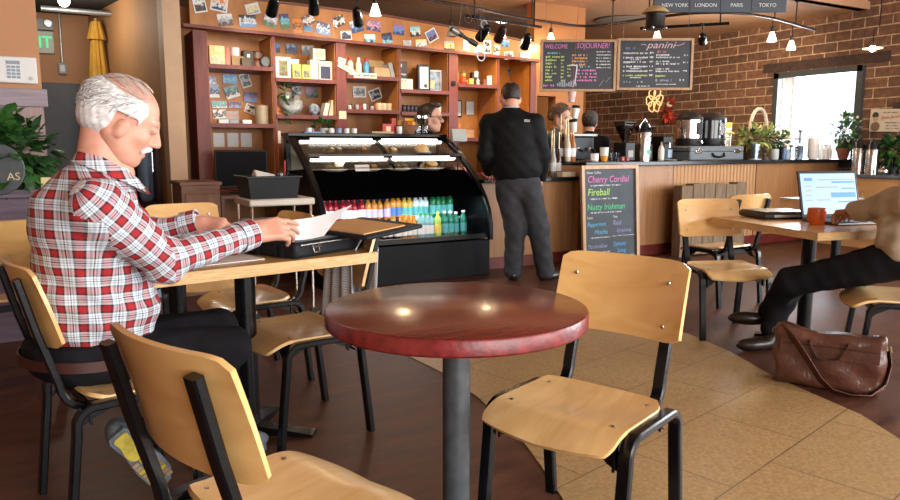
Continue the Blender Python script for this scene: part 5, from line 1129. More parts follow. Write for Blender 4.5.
for s in (-1, 1): MB().tube([(s*.085, -.088, .25), (s*.082, -.112, .235), (s*.05, -.118, .175), (s*.02, -.117, .165), (0, -.117, .163)], 0, flat=(.020, .006, (0, -1, .2))).build('handle', leathd, q)
MB().tube([(-.235, -.02, .27), (-.21, -.07, .292), (-.16, -.105, .255), (-.09, -.126, .16), (-.03, -.135, .07), (.03, -.15, .022), (.11, -.15, .012), (.19, -.135, .02), (.245, -.09, .07), (.262, -.03, .15), (.25, .0, .215)], 0, flat=(.050, .006, (.45, -.75, .45))).build('shoulder_strap', leather, q, ang=70)
MB().tube([(.253, 0, .20), (.268, 0, .215), (.262, 0, .24), (.246, 0, .235)], .004, 6, closed=True).build('strap_ring', mat('brass', (.6, .42, .15), .3, 1), q)
MB().tube([(-.252, 0, .24), (-.268, 0, .25), (-.262, 0, .275), (-.246, 0, .27)], .004, 6, closed=True).build('strap_ring', mat('brass', (.6, .42, .15)), q)
# weathered plank crate leaning by the bar
q = thing('plank_crate', 'weathered grey plank crate against the bar behind the empty chair', 'crate', (6.66, 5.60, 0))
pl = wood('weathered_plank', (.13, .085, .05), (.26, .18, .11), .8, 4, (9, 9, 1))
for k in range(6): box((-.45+.18*k, 0, .395+.006*((k*3) % 4)), (.172, .12, .79)).build('plank', pl, q, smooth=False, bevel=.004)
for z in (.62, .52, .44, .36): box((0, -.066, z), (1.04, .016, .02)).build('slat', mat('slat_grey', (.10, .10, .09), .7, noise=.2), q, smooth=False)
# A-board with the specials
slate = mat('chalkboard', (.035, .05, .065), .6, noise=.25, nscale=6); oakf = wood('pale_oak_frame', (.42, .26, .14), (.58, .38, .22), .5, 4, (6, 6, 1))
q = thing('chalkboard_sign', 'chalkboard of coffee specials in a pale wood frame leaning on the bar', 'sign', (5.125, 5.53, 0), 0); q.rotation_euler = (R(-4), 0, 0)
W_, H_ = .77, 1.03
box((0, .012, H_/2), (W_-.04, .012, H_-.04)).build('slate', slate, q, smooth=False)
for x in (-W_/2+.02, W_/2-.02): box((x, 0, H_/2), (.042, .034, H_)).build('frame_rail', oakf, q, smooth=False, bevel=.004)
for z in (.02, H_-.02): box((0, 0, z), (W_-.084, .034, .042)).build('frame_rail', oakf, q, smooth=False, bevel=.004)
def chalk(name, c): return mat('chalk_'+name, c, .9, noise=.15, nscale=60)
cp, cgr, cgn, ccy, clv, cbl, cwh = chalk('pink', (.75, .22, .52)), chalk('lime', (.45, .80, .14)), chalk('green', (.12, .65, .30)), chalk('cyan', (.15, .50, .72)), chalk('lavender', (.36, .34, .62)), chalk('blue', (.12, .42, .78)), chalk('white', (.72, .74, .76))
def ctext(s_, x, z, size, m, par=q, y=.0045, sx=1, shear=.15, depth=.0008): return text_mesh(s_, size, 'lettering', m, par, (x, y, z), (R(90), 0, 0), depth, shear=shear, sx=sx)
X0 = -.31
ctext('Guest Coffee', X0, .955, .035, cwh); ctext('Cherry Cordial', X0+.01, .885, .095, cp, sx=.95); scribble(q, X0+.05, X0+.46, .825, .016, cwh, 31, .004)
ctext('Fireball', X0+.01, .755, .10, cgr); scribble(q, X0+.05, X0+.42, .69, .018, cwh, 32, .004)
ctext('Nutty Irishman', X0, .605, .088, cgn, sx=.95); scribble(q, X0+.05, X0+.46, .55, .016, cwh, 33, .004)
ctext('Latte', X0, .50, .035, cwh); ctext('Teas', .03, .50, .035, cwh)
ctext('Peppermint', X0, .43, .062, ccy, sx=.85); ctext('Mocha', X0+.09, .35, .066, ccy); scribble(q, X0+.05, X0+.30, .295, .013, cwh, 34, .004)
ctext('Red', .03, .435, .072, clv); ctext('Symphony', .08, .355, .058, clv, sx=.85); scribble(q, .02, .33, .30, .010, cwh, 35, .004)
ctext('Marshmallow', X0, .205, .060, clv, sx=.8); scribble(q, X0+.05, X0+.30, .145, .014, cwh, 36, .004)
ctext('Dynasty', .03, .215, .064, cbl, sx=.85); ctext('Song', .08, .145, .064, cbl); scribble(q, .04, .32, .09, .012, cwh, 37, .004)

# ---- left corner: cart, bin, monitor, boxes, coat, umbrella, planter
creamtop = mat('cream_laminate', (.55, .50, .42), .4, noise=.08)
q = thing('utility_cart', 'small cream topped cart on chrome legs, black bin on it', 'cart', (1.50, 5.15, 0))
box((0, 0, .825), (.47, .44, .05)).build('cart_top', creamtop, q, bevel=.012); box((0, 0, .62), (.44, .40, .018)).build('lower_shelf', darkplastic, q, bevel=.004)
for x in (-.21, .21):
    for y in (-.19, .19): MB().lathe([(.011, .03), (.011, .80)], 10, (x, y, 0)).build('leg', chrome, q); MB().lathe([(.025, -.012), (.025, .012)], 14, (x, y, .025), (R(90), 0, 0)).build('caster', darkplastic, q)
q = thing('storage_bin', 'black plastic bin standing on the cream cart', 'bin', (1.455, 5.14, .85))
mb = MB(); w0, d0, w1, d1, h_ = .33, .32, .37, .36, .155
def rr(w_, d_, z): return [(-w_/2, -d_/2, z), (w_/2, -d_/2, z), (w_/2, d_/2, z), (-w_/2, d_/2, z)]
mb.add(rr(w0, d0, 0)+rr(w1, d1, h_)+rr(w1-.02, d1-.02, h_)+rr(w0-.02, d0-.02, .01), [(3, 2, 1, 0)]+[(i, (i+1) % 4, 4+(i+1) % 4, 4+i) for i in range(4)]+[(4+i, 4+(i+1) % 4, 8+(i+1) % 4, 8+i) for i in range(4)]+[(8+i, 8+(i+1) % 4, 12+(i+1) % 4, 12+i) for i in range(4)]+[(12, 13, 14, 15)])
mb.build('bin_body', mat('bin_plastic', (.009, .011, .013), .5, spec=.25, noise=.2), q, smooth=False); MB().tube([(-.19, -.185, .15), (.19, -.185, .15), (.19, .185, .15), (-.19, .185, .15)], .008, 6, closed=True).build('rim', darkplastic, q)
tag(box((0, 0, 0), (.16, .12, .06), (R(20), R(14), 0)).build('crumpled_paper', white, loc=(1.43, 5.12, .985), bevel=.01), 'white crumpled paper inside the black bin', 'paper')
q = thing('drink_cup', 'clear cup with a red straw standing in the black bin', 'cup', (1.58, 5.14, .862)); MB().lathe([(.032, 0), (.042, .16), (.039, .16), (.03, .01), (0, .008)], 18, cap=False).build('cup', mat('cup_plastic', (.75, .78, .8), .15, trans=.6), q); MB().tube([(0, 0, .02), (.006, 0, .25)], .0045, 8).build('straw', red, q)
tag(box((0, 0, .03), (.30, .26, .06)).build('folded_papers', mat('grey_print', (.50, .52, .55), .7, noise=.3, nscale=30), smooth=False, loc=(1.44, 5.16, .629)), 'stack of grey printed papers on the lower cart shelf', 'paper')
q = thing('back_desk', 'dark wooden desk below the notices, monitor on it', 'desk', (1.86, 7.13, 0)); bw = wood('desk_brown', (.12, .045, .02), (.20, .08, .035), .5, 3, (1, 6, 6))
box((0, 0, .745), (.72, .56, .035)).build('desk_top', bw, q, smooth=False, bevel=.003)
for x in (-.34, .34): box((x, 0, .364), (.03, .52, .727)).build('side_panel', bw, q, smooth=False)
q = thing('monitor', 'black switched-off monitor on the desk below the white notices', 'monitor', (1.765, 7.12, .7625), R(-14))
box((0, 0, .235), (.50, .03, .37)).build('housing', darkplastic, q, bevel=.006); box((0, -.0165, .24), (.47, .002, .33)).build('screen', mat('dead_screen', (.004, .004, .005), .5, spec=.1), q, smooth=False); box((0, .02, .06), (.06, .03, .12)).build('stand_neck', darkplastic, q, smooth=False); box((0, .02, .006), (.24, .16, .012)).build('stand_foot', darkplastic, q, bevel=.004)
q = thing('low_cabinet', 'low brown wooden cabinet left of the cream cart', 'cabinet', (1.17, 6.28, 0)); box((0, 0, .45), (.30, .44, .90)).build('body', bw, q, smooth=False); box((0, 0, .915), (.33, .47, .03)).build('cabinet_top', bw, q, smooth=False, bevel=.004); box((.0, -.222, .50), (.25, .012, .66)).build('door', wood('desk_brown_door', (.16, .06, .025), (.24, .10, .045), .5, 3, (6, 6, 1)), q, smooth=False, bevel=.003)
q = thing('storage_tub', 'pale blue tub beyond the hands of the man in plaid', 'tub', (.86, 6.25, 0)); MB().box((0, 0, .32), (.36, .30, .64), taper=1.08).build('tub_body', mat('pale_blue_plastic', (.28, .42, .58), .5, noise=.08), q, bevel=.01); box((0, 0, .652), (.42, .35, .022)).build('lid', mat('pale_blue_lid', (.40, .52, .64), .5, noise=.06), q, bevel=.006)
# coats on the brown door
for k, (x, y, m_, l_, s_) in enumerate(((.93, 8.32, mat('coat_black', (.012, .013, .016), .8, noise=.4, bump=.3, bscale=18), 'black jacket hanging on the dark brown door behind the man in plaid', 1.0), (1.00, 7.98, mat('coat_blue', (.16, .22, .30), .8, noise=.15, bump=.3, bscale=18), 'blue-grey garment hanging beside the black jacket', .62))):
    q = thing('hanging_coat', l_, 'coat', (x, y, .62))
    def cf(p, s_=s_):
        d = s_box(p, (0, 0, .40), (.055, .17*s_, .36), .05); d = smin(d, s_cap(p, (0, -.13*s_, .68), (-.01, -.19*s_, .16), .05, .04), .04); d = smin(d, s_cap(p, (0, .13*s_, .68), (-.01, .19*s_, .16), .05, .04), .04); d = smin(d, s_cap(p, (0, -.1*s_, .75), (0, .1*s_, .75), .035, .035), .05)
        return d+.012*np.sin(p[:, 1]*48+p[:, 2]*5)*np.clip(1.1-p[:, 2], 0, 1)
    meshobj('coat_body', *surf(cf, (-.14, -.3, -.02), (.14, .3, .86), .014), m_, q); MB().tube([(0, 0, .77), (0, 0, .83), (.03, 0, .85), (.05, 0, .83)], .004, 6).build('hook', steel, q)
umb_m = mat('mustard_canvas', (.52, .27, .03), .8, noise=.12, nscale=8, bump=.2, bscale=30)
q = thing('patio_umbrella', 'furled mustard yellow patio umbrella standing in the corridor corner', 'umbrella', (.74, 9.35, 0))
def um(u, v):
    a = 2*PI*u; z = 2.60-1.75*v; r_ = (.035+.115*min(1, v*1.2)**.9)*(1+.16*math.cos(8*a)); return (r_*math.cos(a), r_*math.sin(a), z)
MB().sheet(um, 64, 10, .006).build('canopy', umb_m, q, ang=70)
MB().sheet(lambda u, v: ((.045+.045*v)*(1+.10*math.cos(8*2*PI*u))*math.cos(2*PI*u), (.045+.045*v)*(1+.10*math.cos(8*2*PI*u))*math.sin(2*PI*u), 2.62-.20*v), 64, 4, .006).build('vent_cap', umb_m, q, ang=70)
MB().lathe([(.02, .02), (.02, 2.66)], 12).build('pole', wood('pole_wood', (.3, .16, .06), (.4, .22, .1)), q); MB().lathe([(.24, 0), (.24, .05), (.05, .09), (.03, .3)], 28).build('base', black, q)
# exit sign, emergency lamp, conduit, pipe and bare lamp
q = thing('exit_sign', 'green lettered exit sign on the back corridor wall', 'sign', (.13, 10.10, 2.45)); box((0, .0, 0), (.40, .06, .26)).build('case', mat('sign_case', (.55, .58, .52), .5, noise=.05), q, bevel=.008)
text_mesh('EXIT', .19, 'lettering', mat('exit_green', (.0, .5, .15), .5, emit=(.05, .85, .25), estr=1.2), q, (0, -.032, -.005), (R(90), 0, 0), .002, 'CENTER', sx=.92)
q = thing('emergency_light', 'grey emergency light box above the exit sign', 'lamp', (.17, 10.09, 2.655)); box((0, 0, 0), (.34, .09, .13)).build('case', mat('grey_case', (.32, .33, .33), .5, noise=.05), q, bevel=.008); MB().lathe([(.02, 0), (.045, .04), (.04, .045), (0, .045)], 18, (.11, -.04, .01), (R(90), 0, 0)).build('lamp_head', steel, q)
q = thing('wall_outlet', 'grey outlet box at the foot of the metal conduit', 'outlet', (.40, 10.09, 2.155)); box((0, 0, 0), (.09, .05, .13)).build('box', mat('grey_case', (.32, .33, .33)), q, bevel=.006); box((0, -.028, 0), (.05, .008, .08)).build('socket_face', white, q, smooth=False, bevel=.002)
tag(MB().lathe([(.013, 2.22), (.013, 2.80)], 10, (.405, 10.10, 0)).build('conduit_pipe', mat('grey_metal', (.35, .35, .35), .4, .6)), 'thin vertical metal conduit above the outlet box', 'pipe')
tag(MB().tube([(.20, 9.2, 2.70), (1.02, 9.2, 2.70)], .03, 12).build('ceiling_pipe', mat('grey_metal', (.35, .35, .35))), 'grey horizontal pipe under the dark corridor ceiling', 'pipe')
q = thing('ceiling_lamp', 'bright bare lamp under the dark corridor ceiling', 'lamp', (.40, 8.60, 2.69)); MB().ball((0, 0, 0), .055, 16, 10).build('bulb', mat('bare_bulb', (1, 1, 1), .4, emit=(1, .95, .85), estr=22), q); MB().lathe([(.03, .045), (.04, .11)], 14).build('socket', steel, q)
point('corridor_lamp', (.40, 8.60, 2.58), 26, (1, .9, .75), .05)
# keypad on the column
q = thing('alarm_keypad', 'white alarm keypad with a small display on the tan column', 'keypad', (-.05, 5.43, 1.69)); box((0, 0, 0), (.24, .036, .165)).build('case', mat('keypad_white', (.72, .72, .70), .5, noise=.03), q, bevel=.008); box((-.01, -.019, .045), (.075, .003, .022)).build('display', mat('lcd', (.05, .06, .11), .2), q, smooth=False)
for i in range(4):
    for j in range(3): box((-.035+.026*j, -.020, .018-.021*i), (.020, .006, .015)).build('key', mat('key_grey', (.24, .32, .40), .5), q, smooth=False, bevel=.002)
MB().lathe([(.012, 0), (.012, .006), (0, .008)], 16, (.085, -.018, -.05), (R(90), 0, 0)).build('knob', mat('keypad_grey', (.5, .5, .48), .5), q)
# planter divider with pothos and a round grey sign
lav = wood('lavender_board', (.26, .20, .24), (.36, .30, .34), .6, 3, (1, 9, 9)); lavd = wood('purple_board', (.10, .07, .10), (.17, .125, .17), .6, 3, (1, 9, 9)); bp_ = wood('pink_beadboard', (.30, .20, .19), (.42, .30, .28), .6, 3, (26, 1, .5))
q = thing('planter_divider', 'purple-grey wooden planter divider at the left edge, leafy plant on its ledge', 'planter', (-.45, 5.33, 0))
box((.0, .04, 1.255), (1.08, .03, .52)).build('back_panel', bp_, q, smooth=False); box((.0, .02, 1.515), (1.13, .05, .11)).build('top_board', lav, q, smooth=False, bevel=.004); box((0, -.06, .45), (.95, .22, .90)).build('trough', lavd, q, smooth=False); box((0, -.08, .925), (1.0, .30, .05)).build('ledge', lavd, q, smooth=False, bevel=.004)
for x in (-.1, -.42): box((x, -.172, .8), (.006, .004, .2)).build('seam', black, q, smooth=False)
rg = random.Random(5)
q = thing('potted_pothos', 'bushy green pothos plant in a pale pot on the planter ledge', 'plant', (-.10, 5.24, .95)); MB().lathe([(.06, 0), (.085, .13), (.078, .13), (.055, .01), (0, .01)], 20, cap=False).build('pot', mat('pale_pot', (.55, .52, .45), .5, noise=.1), q)
foliage(rg, (-.02, -.03, .24), (.22, .15, .24), 210, .105, .075, (0, -.25, .1), .3).build('leaves', leafg, q, smooth=False); foliage(rg, (.05, -.02, .20), (.24, .15, .20), 130, .10, .07, (0, -.25, -.1), .3).build('leaves', leafd, q, smooth=False)
for k in range(9): 
    a = rg.uniform(0, 6.28); MB().tube([(0, 0, .1), (.05*math.cos(a), .05*math.sin(a), .24), (.14*math.cos(a), .11*math.sin(a), .34)], .004, 5).build('stem', leafg, q)
tag(box((0, 0, .035), (.07, .006, .07)).build('plant_tag', mat('yellow_tag', (.75, .62, .3), .6, noise=.2), smooth=False, loc=(.075, 5.12, .95)), 'small yellow and white tag standing among the pothos leaves', 'tag')
q = thing('round_sign', 'round grey sign with pale letters cut by the left edge of the photo', 'sign', (-.185, 5.08, 1.075), R(-18)); MB().lathe([(.15, -.008), (.155, 0), (.15, .008)], 36, (0, 0, 0), (R(90), 0, 0)).build('disc', mat('slate_grey', (.10, .12, .13), .6, noise=.15), q); text_mesh('AS', .065, 'lettering', cream, q, (.055, -.009, -.045), (R(90), 0, 0), .001)
box((0, .012, -.135), (.05, .03, .03)).build('foot', black, q, smooth=False)
q = thing('flower_spray', 'dark pink flowers at the left edge above the round sign', 'flower', (-.30, 5.26, .95)); foliage(rg, (.03, -.02, .42), (.10, .05, .07), 40, .06, .03).build('petals', mat('dark_pink', (.22, .02, .07), .6, noise=.3), q, smooth=False); MB().tube([(0, 0, 0), (.02, 0, .4)], .008, 6).build('stem', leafd, q)
# ================================================================ ON THE BAR
BT_ = 1.0575
def torso_dummy(): pass
# syrup bottles with pumps
pumpc = mat('pump_gold', (.62, .45, .22), .3, .3, noise=.1)
syr = [mat('syrup_amber', (.40, .15, .03), .15, noise=.1), mat('syrup_clear', (.60, .58, .52), .1, noise=.1, trans=.3), mat('syrup_dark', (.06, .02, .012), .15), mat('syrup_cream', (.62, .54, .40), .2)]
nm = ['amber', 'clear', 'dark', 'cream']
for k in range(9):
    x = (4.80, 4.87, 4.99, 5.06, 5.13)[k % 5]+(.02 if k > 4 else 0); y = 6.24-.10*(k//5); zb = .905 if k % 5 < 2 else BT_
    q = thing('syrup_bottle', '%s syrup bottle with a tall pump, beside the man in black' % nm[k % 4], 'bottle', (x, y, zb), 0, '%s syrup bottles' % nm[k % 4])
    MB().lathe([(.030, 0), (.033, .01), (.033, .17), (.016, .235), (.014, .29)], 14).build('body', syr[k % 4], q); MB().lathe([(.0338, .05), (.0338, .14)], 14, cap=False).build('label_band', lw, q)
    MB().tube([(0, 0, .29), (0, 0, .46+.02*(k % 3)), (.012, -.01, .475+.02*(k % 3)), (.035, -.02, .46+.02*(k % 3))], .006, 6).build('pump', pumpc, q)
q = carton(4.80, 5.90, .905, .17, .10, .05, cream, 'cream cardboard tray on the low counter in front of the syrups', name='tray', cat='tray')
q = thing('clipboard_tablet', 'tablet in a red case on the counter in front of the man in black', 'tablet', (3.93, 5.90, .925), R(-8)); q.rotation_euler = (R(14), 0, R(-10)); box((0, 0, 0), (.26, .20, .018)).build('red_case', mat('case_red', (.45, .02, .04), .4, noise=.1), q, bevel=.005); box((0, 0, .010), (.22, .165, .003)).build('sheet', mat('pale_blue_sheet', (.55, .64, .75), .4, noise=.05), q, smooth=False); box((0, .085, .018), (.08, .03, .02)).build('clip', mat('case_red', (.45, .02, .04)), q, bevel=.004)
# espresso machine, cups, grinders, airpots
q = thing('espresso_machine', 'dark espresso machine behind the bar with chrome handles', 'coffee machine', (5.32, 6.36, BT_))
box((0, .02, .14), (.34, .22, .26)).build('body', darkplastic, q, bevel=.015); box((0, -.01, .285), (.36, .26, .03)).build('cup_rail', mat('brushed_rail', (.3, .3, .3), .5, .8), q, bevel=.006)
for x in (-.09, .09): MB().tube([(x, -.10, .13), (x, -.20, .11)], .014, 10).build('portafilter', black, q); MB().lathe([(.03, .11), (.033, .15)], 14, (x, -.105, 0)).build('group_head', chrome, q)
mug(5.25, 5.98, BT_, .045, .085, plate_m, 'white milk jug on the bar left of the orange drink', 200, name='milk_jug', cat='jug')
q = thing('drink_glass', 'glass of orange drink with a white sleeve on the bar', 'glass', (5.34, 5.93, BT_)); MB().lathe([(.032, 0), (.040, .05), (.042, .06)], 18).build('drink', mat('orange_juice', (.80, .36, .05), .2, noise=.05), q); MB().lathe([(.0425, .06), (.048, .15), (.044, .15), (.04, .06)], 18, cap=False).build('cup', plate_m, q)
for k, x in enumerate((5.43, 5.50, 5.57)):
    q = thing('shot_glass', 'small glass on the bar between the orange drink and the grinder', 'glass', (x, 5.98, BT_), 0, 'small glasses by the grinder'); MB().lathe([(.024, 0), (.03, .09), (.027, .09), (.021, .01), (0, .01)], 16, cap=False).build('glass', mat('jar_glass', (.75, .85, .9)), q)
for k in range(2):
    mug(5.53+.07*k, 5.86, BT_, .03, .05, mat('cup_maroon', (.25, .04, .04), .3), 'dark red cup lying by the small glasses', 60*k, 'dark red cups by the grinder', name='espresso_cup', cat='cup')
def grinder(x, y, label, s=1.):
    q = thing('coffee_grinder', label, 'grinder', (x, y, BT_)); box((0, 0, .105*s), (.15*s, .20*s, .21*s)).build('body', darkplastic, q, bevel=.012); box((-.0, -.102*s, .08*s), (.075*s, .006, .075*s)).build('badge', mat('badge_grey', (.35, .33, .30), .5), q, smooth=False, bevel=.002)
    MB().lathe([(.03*s, .21*s), (.035*s, .235*s), (.115*s, .40*s), (.12*s, .42*s), (.112*s, .42*s), (.1*s, .38*s)], 4, (0, 0, 0), (0, 0, R(45)), cap=False).build('hopper', mat('smoky_plastic', (.45, .42, .40), .12, trans=.6), q, smooth=False)
    MB().lathe([(.03*s, .225*s), (.058*s, .285*s), (0, .29*s)], 4, (0, 0, 0), (0, 0, R(45)), cap=False).build('beans', mat('coffee_beans', (.03, .014, .008), .5, noise=.5, nscale=60), q, smooth=False); box((0, 0, .425*s), (.172*s, .172*s, .014)).build('hopper_lid', darkplastic, q, smooth=False)
    return q
grinder(5.74, 6.05, 'coffee grinder with a clear hopper left of the steel airpot'); grinder(6.16, 6.18, 'second coffee grinder right behind the steel airpot', .92)
def airpot(x, y, z, label, r=.075, h=.43, name='airpot'):
    q = thing(name, label, 'coffee pot', (x, y, z)); MB().lathe([(r, 0), (r, .02), (r, h*.72), (r*.96, h*.74)], 26).build('body', steel, q); MB().lathe([(r*.97, h*.73), (r*.95, h*.80), (r*.62, h*.90), (r*.55, h*.97), (r*.35, h)], 22).build('pump_lid', darkplastic, q); MB().tube([(0, -r*.6, h*.84), (0, -r*1.25, h*.83), (0, -r*1.35, h*.76)], .012, 8).build('spout', darkplastic, q); MB().tube([(-r*.95, 0, h*.74), (-r*1.0, 0, h*.9), (0, 0, h*1.08), (r*1.0, 0, h*.9), (r*.95, 0, h*.74)], .006, 6).build('handle', steel, q); return q
q = airpot(5.93, 5.94, BT_, 'tall steel airpot with round stickers in front of the grinders'); 
for z, m_ in ((.20, mat('sticker_lilac', (.62, .55, .72), .5)), (.07, mat('sticker_green', (.1, .45, .3), .5))): MB().lathe([(.030, 0), (.0, .002)], 18, (0, -.0755, z+.03), (R(90), 0, 0), cap=False).build('sticker', m_, q)
q = thing('squeeze_bottle', 'white squeeze bottle on the bar right of the airpot', 'bottle', (6.20, 5.94, BT_)); MB().lathe([(.034, 0), (.034, .13), (.016, .17)], 16).build('body', pos, q); MB().lathe([(.016, .165), (.006, .215)], 12).build('nozzle', mat('nozzle_tan', (.55, .36, .18), .5), q)
tag(MB().lathe([(.0, .004), (.07, .008), (.075, .014), (0, .012)], 24, cap=False).build('saucer', plate_m, loc=(6.20, 5.80, BT_)), 'white saucer in front of the white squeeze bottle', 'saucer')
q = thing('hot_water_tower', 'black machine with chrome fittings left of the grey suitcase', 'coffee machine', (6.36, 6.10, BT_)); box((0, 0, .14), (.16, .22, .28)).build('body', darkplastic, q, bevel=.01); box((.03, -.112, .08), (.07, .006, .09)).build('panel', mat('panel_blue', (.22, .35, .5), .3), q, smooth=False); MB().tube([(-.03, -.1, .2), (-.03, -.16, .2), (-.03, -.16, .15)], .01, 8).build('tap', chrome, q)
# grey suitcase with the urns on it
q = thing('suitcase', 'grey hard suitcase lying on the bar with urns on top', 'suitcase', (7.0, 6.02, BT_)); gcase = mat('grey_suitcase', (.10, .12, .14), .55, col2=(.17, .20, .22), nscale=50, bump=.2, bscale=90)
box((0, 0, .083), (.93, .40, .166)).build('shell', gcase, q, bevel=.018); box((0, -.002, .105), (.94, .404, .008)).build('seam', black, q, smooth=False)
for x in (-.33, .33): box((x, -.205, .105), (.10, .014, .05)).build('latch', chrome, q, bevel=.004)
MB().tube([(-.10, -.205, .085), (-.09, -.225, .05), (0, -.232, .035), (.09, -.225, .05), (.10, -.205, .085)], .011, 8).build('handle', black, q)
for k, (x, y, r_, l) in enumerate(((6.74, 6.03, .155, 'steel-fronted coffee urn on the left end of the grey suitcase'), (7.13, 6.06, .185, 'large black coffee urn in the middle of the grey suitcase'), (7.37, 6.13, .075, 'slim steel airpot behind the right end of the grey suitcase'))):
    z = BT_+.167
    if k == 2: airpot(x, y-.0, z, l, .075, .38); continue
    q = thing('coffee_urn', l, 'coffee urn', (x, y, z)); MB().lathe([(r_*.95, 0), (r_, .03), (r_, .085), (r_*.96, .09)], 30).build('base', darkplastic, q); MB().lathe([(r_*.95, .09), (r_*.97, .30)], 30, cap=False).build('body', steel if k == 0 else mat('black_gloss', (.012, .014, .018), .12), q); MB().lathe([(r_*1.0, .30), (r_*.98, .33), (r_*.6, .385), (r_*.3, .40), (0, .405)], 30, cap=False).build('lid', darkplastic, q)
    MB().tube([(0, -r_*.97, .05), (0, -r_*1.2, .05), (0, -r_*1.22, .03)], .012, 8).build('tap', chrome, q); box((0, -r_*.98, .2), (r_*.5, .01, .14)).build('gauge_panel', darkplastic if k == 0 else steel, q, bevel=.003)
    for s in (-1, 1): MB().tube([(s*r_*.97, 0, .30), (s*r_*1.13, 0, .28), (s*r_*1.13, 0, .22), (s*r_*.97, 0, .2)], .008, 6).build('handle', darkplastic, q)
# plants and the wicker handle basket
rg = random.Random(21)
q = thing('flower_basket', 'basket of leafy plants with a tall pale wicker handle on the bar', 'plant', (8.05, 6.12, BT_)); MB().lathe([(.13, 0), (.17, .15), (.16, .15), (.12, .01), (0, .01)], 22, cap=False).build('basket', mat('wicker_dark', (.09, .05, .03), .8, noise=.3, nscale=40, bump=.4, bscale=80), q)
foliage(rg, (0, -.02, .26), (.40, .20, .14), 190, .13, .055, (0, -.1, .15), .3).build('leaves', leafy, q, smooth=False); foliage(rg, (.1, 0, .24), (.40, .2, .15), 120, .11, .05, (0, -.1, 0), .3).build('leaves', leafd, q, smooth=False)
MB().tube([(.05+.16*math.cos(R(a)), 0, .40+.24*math.sin(R(a))) for a in range(-40, 221, 20)], .022, 8).build('handle', mat('wicker_pale', (.46, .36, .28), .7, noise=.2, nscale=40), q); foliage(rg, (.17, -.14, .24), (.05, .04, .05), 16, .05, .04).build('flower', mat('magenta_petal', (.30, .02, .10), .5, noise=.2), q, smooth=False)
q = thing('ivy_pot', 'green ivy pot between the wicker handle basket and the window', 'plant', (8.55, 6.12, BT_)); MB().lathe([(.08, 0), (.1, .14), (.09, .14), (0, .12)], 18, cap=False).build('pot', black, q); foliage(rg, (0, 0, .22), (.14, .14, .14), 110, .08, .055, (0, 0, .1), .3).build('leaves', leafg, q, smooth=False)
q = thing('orange_can', 'orange and white can on the bar behind the wicker handle basket', 'can', (7.86, 6.40, BT_)); MB().lathe([(.05, 0), (.05, .40)], 18).build('body', plate_m, q); MB().lathe([(.051, .40), (.051, .47), (0, .475)], 18, cap=False).build('lid', mat('can_orange', (.8, .3, .03), .4), q)
q = thing('steel_tumbler', 'blue-grey steel tumbler on a saucer in front of the plants', 'tumbler', (7.72, 5.86, BT_)); MB().lathe([(.04, .008), (.05, .19), (.046, .19), (0, .17)], 20, cap=False).build('body', mat('blue_steel', (.30, .40, .50), .25, .9, noise=.1), q); MB().lathe([(0, 0), (.08, .004), (.08, .01), (0, .008)], 24, cap=False).build('saucer', plate_m, q)
mug(8.07, 5.84, BT_, .05, .13, mat('pale_jug', (.55, .58, .58), .3, noise=.1), 'pale grey jug in front of the plants, right of the steel tumbler', 0, name='jug', cat='jug')
jg = mat('jar_glass', (.75, .85, .9)); jd = mat('jar_blue', (.10, .16, .24), .15, trans=.3)
for k, (x, r_, h_, m_, l) in enumerate(((8.22, .055, .12, jd, 'squat dark blue jar on the bar left of the window'), (8.36, .06, .15, jg, 'clear glass jar on the bar before the window'), (8.47, .05, .16, jd, 'dark glass jar right of the clear one, before the window'))):
    q = thing('glass_jar', l, 'jar', (x, 5.78, BT_)); MB().lathe([(r_, 0), (r_, h_), (r_*.8, h_+.015)], 20).build('body', m_, q); MB().lathe([(r_*.85, h_+.012), (r_*.85, h_+.03), (0, h_+.035)], 18, cap=False).build('lid', steel, q)
q = thing('tap', 'dark tap with a cross handle standing before the window', 'tap', (8.56, 5.84, BT_)); MB().tube([(0, 0, 0), (0, 0, .33), (-.03, -.02, .35)], .012, 10).build('column', mat('dark_pewter', (.12, .12, .12), .3, .8), q); MB().tube([(-.10, 0, .26), (.04, 0, .26)], .010, 8).build('spout', mat('dark_pewter', (.12, .12, .12)), q); MB().lathe([(.022, .34), (.022, .37)], 14).build('knob', mat('dark_pewter', (.12, .12, .12)), q)
mug(8.70, 5.74, BT_, .065, .27, plate_m, 'tall white pitcher before the window', 0, name='pitcher', cat='pitcher')
for k, x in enumerate((8.84, 8.93, 9.01)):
    q = thing('milk_bottle', ('white milk bottle right of the tall pitcher', 'pink-labelled bottle right of the white milk bottle', 'small white bottle nearest the terracotta pot')[k], 'bottle', (x, 5.72, BT_)); MB().lathe([(.032, 0), (.034, .11), (.018, .15), (.018, .17)], 16).build('body', plate_m, q); MB().lathe([(.02, .165), (.02, .185)], 12).build('cap', (white, mat('cap_pink', (.7, .25, .35), .4), white)[k], q)
q = thing('terracotta_plant', 'flowering plant in a terracotta pot at the right end of the bar', 'plant', (9.22, 5.66, BT_)); MB().lathe([(.055, 0), (.08, .11), (.088, .11), (.088, .14), (.075, .14), (.07, .11), (0, .11)], 22, cap=False).build('pot', mat('terracotta', (.32, .11, .055), .7, noise=.15), q); foliage(rg, (0, -.02, .36), (.20, .16, .23), 170, .085, .045, (0, 0, .2), .3).build('leaves', leafg, q, smooth=False); foliage(rg, (-.02, -.04, .40), (.20, .14, .20), 60, .05, .04, (0, 0, .2), .6).build('blossom', mat('pale_blossom', (.62, .50, .48), .6, noise=.2), q, smooth=False); foliage(rg, (.05, 0, .30), (.16, .14, .16), 80, .08, .045, (0, 0, 0), .3).build('leaves', leafd, q, smooth=False)
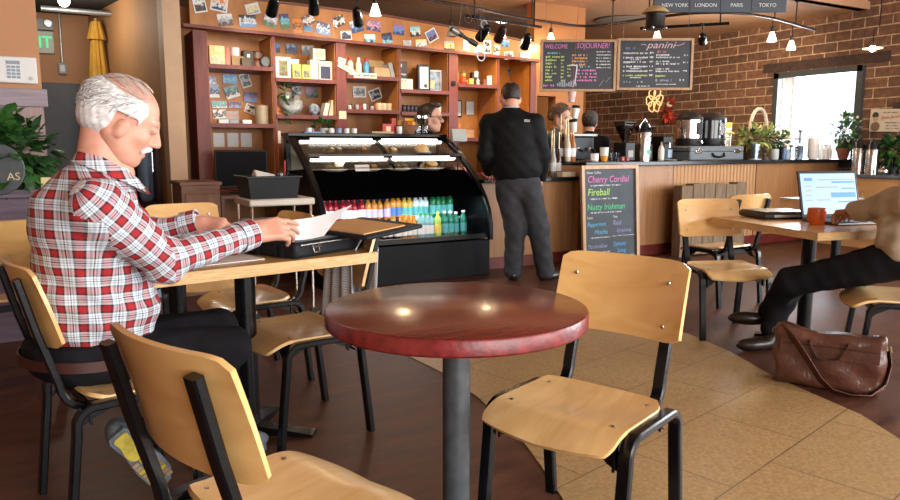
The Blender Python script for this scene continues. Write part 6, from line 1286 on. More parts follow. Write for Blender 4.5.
# side cabinet
CZ = .886
airpot(8.85, 5.23, CZ, 'black and steel coffee carafe on the side cabinet by the bar', .075, .42, 'coffee_carafe'); airpot(8.82, 5.05, CZ, 'second steel carafe on the side cabinet, right of the first', .07, .40, 'coffee_carafe')
q = thing('bushy_plant', 'dark bushy plant on the side cabinet below the vintage poster', 'plant', (9.15, 5.00, CZ)); MB().lathe([(.09, 0), (.11, .15), (.1, .15), (0, .13)], 20, cap=False).build('pot', black, q); foliage(rg, (0, -.02, .26), (.22, .24, .18), 200, .11, .06, (0, 0, .1), .3).build('leaves', leafd, q, smooth=False); foliage(rg, (-.05, -.1, .28), (.2, .22, .16), 90, .10, .055, (0, 0, .1), .4).build('leaves', leafg, q, smooth=False)
q = thing('sugar_bowl', 'small steel bowl with a lid on the side cabinet', 'bowl', (8.75, 4.86, CZ)); MB().lathe([(.03, 0), (.055, .03), (.05, .06)], 18).build('bowl', steel, q); MB().lathe([(.052, .06), (.02, .085), (.012, .10), (0, .105)], 18, cap=False).build('lid', steel, q)
# vintage poster on the brick
q = thing('vintage_poster', 'cream vintage poster lettered in red on the brick wall right of the window', 'poster', (9.63, 5.36, 1.555), R(-90)); q.rotation_euler = (0, R(2), R(-90)); box((0, 0, 0), (.44, .012, .29)).build('panel', mat('aged_cream', (.62, .55, .45), .7, noise=.1), q, smooth=False, bevel=.003)
text_mesh('DOUBLE BREW', .028, 'lettering', ink, q, (.04, -.008, .10), (R(90), 0, 0), .0008, 'CENTER'); text_mesh('Java Junkie', .062, 'lettering', mat('red_ink', (.45, .04, .03), .6), q, (.06, -.008, .045), (R(90), R(-5), 0), .0008, 'CENTER', .3); scribble(q, -.02, .17, -.03, .020, mat('blue_ink', (.1, .15, .3), .6), 51, -.008); scribble(q, .0, .15, -.065, .016, mat('blue_ink', (.1, .15, .3)), 52, -.008); scribble(q, .0, .17, -.10, .012, ink, 53, -.008)
MB().lathe([(.042, .0065), (0, .009)], 18, (-.15, 0, .065), (R(90), 0, 0), cap=False).build('printed_hat', ink, q); MB().lathe([(.036, .0066), (0, .0095)], 18, (-.145, 0, .02), (R(90), 0, 0), cap=False).build('printed_face', mat('print_tan', (.5, .33, .2), .7), q); MB().lathe([(.06, .0064), (0, .0085)], 18, (-.14, 0, -.08), (R(90), 0, 0), cap=False).build('printed_coat', mat('print_brown', (.2, .12, .08), .7), q)
# wire flower light and red ornament on the brick
q = thing('wire_flower', 'glowing wire flower ornament on the brick wall below the menu boards', 'ornament', (9.60, 9.40, 2.03), R(90)); wm = mat('warm_wire', (.8, .55, .3), .4, emit=(1, .6, .25), estr=1.2)
for k in range(6):
    a = k*PI/3; c = (.12*math.cos(a), 0, .12*math.sin(a)); MB().tube([(c[0]+.075*math.cos(2*PI*i/14), .02*math.sin(i), c[2]+.09*math.sin(2*PI*i/14)) for i in range(14)], .011, 6, closed=True).build('petal', wm, q)
q = thing('red_ornament', 'red figured ornament hanging on the brick wall left of the urns', 'ornament', (9.50, 8.96, 1.82), R(90)); foliage(rg, (0, 0, 0), (.10, .03, .22), 70, .11, .07, (0, 0, 0), .2).build('body', mat('ornament_red', (.5, .06, .03), .5, noise=.4), q, smooth=False); MB().ball((0, .0, .12), .055, 12, 8).build('face', cream, q)
# ================================================================ MENU BOARDS, TRACKS, LAMPS
bslate = mat('menu_slate', (.012, .014, .020), .5, noise=.3, nscale=5); bframe = wood('board_frame', (.36, .20, .10), (.50, .31, .17), .5, 4, (6, 6, 6))
bd0, bd1 = Vector((4.93, 6.56)), Vector((6.40, 5.712)); bdir = (bd1-bd0).normalized(); brot = math.atan2(bdir.y, bdir.x); BW = (bd1-bd0).length/2
def menu_board(k, label, z):
    c = bd0+bdir*(BW*(k+.5)); q = thing('menu_board', label, 'menu board', (c.x, c.y, z), brot)
    h_ = .56; w_ = BW-.012; box((0, .01, 0), (w_-.03, .014, h_-.03)).build('slate', bslate, q, smooth=False)
    for s in (-1, 1): box((s*(w_/2-.014), 0, 0), (.028, .032, h_)).build('frame_rail', bframe, q, smooth=False, bevel=.003)
    for s in (-1, 1): box((0, 0, s*(h_/2-.014)), (w_-.056, .032, .028)).build('frame_rail', bframe, q, smooth=False, bevel=.003)
    for s in (-1, 1): MB().tube([(s*(w_/2-.06), .005, h_/2), (s*(w_/2-.06), .005, 3.0-z)], .0025, 5).build('hanging_wire', steel, q)
    return q
q = menu_board(0, 'left chalk menu board headed WELCOME SOJOURNER, hanging over the bar', 2.10)
yy = .0015
ctext('WELCOME', -.37, .205, .066, cp, q, yy, .78, .1); ctext('SOJOURNER!', -.02, .212, .078, cp, q, yy, .80, .1)
tq = chalk('teal', (.2, .45, .55)); yl = chalk('olive', (.5, .62, .2)); orc = chalk('orange', (.75, .40, .15)); gy = chalk('grey', (.32, .35, .40))
scribble(q, -.34, -.20, .135, .022, tq, 61, yy)
for i in range(8):
    scribble(q, -.36, -.36+(.16, .12, .10, .12, .08, .13, .09, .08)[i], .095-.036*i, .024, yl, 62+i, yy); scribble(q, -.19, -.155, .095-.036*i, .022, yl, 72+i, yy)
for i in range(4): scribble(q, -.12, -.08, .0-.036*i, .022, yl, 82+i, yy)
for i in range(4): scribble(q, -.07, .10, .115-.034*i, .022, orc, 90+i, yy)
scribble(q, .02, .14, -.01, .022, tq, 95, yy)
for i in range(4): scribble(q, -.01, .21, -.05-.036*i, .023, cp, 96+i, yy)
for i in range(6): scribble(q, .20, .36, .15-.034*i, .014, cwh, 101+i, yy)
for i in range(9): box((-.22+.025*i, yy, -.215+.5*(.02+.03*((i*5) % 4)/3)), (.018, .002, .03+.05*((i*5) % 4)/3)).build('drawn_tower', gy, q, smooth=False)
MB().tube([(.24, yy, -.22), (.29, yy, -.15), (.31, yy, -.18), (.36, yy, -.12)], .004, 5).build('drawn_hills', gy, q); scribble(q, -.38, -.26, -.215, .03, cp, 108, yy); box((-.02, yy, -.10), (.012, .002, .20), (0, R(6), 0)).build('drawn_cup', cwh, q, smooth=False); box((-.05, yy, .005), (.09, .002, .012)).build('drawn_cup', cwh, q, smooth=False)
q = menu_board(1, 'right chalk menu board headed panini, hanging over the bar', 2.115)
ctext('panini', -.10, .205, .105, chalk('rose', (.62, .42, .45)), q, yy, 1.25, .35); MB().tube([(-.16, yy, .21), (-.12, yy, .215), (-.10, yy, .20)], .004, 5).build('flourish', chalk('rose', (.62, .42, .45)), q); MB().tube([(.20, yy, .20), (.26, yy, .205), (.32, yy, .225)], .004, 5).build('flourish', chalk('rose', (.62, .42, .45)), q)
scribble(q, -.33, -.22, .175, .030, chalk('navy', (.12, .2, .32)), 110, yy); scribble(q, .02, .12, .135, .028, chalk('red', (.5, .15, .15)), 111, yy)
for i in range(6):
    scribble(q, -.35, -.08, .12-.048*i, .020, cwh if i != 5 else yl, 112+i, yy); scribble(q, -.06, -.02, .125-.048*i, .022, cwh, 120+i, yy)
    if i % 2 == 1: scribble(q, -.27, -.15, .098-.048*i, .014, cwh, 127+i, yy)
for i, z in enumerate((.10, .075, .03, .005, -.05, -.075)): scribble(q, .01, .27 if i % 2 else .16, z, .018, cwh, 134+i, yy)
scribble(q, .32, .36, .10, .02, cwh, 141, yy); scribble(q, .31, .36, .02, .02, cwh, 142, yy); scribble(q, .31, .36, -.07, .02, cwh, 143, yy)
scribble(q, .01, .12, -.125, .026, yl, 144, yy); scribble(q, .01, .19, -.175, .030, gy, 145, yy); scribble(q, .28, .34, -.17, .025, cwh, 146, yy); scribble(q, .02, .25, -.215, .012, cwh, 147, yy); scribble(q, -.34, -.26, -.19, .02, gy, 148, yy); scribble(q, -.19, -.1, -.19, .03, gy, 149, yy); scribble(q, -.2, -.05, -.235, .014, cwh, 150, yy)
# world clock board
pA = A(1.72, 6.42); q = thing('world_clock_board', 'dark blue board of city clocks lettered NEW YORK LONDON PARIS TOKYO', 'sign', (pA.x, pA.y, 2.485), R(-30)); navy = mat('board_navy', (.02, .03, .048), .5, noise=.15)
box((.60, 0, .11), (1.14, .03, .48)).build('panel', navy, q, smooth=False, bevel=.004)
for k, s_ in enumerate(('NEW YORK', 'LONDON', 'PARIS', 'TOKYO')):
    x = .21+.265*k; text_mesh(s_, .043, 'lettering', mat('pale_paint', (.55, .58, .58), .6, noise=.1), q, (x, -.017, -.072), (R(90), 0, 0), .001, 'CENTER')
    MB().lathe([(.085, .016), (.09, .03), (.08, .03)], 28, (x, 0, .085), (R(90), 0, 0)).build('clock_rim', steel, q); MB().lathe([(.08, .026), (0, .0265)], 28, (x, 0, .085), (R(90), 0, 0), cap=False).build('clock_face', white, q); box((x, -.029, .105), (.006, .002, .05)).build('clock_hand', ink, q, smooth=False); box((x+.02, -.029, .085), (.045, .002, .006)).build('clock_hand', ink, q, smooth=False)
    if k: box((x-.1375, -.0165, .11), (.004, .002, .46)).build('panel_joint', black, q, smooth=False)
for x in (.1, 1.1): MB().tube([(x, 0, .35), (x, 0, 1.30)], .003, 5).build('hanging_wire', steel, q)
# curved rail with pendants, straight tracks with spot heads
railm = mat('rail_bronze', (.035, .022, .018), .4, .5, noise=.2)
RZ = 2.72
rail = [(2.95, 6.62), (3.35, 6.72), (3.69, 6.81), (4.32, 6.94), (4.76, 7.10), (5.2, 7.2), (5.58, 7.24), (6.04, 7.28), (6.28, 7.12), (6.37, 6.78), (6.44, 6.43), (6.65, 5.95), (7.04, 5.72), (7.5, 5.69), (7.89, 5.75), (8.4, 5.87), (8.94, 5.99)]
def smooth_path(P, n=4):
    out = []
    for i in range(len(P)-1):
        p0, p1, p2, p3 = P[max(i-1, 0)], P[i], P[i+1], P[min(i+2, len(P)-1)]
        for j in range(n):
            t_ = j/n; out.append(tuple(.5*((2*b)+(c-a)*t_+(2*a-5*b+4*c-d)*t_*t_+(3*b-a-3*c+d)*t_**3) for a, b, c, d in zip(p0, p1, p2, p3)))
    return out+[P[-1]]
q = thing('curved_rail', 'dark curved lighting rail winding under the ceiling over the bar', 'rail', (5.5, 6.8, RZ))
MB().tube([(x-5.5, y-6.8, 0) for x, y in smooth_path(rail)], .016, 8).build('rail', railm, q)
for x, y in ((3.3, 6.71), (4.32, 6.94), (5.30, 7.22), (6.33, 6.95), (6.65, 5.95), (7.75, 5.72), (8.35, 5.86)):
    MB().lathe([(.008, 0), (.008, .272), (.028, .272), (.028, .28)], 10, (x-5.5, y-6.8, 0)).build('ceiling_stem', railm, q)
shade_on = mat('shade_glow', (1, .9, .75), .4, emit=(1, .78, .50), estr=5.0); shade_off = mat('shade_frosted', (.45, .45, .38), .3, noise=.1)
def pendant(x, y, z, label, on=True, top=RZ):
    q = thing('pendant_lamp', label, 'lamp', (x, y, z))
    MB().lathe([(.022, .055), (.030, .03), (.046, -.02), (.056, -.055), (.051, -.055), (.040, -.02), (.02, .04)], 20, cap=False).build('lamp_shade', shade_on if on else shade_off, q)
    MB().lathe([(.020, .05), (.022, .10), (.012, .115)], 14).build('socket', railm, q); MB().tube([(0, 0, .11), (0, 0, top-z)], .005, 6).build('stem', railm, q)
    if on: point('pendant_light', (x, y, z-.08), 22, (1, .74, .45), .04)
pendant(2.99, 6.63, 2.53, 'lit white pendant above the purple sunset card, leftmost of the pendants')
pendant(3.98, 6.87, 2.435, 'unlit frosted pendant left of the hanging rings', False)
pendant(4.78, 7.10, 2.515, 'lit white pendant near the right end of the shelf fascia')
pendant(5.60, 7.235, 2.535, 'lit white pendant overlapping the WELCOME heading of the left menu board')
pendant(6.33, 6.20, 2.475, 'lit white pendant hanging over the panini heading, below the industrial lamp', top=2.72)
pendant(7.72, 5.72, 2.51, 'lit white pendant over the bar, left of the pair near the brick wall')
pendant(8.26, 5.84, 2.465, 'lit white pendant over the bar, nearest the window')
def spot(x, y, z, tgt, label, power=60, top=2.74, reddish=False):
    q = thing('track_spotlight', label, 'spotlight', (x, y, z)); d = (Vector(tgt)-Vector((x, y, z))).normalized(); e = d.to_track_quat('Z', 'Y').to_euler()
    o = MB().lathe([(.022, -.11), (.042, -.085), (.050, -.02), (.054, .085), (.048, .085), (.040, .03), (0, .02)], 20).build('head', railm if reddish else black, q); o.rotation_euler = e
    b = MB().lathe([(.040, .032), (0, .034)], 16, cap=False).build('bulb', mat('spot_bulb', (1, 1, 1), .4, emit=(1, .85, .6), estr=14), q); b.rotation_euler = e
    MB().tube([(0, 0, top-z), (0, 0, .10), (.03, 0, .02)], .010, 8).build('arm', black, q); box((0, 0, top-z), (.09, .045, .03)).build('track_adapter', black, q, smooth=False)
    l = bpy.data.lights.new('spot_light', 'SPOT'); l.energy = power; l.color = (1, .80, .55); l.spot_size = R(84); l.spot_blend = .7; l.shadow_soft_size = .04
    lo = bpy.data.objects.new('spot_light', l); COL.objects.link(lo); lo.location = Vector((x, y, z))+d*.11; lo.rotation_euler = (-d).to_track_quat('Z', 'Y').to_euler()
def track(p0, p1, z, label):
    q = thing('light_track', label, 'rail', ((p0[0]+p1[0])/2, (p0[1]+p1[1])/2, z), math.atan2(p1[1]-p0[1], p1[0]-p0[0])); Ln = math.hypot(p1[0]-p0[0], p1[1]-p0[1])
    box((0, 0, 0), (Ln, .035, .03)).build('track', black, q, smooth=False, bevel=.003)
    for s in (-.4, .4): MB().lathe([(.008, .015), (.008, 3.0-z)], 8, (s*Ln, 0, 0)).build('ceiling_stem', black, q)
track((1.95, 6.62), (3.02, 6.74), 2.745, 'black light track above the left shelf bays, at the top edge of the photo')
track((4.02, 6.62), (5.12, 6.80), 2.56, 'black light track behind the hanging rings')
track((6.205, 6.348), (6.81, 5.595), 2.57, 'short black light track by the right menu board')
spot(1.98, 6.62, 2.46, (2.0, 7.7, 1.7), 'black spotlight over the second shelf bay, leftmost of the track heads', 34)
spot(2.38, 6.66, 2.52, (2.7, 7.7, 1.5), 'black spotlight above the castle card and orange card', 34)
spot(2.84, 6.71, 2.46, (3.4, 7.7, 1.6), 'black spotlight just left of the leftmost lit pendant', 34)
spot(4.25, 6.66, 2.41, (4.2, 7.7, 1.7), 'black spotlight tilted beside the hanging watch', 30, 2.56)
spot(4.50, 6.70, 2.42, (4.7, 7.7, 1.7), 'reddish brown spotlight left of the pendant near the fascia end', 28, 2.56, True)
spot(4.89, 6.765, 2.38, (5.2, 7.7, 1.6), 'black spotlight at the far right end of the shelf fascia', 28, 2.56)
spot(6.637, 5.81, 2.42, (9.6, 8.2, 1.7), 'black spotlight at the right edge of the panini board', 420, 2.57)
# industrial lamp
q = thing('industrial_lamp', 'dark cylinder lamp with a brass cap hanging before the clock board', 'lamp', (4.76, 4.69, 2.31)); brass = mat('aged_brass', (.62, .44, .20), .5, .3, noise=.2)
MB().lathe([(.075, -.09), (.088, -.075), (.082, -.06), (.082, .035), (.09, .04)], 26).build('body', mat('lamp_dark', (.025, .022, .02), .35, .5, noise=.3), q); MB().lathe([(.118, .045), (.112, .055), (.07, .09), (.035, .105), (.03, .13), (.018, .15)], 28).build('cap', brass, q); MB().tube([(0, 0, .14), (0, 0, 1.48)], .006, 6).build('cord', black, q)
for k in range(4): MB().ball((.092*math.cos(k*PI/2+.6), .092*math.sin(k*PI/2+.6), -.085), .012, 8, 6).build('stud', steel, q)
q = thing('glowing_disc_lamp', 'small lamp with a glowing yellow disc against the brick at far right', 'lamp', (8.19, 4.78, 2.30)); MB().lathe([(.0, .012), (.10, .0), (.10, -.006), (0, -.012)], 26, cap=False).build('disc', mat('disc_glow', (1, .9, .6), .4, emit=(1, .78, .25), estr=4), q); MB().ball((0, 0, -.005), .035, 14, 8).build('bulb', mat('bare_bulb', (1, 1, 1)), q); MB().tube([(0, 0, .01), (0, 0, .2), (.10, 0, .24), (.10, 0, 1.49)], .005, 6).build('cord', black, q)
q = thing('ceiling_disc', 'pale oval disc fixed to the ceiling behind the menu boards', 'ceiling disc', (7.35, 7.9, 2.985)); MB().lathe([(.32, .0149), (.36, 0), (.30, -.012), (0, -.014)], 36, cap=False).build('disc', mat('disc_grey', (.35, .28, .22), .6, noise=.05), q)
# ornaments hanging on strings
def hung(name, label, cat, x, y, z): 
    q = thing(name, label, cat, (x, y, z)); return q
steelold = mat('old_silver', (.35, .36, .34), .35, .6, noise=.3)
q = hung('hanging_ring', 'dark ring hanging on a string left of the iron hook', 'ornament', 4.02, 6.60, 2.53); MB().tube([(.045*math.cos(2*PI*i/20), 0, .045*math.sin(2*PI*i/20)) for i in range(20)], .009, 6, closed=True).build('ring', railm, q); MB().tube([(0, 0, .045), (0, 0, .47)], .002, 4).build('string', steelold, q)
q = hung('iron_hook', 'curly iron hook beside the dark hanging ring', 'ornament', 4.14, 6.60, 2.52); MB().tube([(.03*math.cos(R(a)), 0, .04+.03*math.sin(R(a))) for a in range(-60, 271, 30)]+[(-.02, 0, -.05), (.05, 0, -.055), (.10, 0, -.045)], .009, 6).build('hook', railm, q); MB().tube([(0, 0, .07), (0, 0, .48)], .002, 4).build('string', steelold, q)
q = hung('hanging_watch', 'round silver watch hanging just above the tilted spotlight', 'ornament', 4.22, 6.60, 2.49); MB().lathe([(.042, -.008), (.046, 0), (.042, .008)], 24, (0, 0, 0), (R(90), 0, 0)).build('case', steelold, q); MB().lathe([(.034, .0085), (0, .009)], 20, (0, 0, 0), (R(90), 0, 0), cap=False).build('dial', mat('dark_dial', (.06, .05, .05), .3), q); MB().tube([(0, 0, .045), (0, 0, .51)], .002, 4).build('string', steelold, q)
q = hung('silver_ring', 'silver ring hanging at the bottom of the ornament cluster', 'ornament', 4.20, 6.62, 2.16); MB().tube([(.044*math.cos(2*PI*i/20), 0, .044*math.sin(2*PI*i/20)) for i in range(20)], .010, 6, closed=True).build('ring', steelold, q); MB().tube([(0, 0, .045), (0, 0, .84)], .002, 4).build('string', steelold, q)
q = hung('hanging_spyglass', 'black and silver tube hanging aslant in front of the fascia cards', 'ornament', 4.02, 6.62, 2.335); q.rotation_euler = (0, R(24), 0); MB().lathe([(.026, -.20), (.026, -.06), (.018, -.05), (.018, .03), (.030, .05), (.030, .14)], 16, (0, 0, 0), (0, R(90), 0)).build('barrel', mat('tube_black', (.02, .02, .022), .35), q); MB().lathe([(.032, -.20), (.034, -.11)], 16, (0, 0, 0), (0, R(90), 0)).build('silver_end', steelold, q); MB().tube([(-.12, 0, .03), (-.28, 0, .66)], .002, 4).build('string', steelold, q); MB().tube([(.1, 0, .03), (-.18, 0, .66)], .002, 4).build('string', steelold, q)
# paper cups strung in a column
for k, (x, y, z, l) in enumerate(((4.95, 6.02, 1.735, 'topmost paper cup hung on the string over the bar, red patterned'), (4.97, 5.98, 1.565, 'middle paper cup hung on the string, dark lid'), (4.94, 5.97, 1.425, 'lowest paper cup hung on the string, beside the curly-haired barista'))):
    q = thing('paper_cup', l, 'cup', (x, y, z)); q.rotation_euler = (0, R((4, 8, -6)[k]), 0)
    MB().lathe([(.030, -.06), (.043, .05), (.04, .05), (.027, -.055), (0, -.055)], 20, cap=False).build('cup', (mat('cup_print', (.62, .35, .32), .6, col2=(.8, .7, .66), nscale=30), plate_m, plate_m)[k], q)
    if k: MB().lathe([(.046, .045), (.046, .06), (.038, .075), (0, .076)], 20, cap=False).build('lid', darkplastic, q)
    MB().tube([(0, 0, .07), (0, 0, .13 if k else 1.26)], .002, 4).build('string', red if k == 0 else steelold, q)
# ---------------------------------------------------------------- the other people
jack = mat('black_jacket', (.0045, .005, .006), .7, spec=.2, noise=.3, nscale=20, bump=.3, bscale=14); slack = mat('charcoal_slacks', (.042, .043, .05), .8, spec=.25, noise=.25, nscale=12, bump=.25, bscale=18); shoeb = mat('black_shoe', (.012, .011, .011), .3, noise=.2)
dkhair = mat('dark_hair', (.025, .014, .009), .5, noise=.4, nscale=60, bump=.5, bscale=90); brhair = mat('brown_hair', (.10, .055, .03), .55, noise=.35, nscale=60, bump=.5, bscale=90)
def cap_region(front=.035, nape=-.055, rise=.5):
    def reg(p):
        x, z = p[:, 0], p[:, 2]
        f = x-(front+.5*np.clip(z-.05, 0, .06)-.25*np.clip(.05-z, 0, .12)); return np.maximum.reduce([f, nape-z-.12*np.maximum(x+.02, 0)*4, np.where((x > -.04) & (x < .02) & (z < .026) , .02, -.02)])
    return reg
def ellM(p, c, r, f): return s_ell(p, c, r, axes(f, (0, 0, 1)))
def man_in_black():
    base = (.70, 6.52, 0); B = np.array(base)
    t = person('man in a black jacket and grey trousers standing at the counter, seen from behind', base)
    F_ = np.array((.16, .98, 0)); F_ /= np.linalg.norm(F_); Rt = np.array((F_[1], -F_[0], 0))
    hip = np.array((.615, 6.52, .93)); ch = np.array((.555, 6.53, 1.30)); nb = np.array((.545, 6.55, 1.515)); hc = np.array((.545, 6.60, 1.655)); hd = axes((-.12, .95, -.18), (0, .1, 1))
    sL = ch-Rt*.205+(0, 0, .125); sR = ch+Rt*.205+(0, 0, .125); eL = np.array((.315, 6.50, 1.14)); wL = np.array((.36, 6.74, .985)); eR = np.array((.83, 6.48, 1.13)); wR = np.array((.835, 6.62, .93))
    HL = place(hand_vq((.4, .45, .5, .5), (.6, .3), .1, -1), axes((.35, .9, -.3), (0, .3, 1)), wL); HR = place(hand_vq((.3, .3, .3, .3), (.3, .3), .05, -1), axes((-.1, .35, -.9), (.9, 0, .1)), wR)
    nk = surf(lambda p: s_cap(p, hc+hd @ np.array((-.03, 0, -.05)), nb+(0, -.01, -.03), .062, .070), nb-.15, nb+.25, .01)
    core = surf(lambda p: smin(s_cap(p, hip, ch, .12, .13), np.minimum(smin(s_cap(p, sL, eL, .05, .04), s_cap(p, eL, wL, .04, .03), .02), smin(s_cap(p, sR, eR, .05, .04), s_cap(p, eR, wR, .04, .03), .02)), .04), (.2, 6.2, .8), (1.05, 6.9, 1.6), .018)
    meshobj('body', *off(joinVQ(place(head_vq(.4), hd, hc, 1.06), nk, core, HL, HR), base), skin2, t); eyes(t, hd, hc, base, 1.06)
    meshobj('hair', *off(place(hair_vq(cap_region(.03, -.035), .006, .006, .0012), hd, hc, 1.06), base), dkhair, t)
    def jk(p):
        d = ellM(p, ch+(0, 0, -.02), (.145, .235, .27), F_); d = smin(d, ellM(p, hip+(-.015, 0, .13), (.17, .235, .24), F_), .08); d = smin(d, s_cap(p, sL+(0, 0, -.01), sR+(0, 0, -.01), .078, .078), .08); d = smin(d, s_cap(p, nb+(0, -.01, -.08), nb+(0, .0, .0), .11, .078), .05)
        a = smin(s_cap(p, sL, eL, .085, .068), s_cap(p, eL, wL, .068, .05), .03); b = smin(s_cap(p, sR, eR, .085, .068), s_cap(p, eR, wR, .068, .052), .03)
        d = smin(smin(d, a, .03), b, .03)+.004*np.sin(p[:, 2]*44+p[:, 0]*22)*np.sin(p[:, 0]*26+1)
        return smax(d, .905-p[:, 2]+.015*np.sin(p[:, 0]*12), .012)
    meshobj('jacket', *off(surf(jk, (.15, 6.2, .85), (1.1, 6.95, 1.62), .011), base), jack, t)
    MB().sheet(lambda u, v: tuple(nb+np.array((.082*math.cos(2*PI*u), .082*math.sin(2*PI*u)+.0, -.015+.055*v))-B), 28, 3, .006).build('collar', jack, t)
    MB().tube([tuple(nb+np.array((.070*math.cos(2*PI*k/24), .070*math.sin(2*PI*k/24)-.003, .045))-B) for k in range(24)], .010, 6, closed=True).build('shirt_collar', mat('shirt_blue_grey', (.45, .46, .5), .7), t)
    # small white mark on the right shoulder: quarter dome of three arcs with short bars beside it
    lg = MB(); c = ch+Rt*.125+np.array((0, -.137, .125))-B
    for r_ in (.020, .013, .006): lg.tube([tuple(c+Rt*(.020-r_*math.cos(R(a)))+np.array((0, -.004, r_*math.sin(R(a))))) for a in range(0, 91, 15)], .0022, 5)
    for k in range(3): lg.box(tuple(c+Rt*-.016+np.array((0, -.004, .004+.008*k))), (.028, .004, .004))
    lg.build('jacket_logo', white, t, smooth=False)
    kL = np.array((.595, 6.50, .49)); kR = np.array((.80, 6.49, .49)); aL = np.array((.58, 6.52, .08)); aR = np.array((.875, 6.51, .08))
    def pt(p):
        d = ellM(p, hip+(0, 0, -.04), (.145, .20, .16), F_)
        for s, k_, a_ in ((-1, kL, aL), (1, kR, aR)): d = smin(d, smin(s_cap(p, hip+Rt*s*.10+(0, -.01, -.09), k_, .115, .098), s_cap(p, k_, a_, .096, .084), .04), .03)
        d = d+.0035*np.sin(p[:, 2]*46+p[:, 0]*20)*np.sin(p[:, 0]*34)
        return smax(smax(d, p[:, 2]-.96, .01), .022-p[:, 2], .008)
    meshobj('trousers', *off(surf(pt, (.4, 6.25, -.02), (1.05, 6.8, 1.0), .011), base), slack, t)
    for a_, fx in ((aL, (.05, 1, 0)), (aR, (.75, .65, 0))):
        M = axes(fx, (0, 0, 1)); o = np.array((a_[0], a_[1], 0)); fn = lambda p, M=M, o=o: smax(smin(s_ell(p, o+M @ np.array((.10, 0, .03)), (.14, .046, .045), M), s_ell(p, o+M @ np.array((-.01, 0, .045)), (.075, .042, .055), M), .03), .004-p[:, 2], .004)
        meshobj('shoe', *off(surf(fn, o+(-.26, -.26, -.02), o+(.3, .3, .14), .009), base), shoeb, t)
man_in_black()
def bust(label, base, hc, face, hairm, shirtm, sc=1.0, glasses=False, curly=False, reg=None, sk=skin, lean=0, hgrow=.012, quiff=False):
    B = np.array(base); hc = np.array(hc); t = person(label, base); F_ = np.array((face[0], face[1], 0)); F_ /= np.linalg.norm(F_); Rt = np.array((F_[1], -F_[0], 0)); hd = axes(face, (0, 0, 1))
    nb = hc-F_*.05+(0, 0, -.155); ch = nb-F_*.02+(0, 0, -.20); hip = np.array((B[0], B[1], .92))
    sL = ch-Rt*.19+(0, 0, .11); sR = ch+Rt*.19+(0, 0, .11); eL = sL-Rt*.04+F_*.06+(0, 0, -.29); eR = sR+Rt*.04+F_*.06+(0, 0, -.29); wL = eL+F_*.22+Rt*.08+(0, 0, .04); wR = eR+F_*.22-Rt*.08+(0, 0, .04)
    nk = surf(lambda p: s_cap(p, hc+hd @ np.array((-.03, 0, -.06))*sc, nb+(0, 0, -.04), .054, .062), nb-.14, nb+.2, .01)
    hands = [place(hand_vq((.4, .5, .5, .5), (.6, .3), .1, s), axes(F_+np.array((0, 0, -.1)), (0, 0, 1)), w_) for s, w_ in ((-1, wL), (1, wR))]
    low = np.array((B[0], B[1], .08)); core = surf(lambda p: smin(smin(s_cap(p, hip, ch, .11, .12), smin(smin(s_cap(p, sL, eL, .045, .038), s_cap(p, eL, wL, .038, .028), .02), smin(s_cap(p, sR, eR, .045, .038), s_cap(p, eR, wR, .038, .028), .02), .02), .04), smin(s_cap(p, hip+Rt*.08, low+Rt*.1, .085, .05), s_cap(p, hip-Rt*.08, low-Rt*.1, .085, .05), .02), .04), (min(B[0], hc[0])-.5, min(B[1], hc[1])-.5, .02), (max(B[0], hc[0])+.5, max(B[1], hc[1])+.5, hc[2]), .022)
    meshobj('body', *off(joinVQ(place(head_vq(0), hd, hc, sc), nk, core, *hands), base), sk, t); eyes(t, hd, hc, base, sc)
    meshobj('hair', *off(place(hair_vq(reg or cap_region(), hgrow, .006, .006 if curly else .002, 2), hd, hc, sc), base), hairm, t)
    if quiff: meshobj('quiff', *off(place(surf(lambda p: s_ell(p, (.035, 0, .115), (.055, .055, .028))+.003*np.sin(p[:, 1]*220), (-.05, -.09, .06), (.11, .09, .17), .006), hd, hc, sc), base), hairm, t)
    def sh(p):
        d = ellM(p, ch+(0, 0, -.02), (.12, .185, .24), F_); d = smin(d, ellM(p, hip+(0, 0, .08), (.125, .17, .2), F_), .08); d = smin(d, s_cap(p, sL, sR, .065, .065), .07); d = smin(d, s_cap(p, nb+(0, 0, -.07), nb+(0, 0, -.02), .10, .072), .05)
        a = smin(s_cap(p, sL, eL, .070, .055), s_cap(p, eL, wL, .055, .045), .03); b = smin(s_cap(p, sR, eR, .070, .055), s_cap(p, eR, wR, .055, .045), .03)
        for x_, w_, e_ in ((a, wL, eL), (b, wR, eR)): d = smin(d, smax(x_, ((p-e_) @ ((w_-e_)/np.linalg.norm(w_-e_)).astype(np.float32))-.18, .01), .03)
        return smax(d, .86-p[:, 2], .01)
    meshobj('shirt', *off(surf(sh, (min(B[0], hc[0])-.5, min(B[1], hc[1])-.5, .8), (max(B[0], hc[0])+.5, max(B[1], hc[1])+.5, hc[2]), .014), base), shirtm, t)
    def tr(p): return smax(smax(smin(ellM(p, hip+(0, 0, -.03), (.12, .165, .14), F_), smin(s_cap(p, hip+Rt*.08+(0, 0, -.1), low+Rt*.1, .092, .06), s_cap(p, hip-Rt*.08+(0, 0, -.1), low-Rt*.1, .092, .06), .02), .04), p[:, 2]-.90, .01), .02-p[:, 2], .01)
    meshobj('trousers', *off(surf(tr, (B[0]-.35, B[1]-.35, -.02), (B[0]+.35, B[1]+.35, .98), .016), base), denim, t)
    for s in (-1, 1):
        o = low+Rt*s*.1+(0, 0, -.08); M = axes(F_, (0, 0, 1)); fn = lambda p, o=o: smax(s_ell(p, o+F_*.06+(0, 0, .04), (.14, .048, .05), M), .004-p[:, 2], .004); meshobj('shoe', *off(surf(fn, o+(-.22, -.22, -.02), o+(.22, .22, .12), .012), base), shoeb, t)
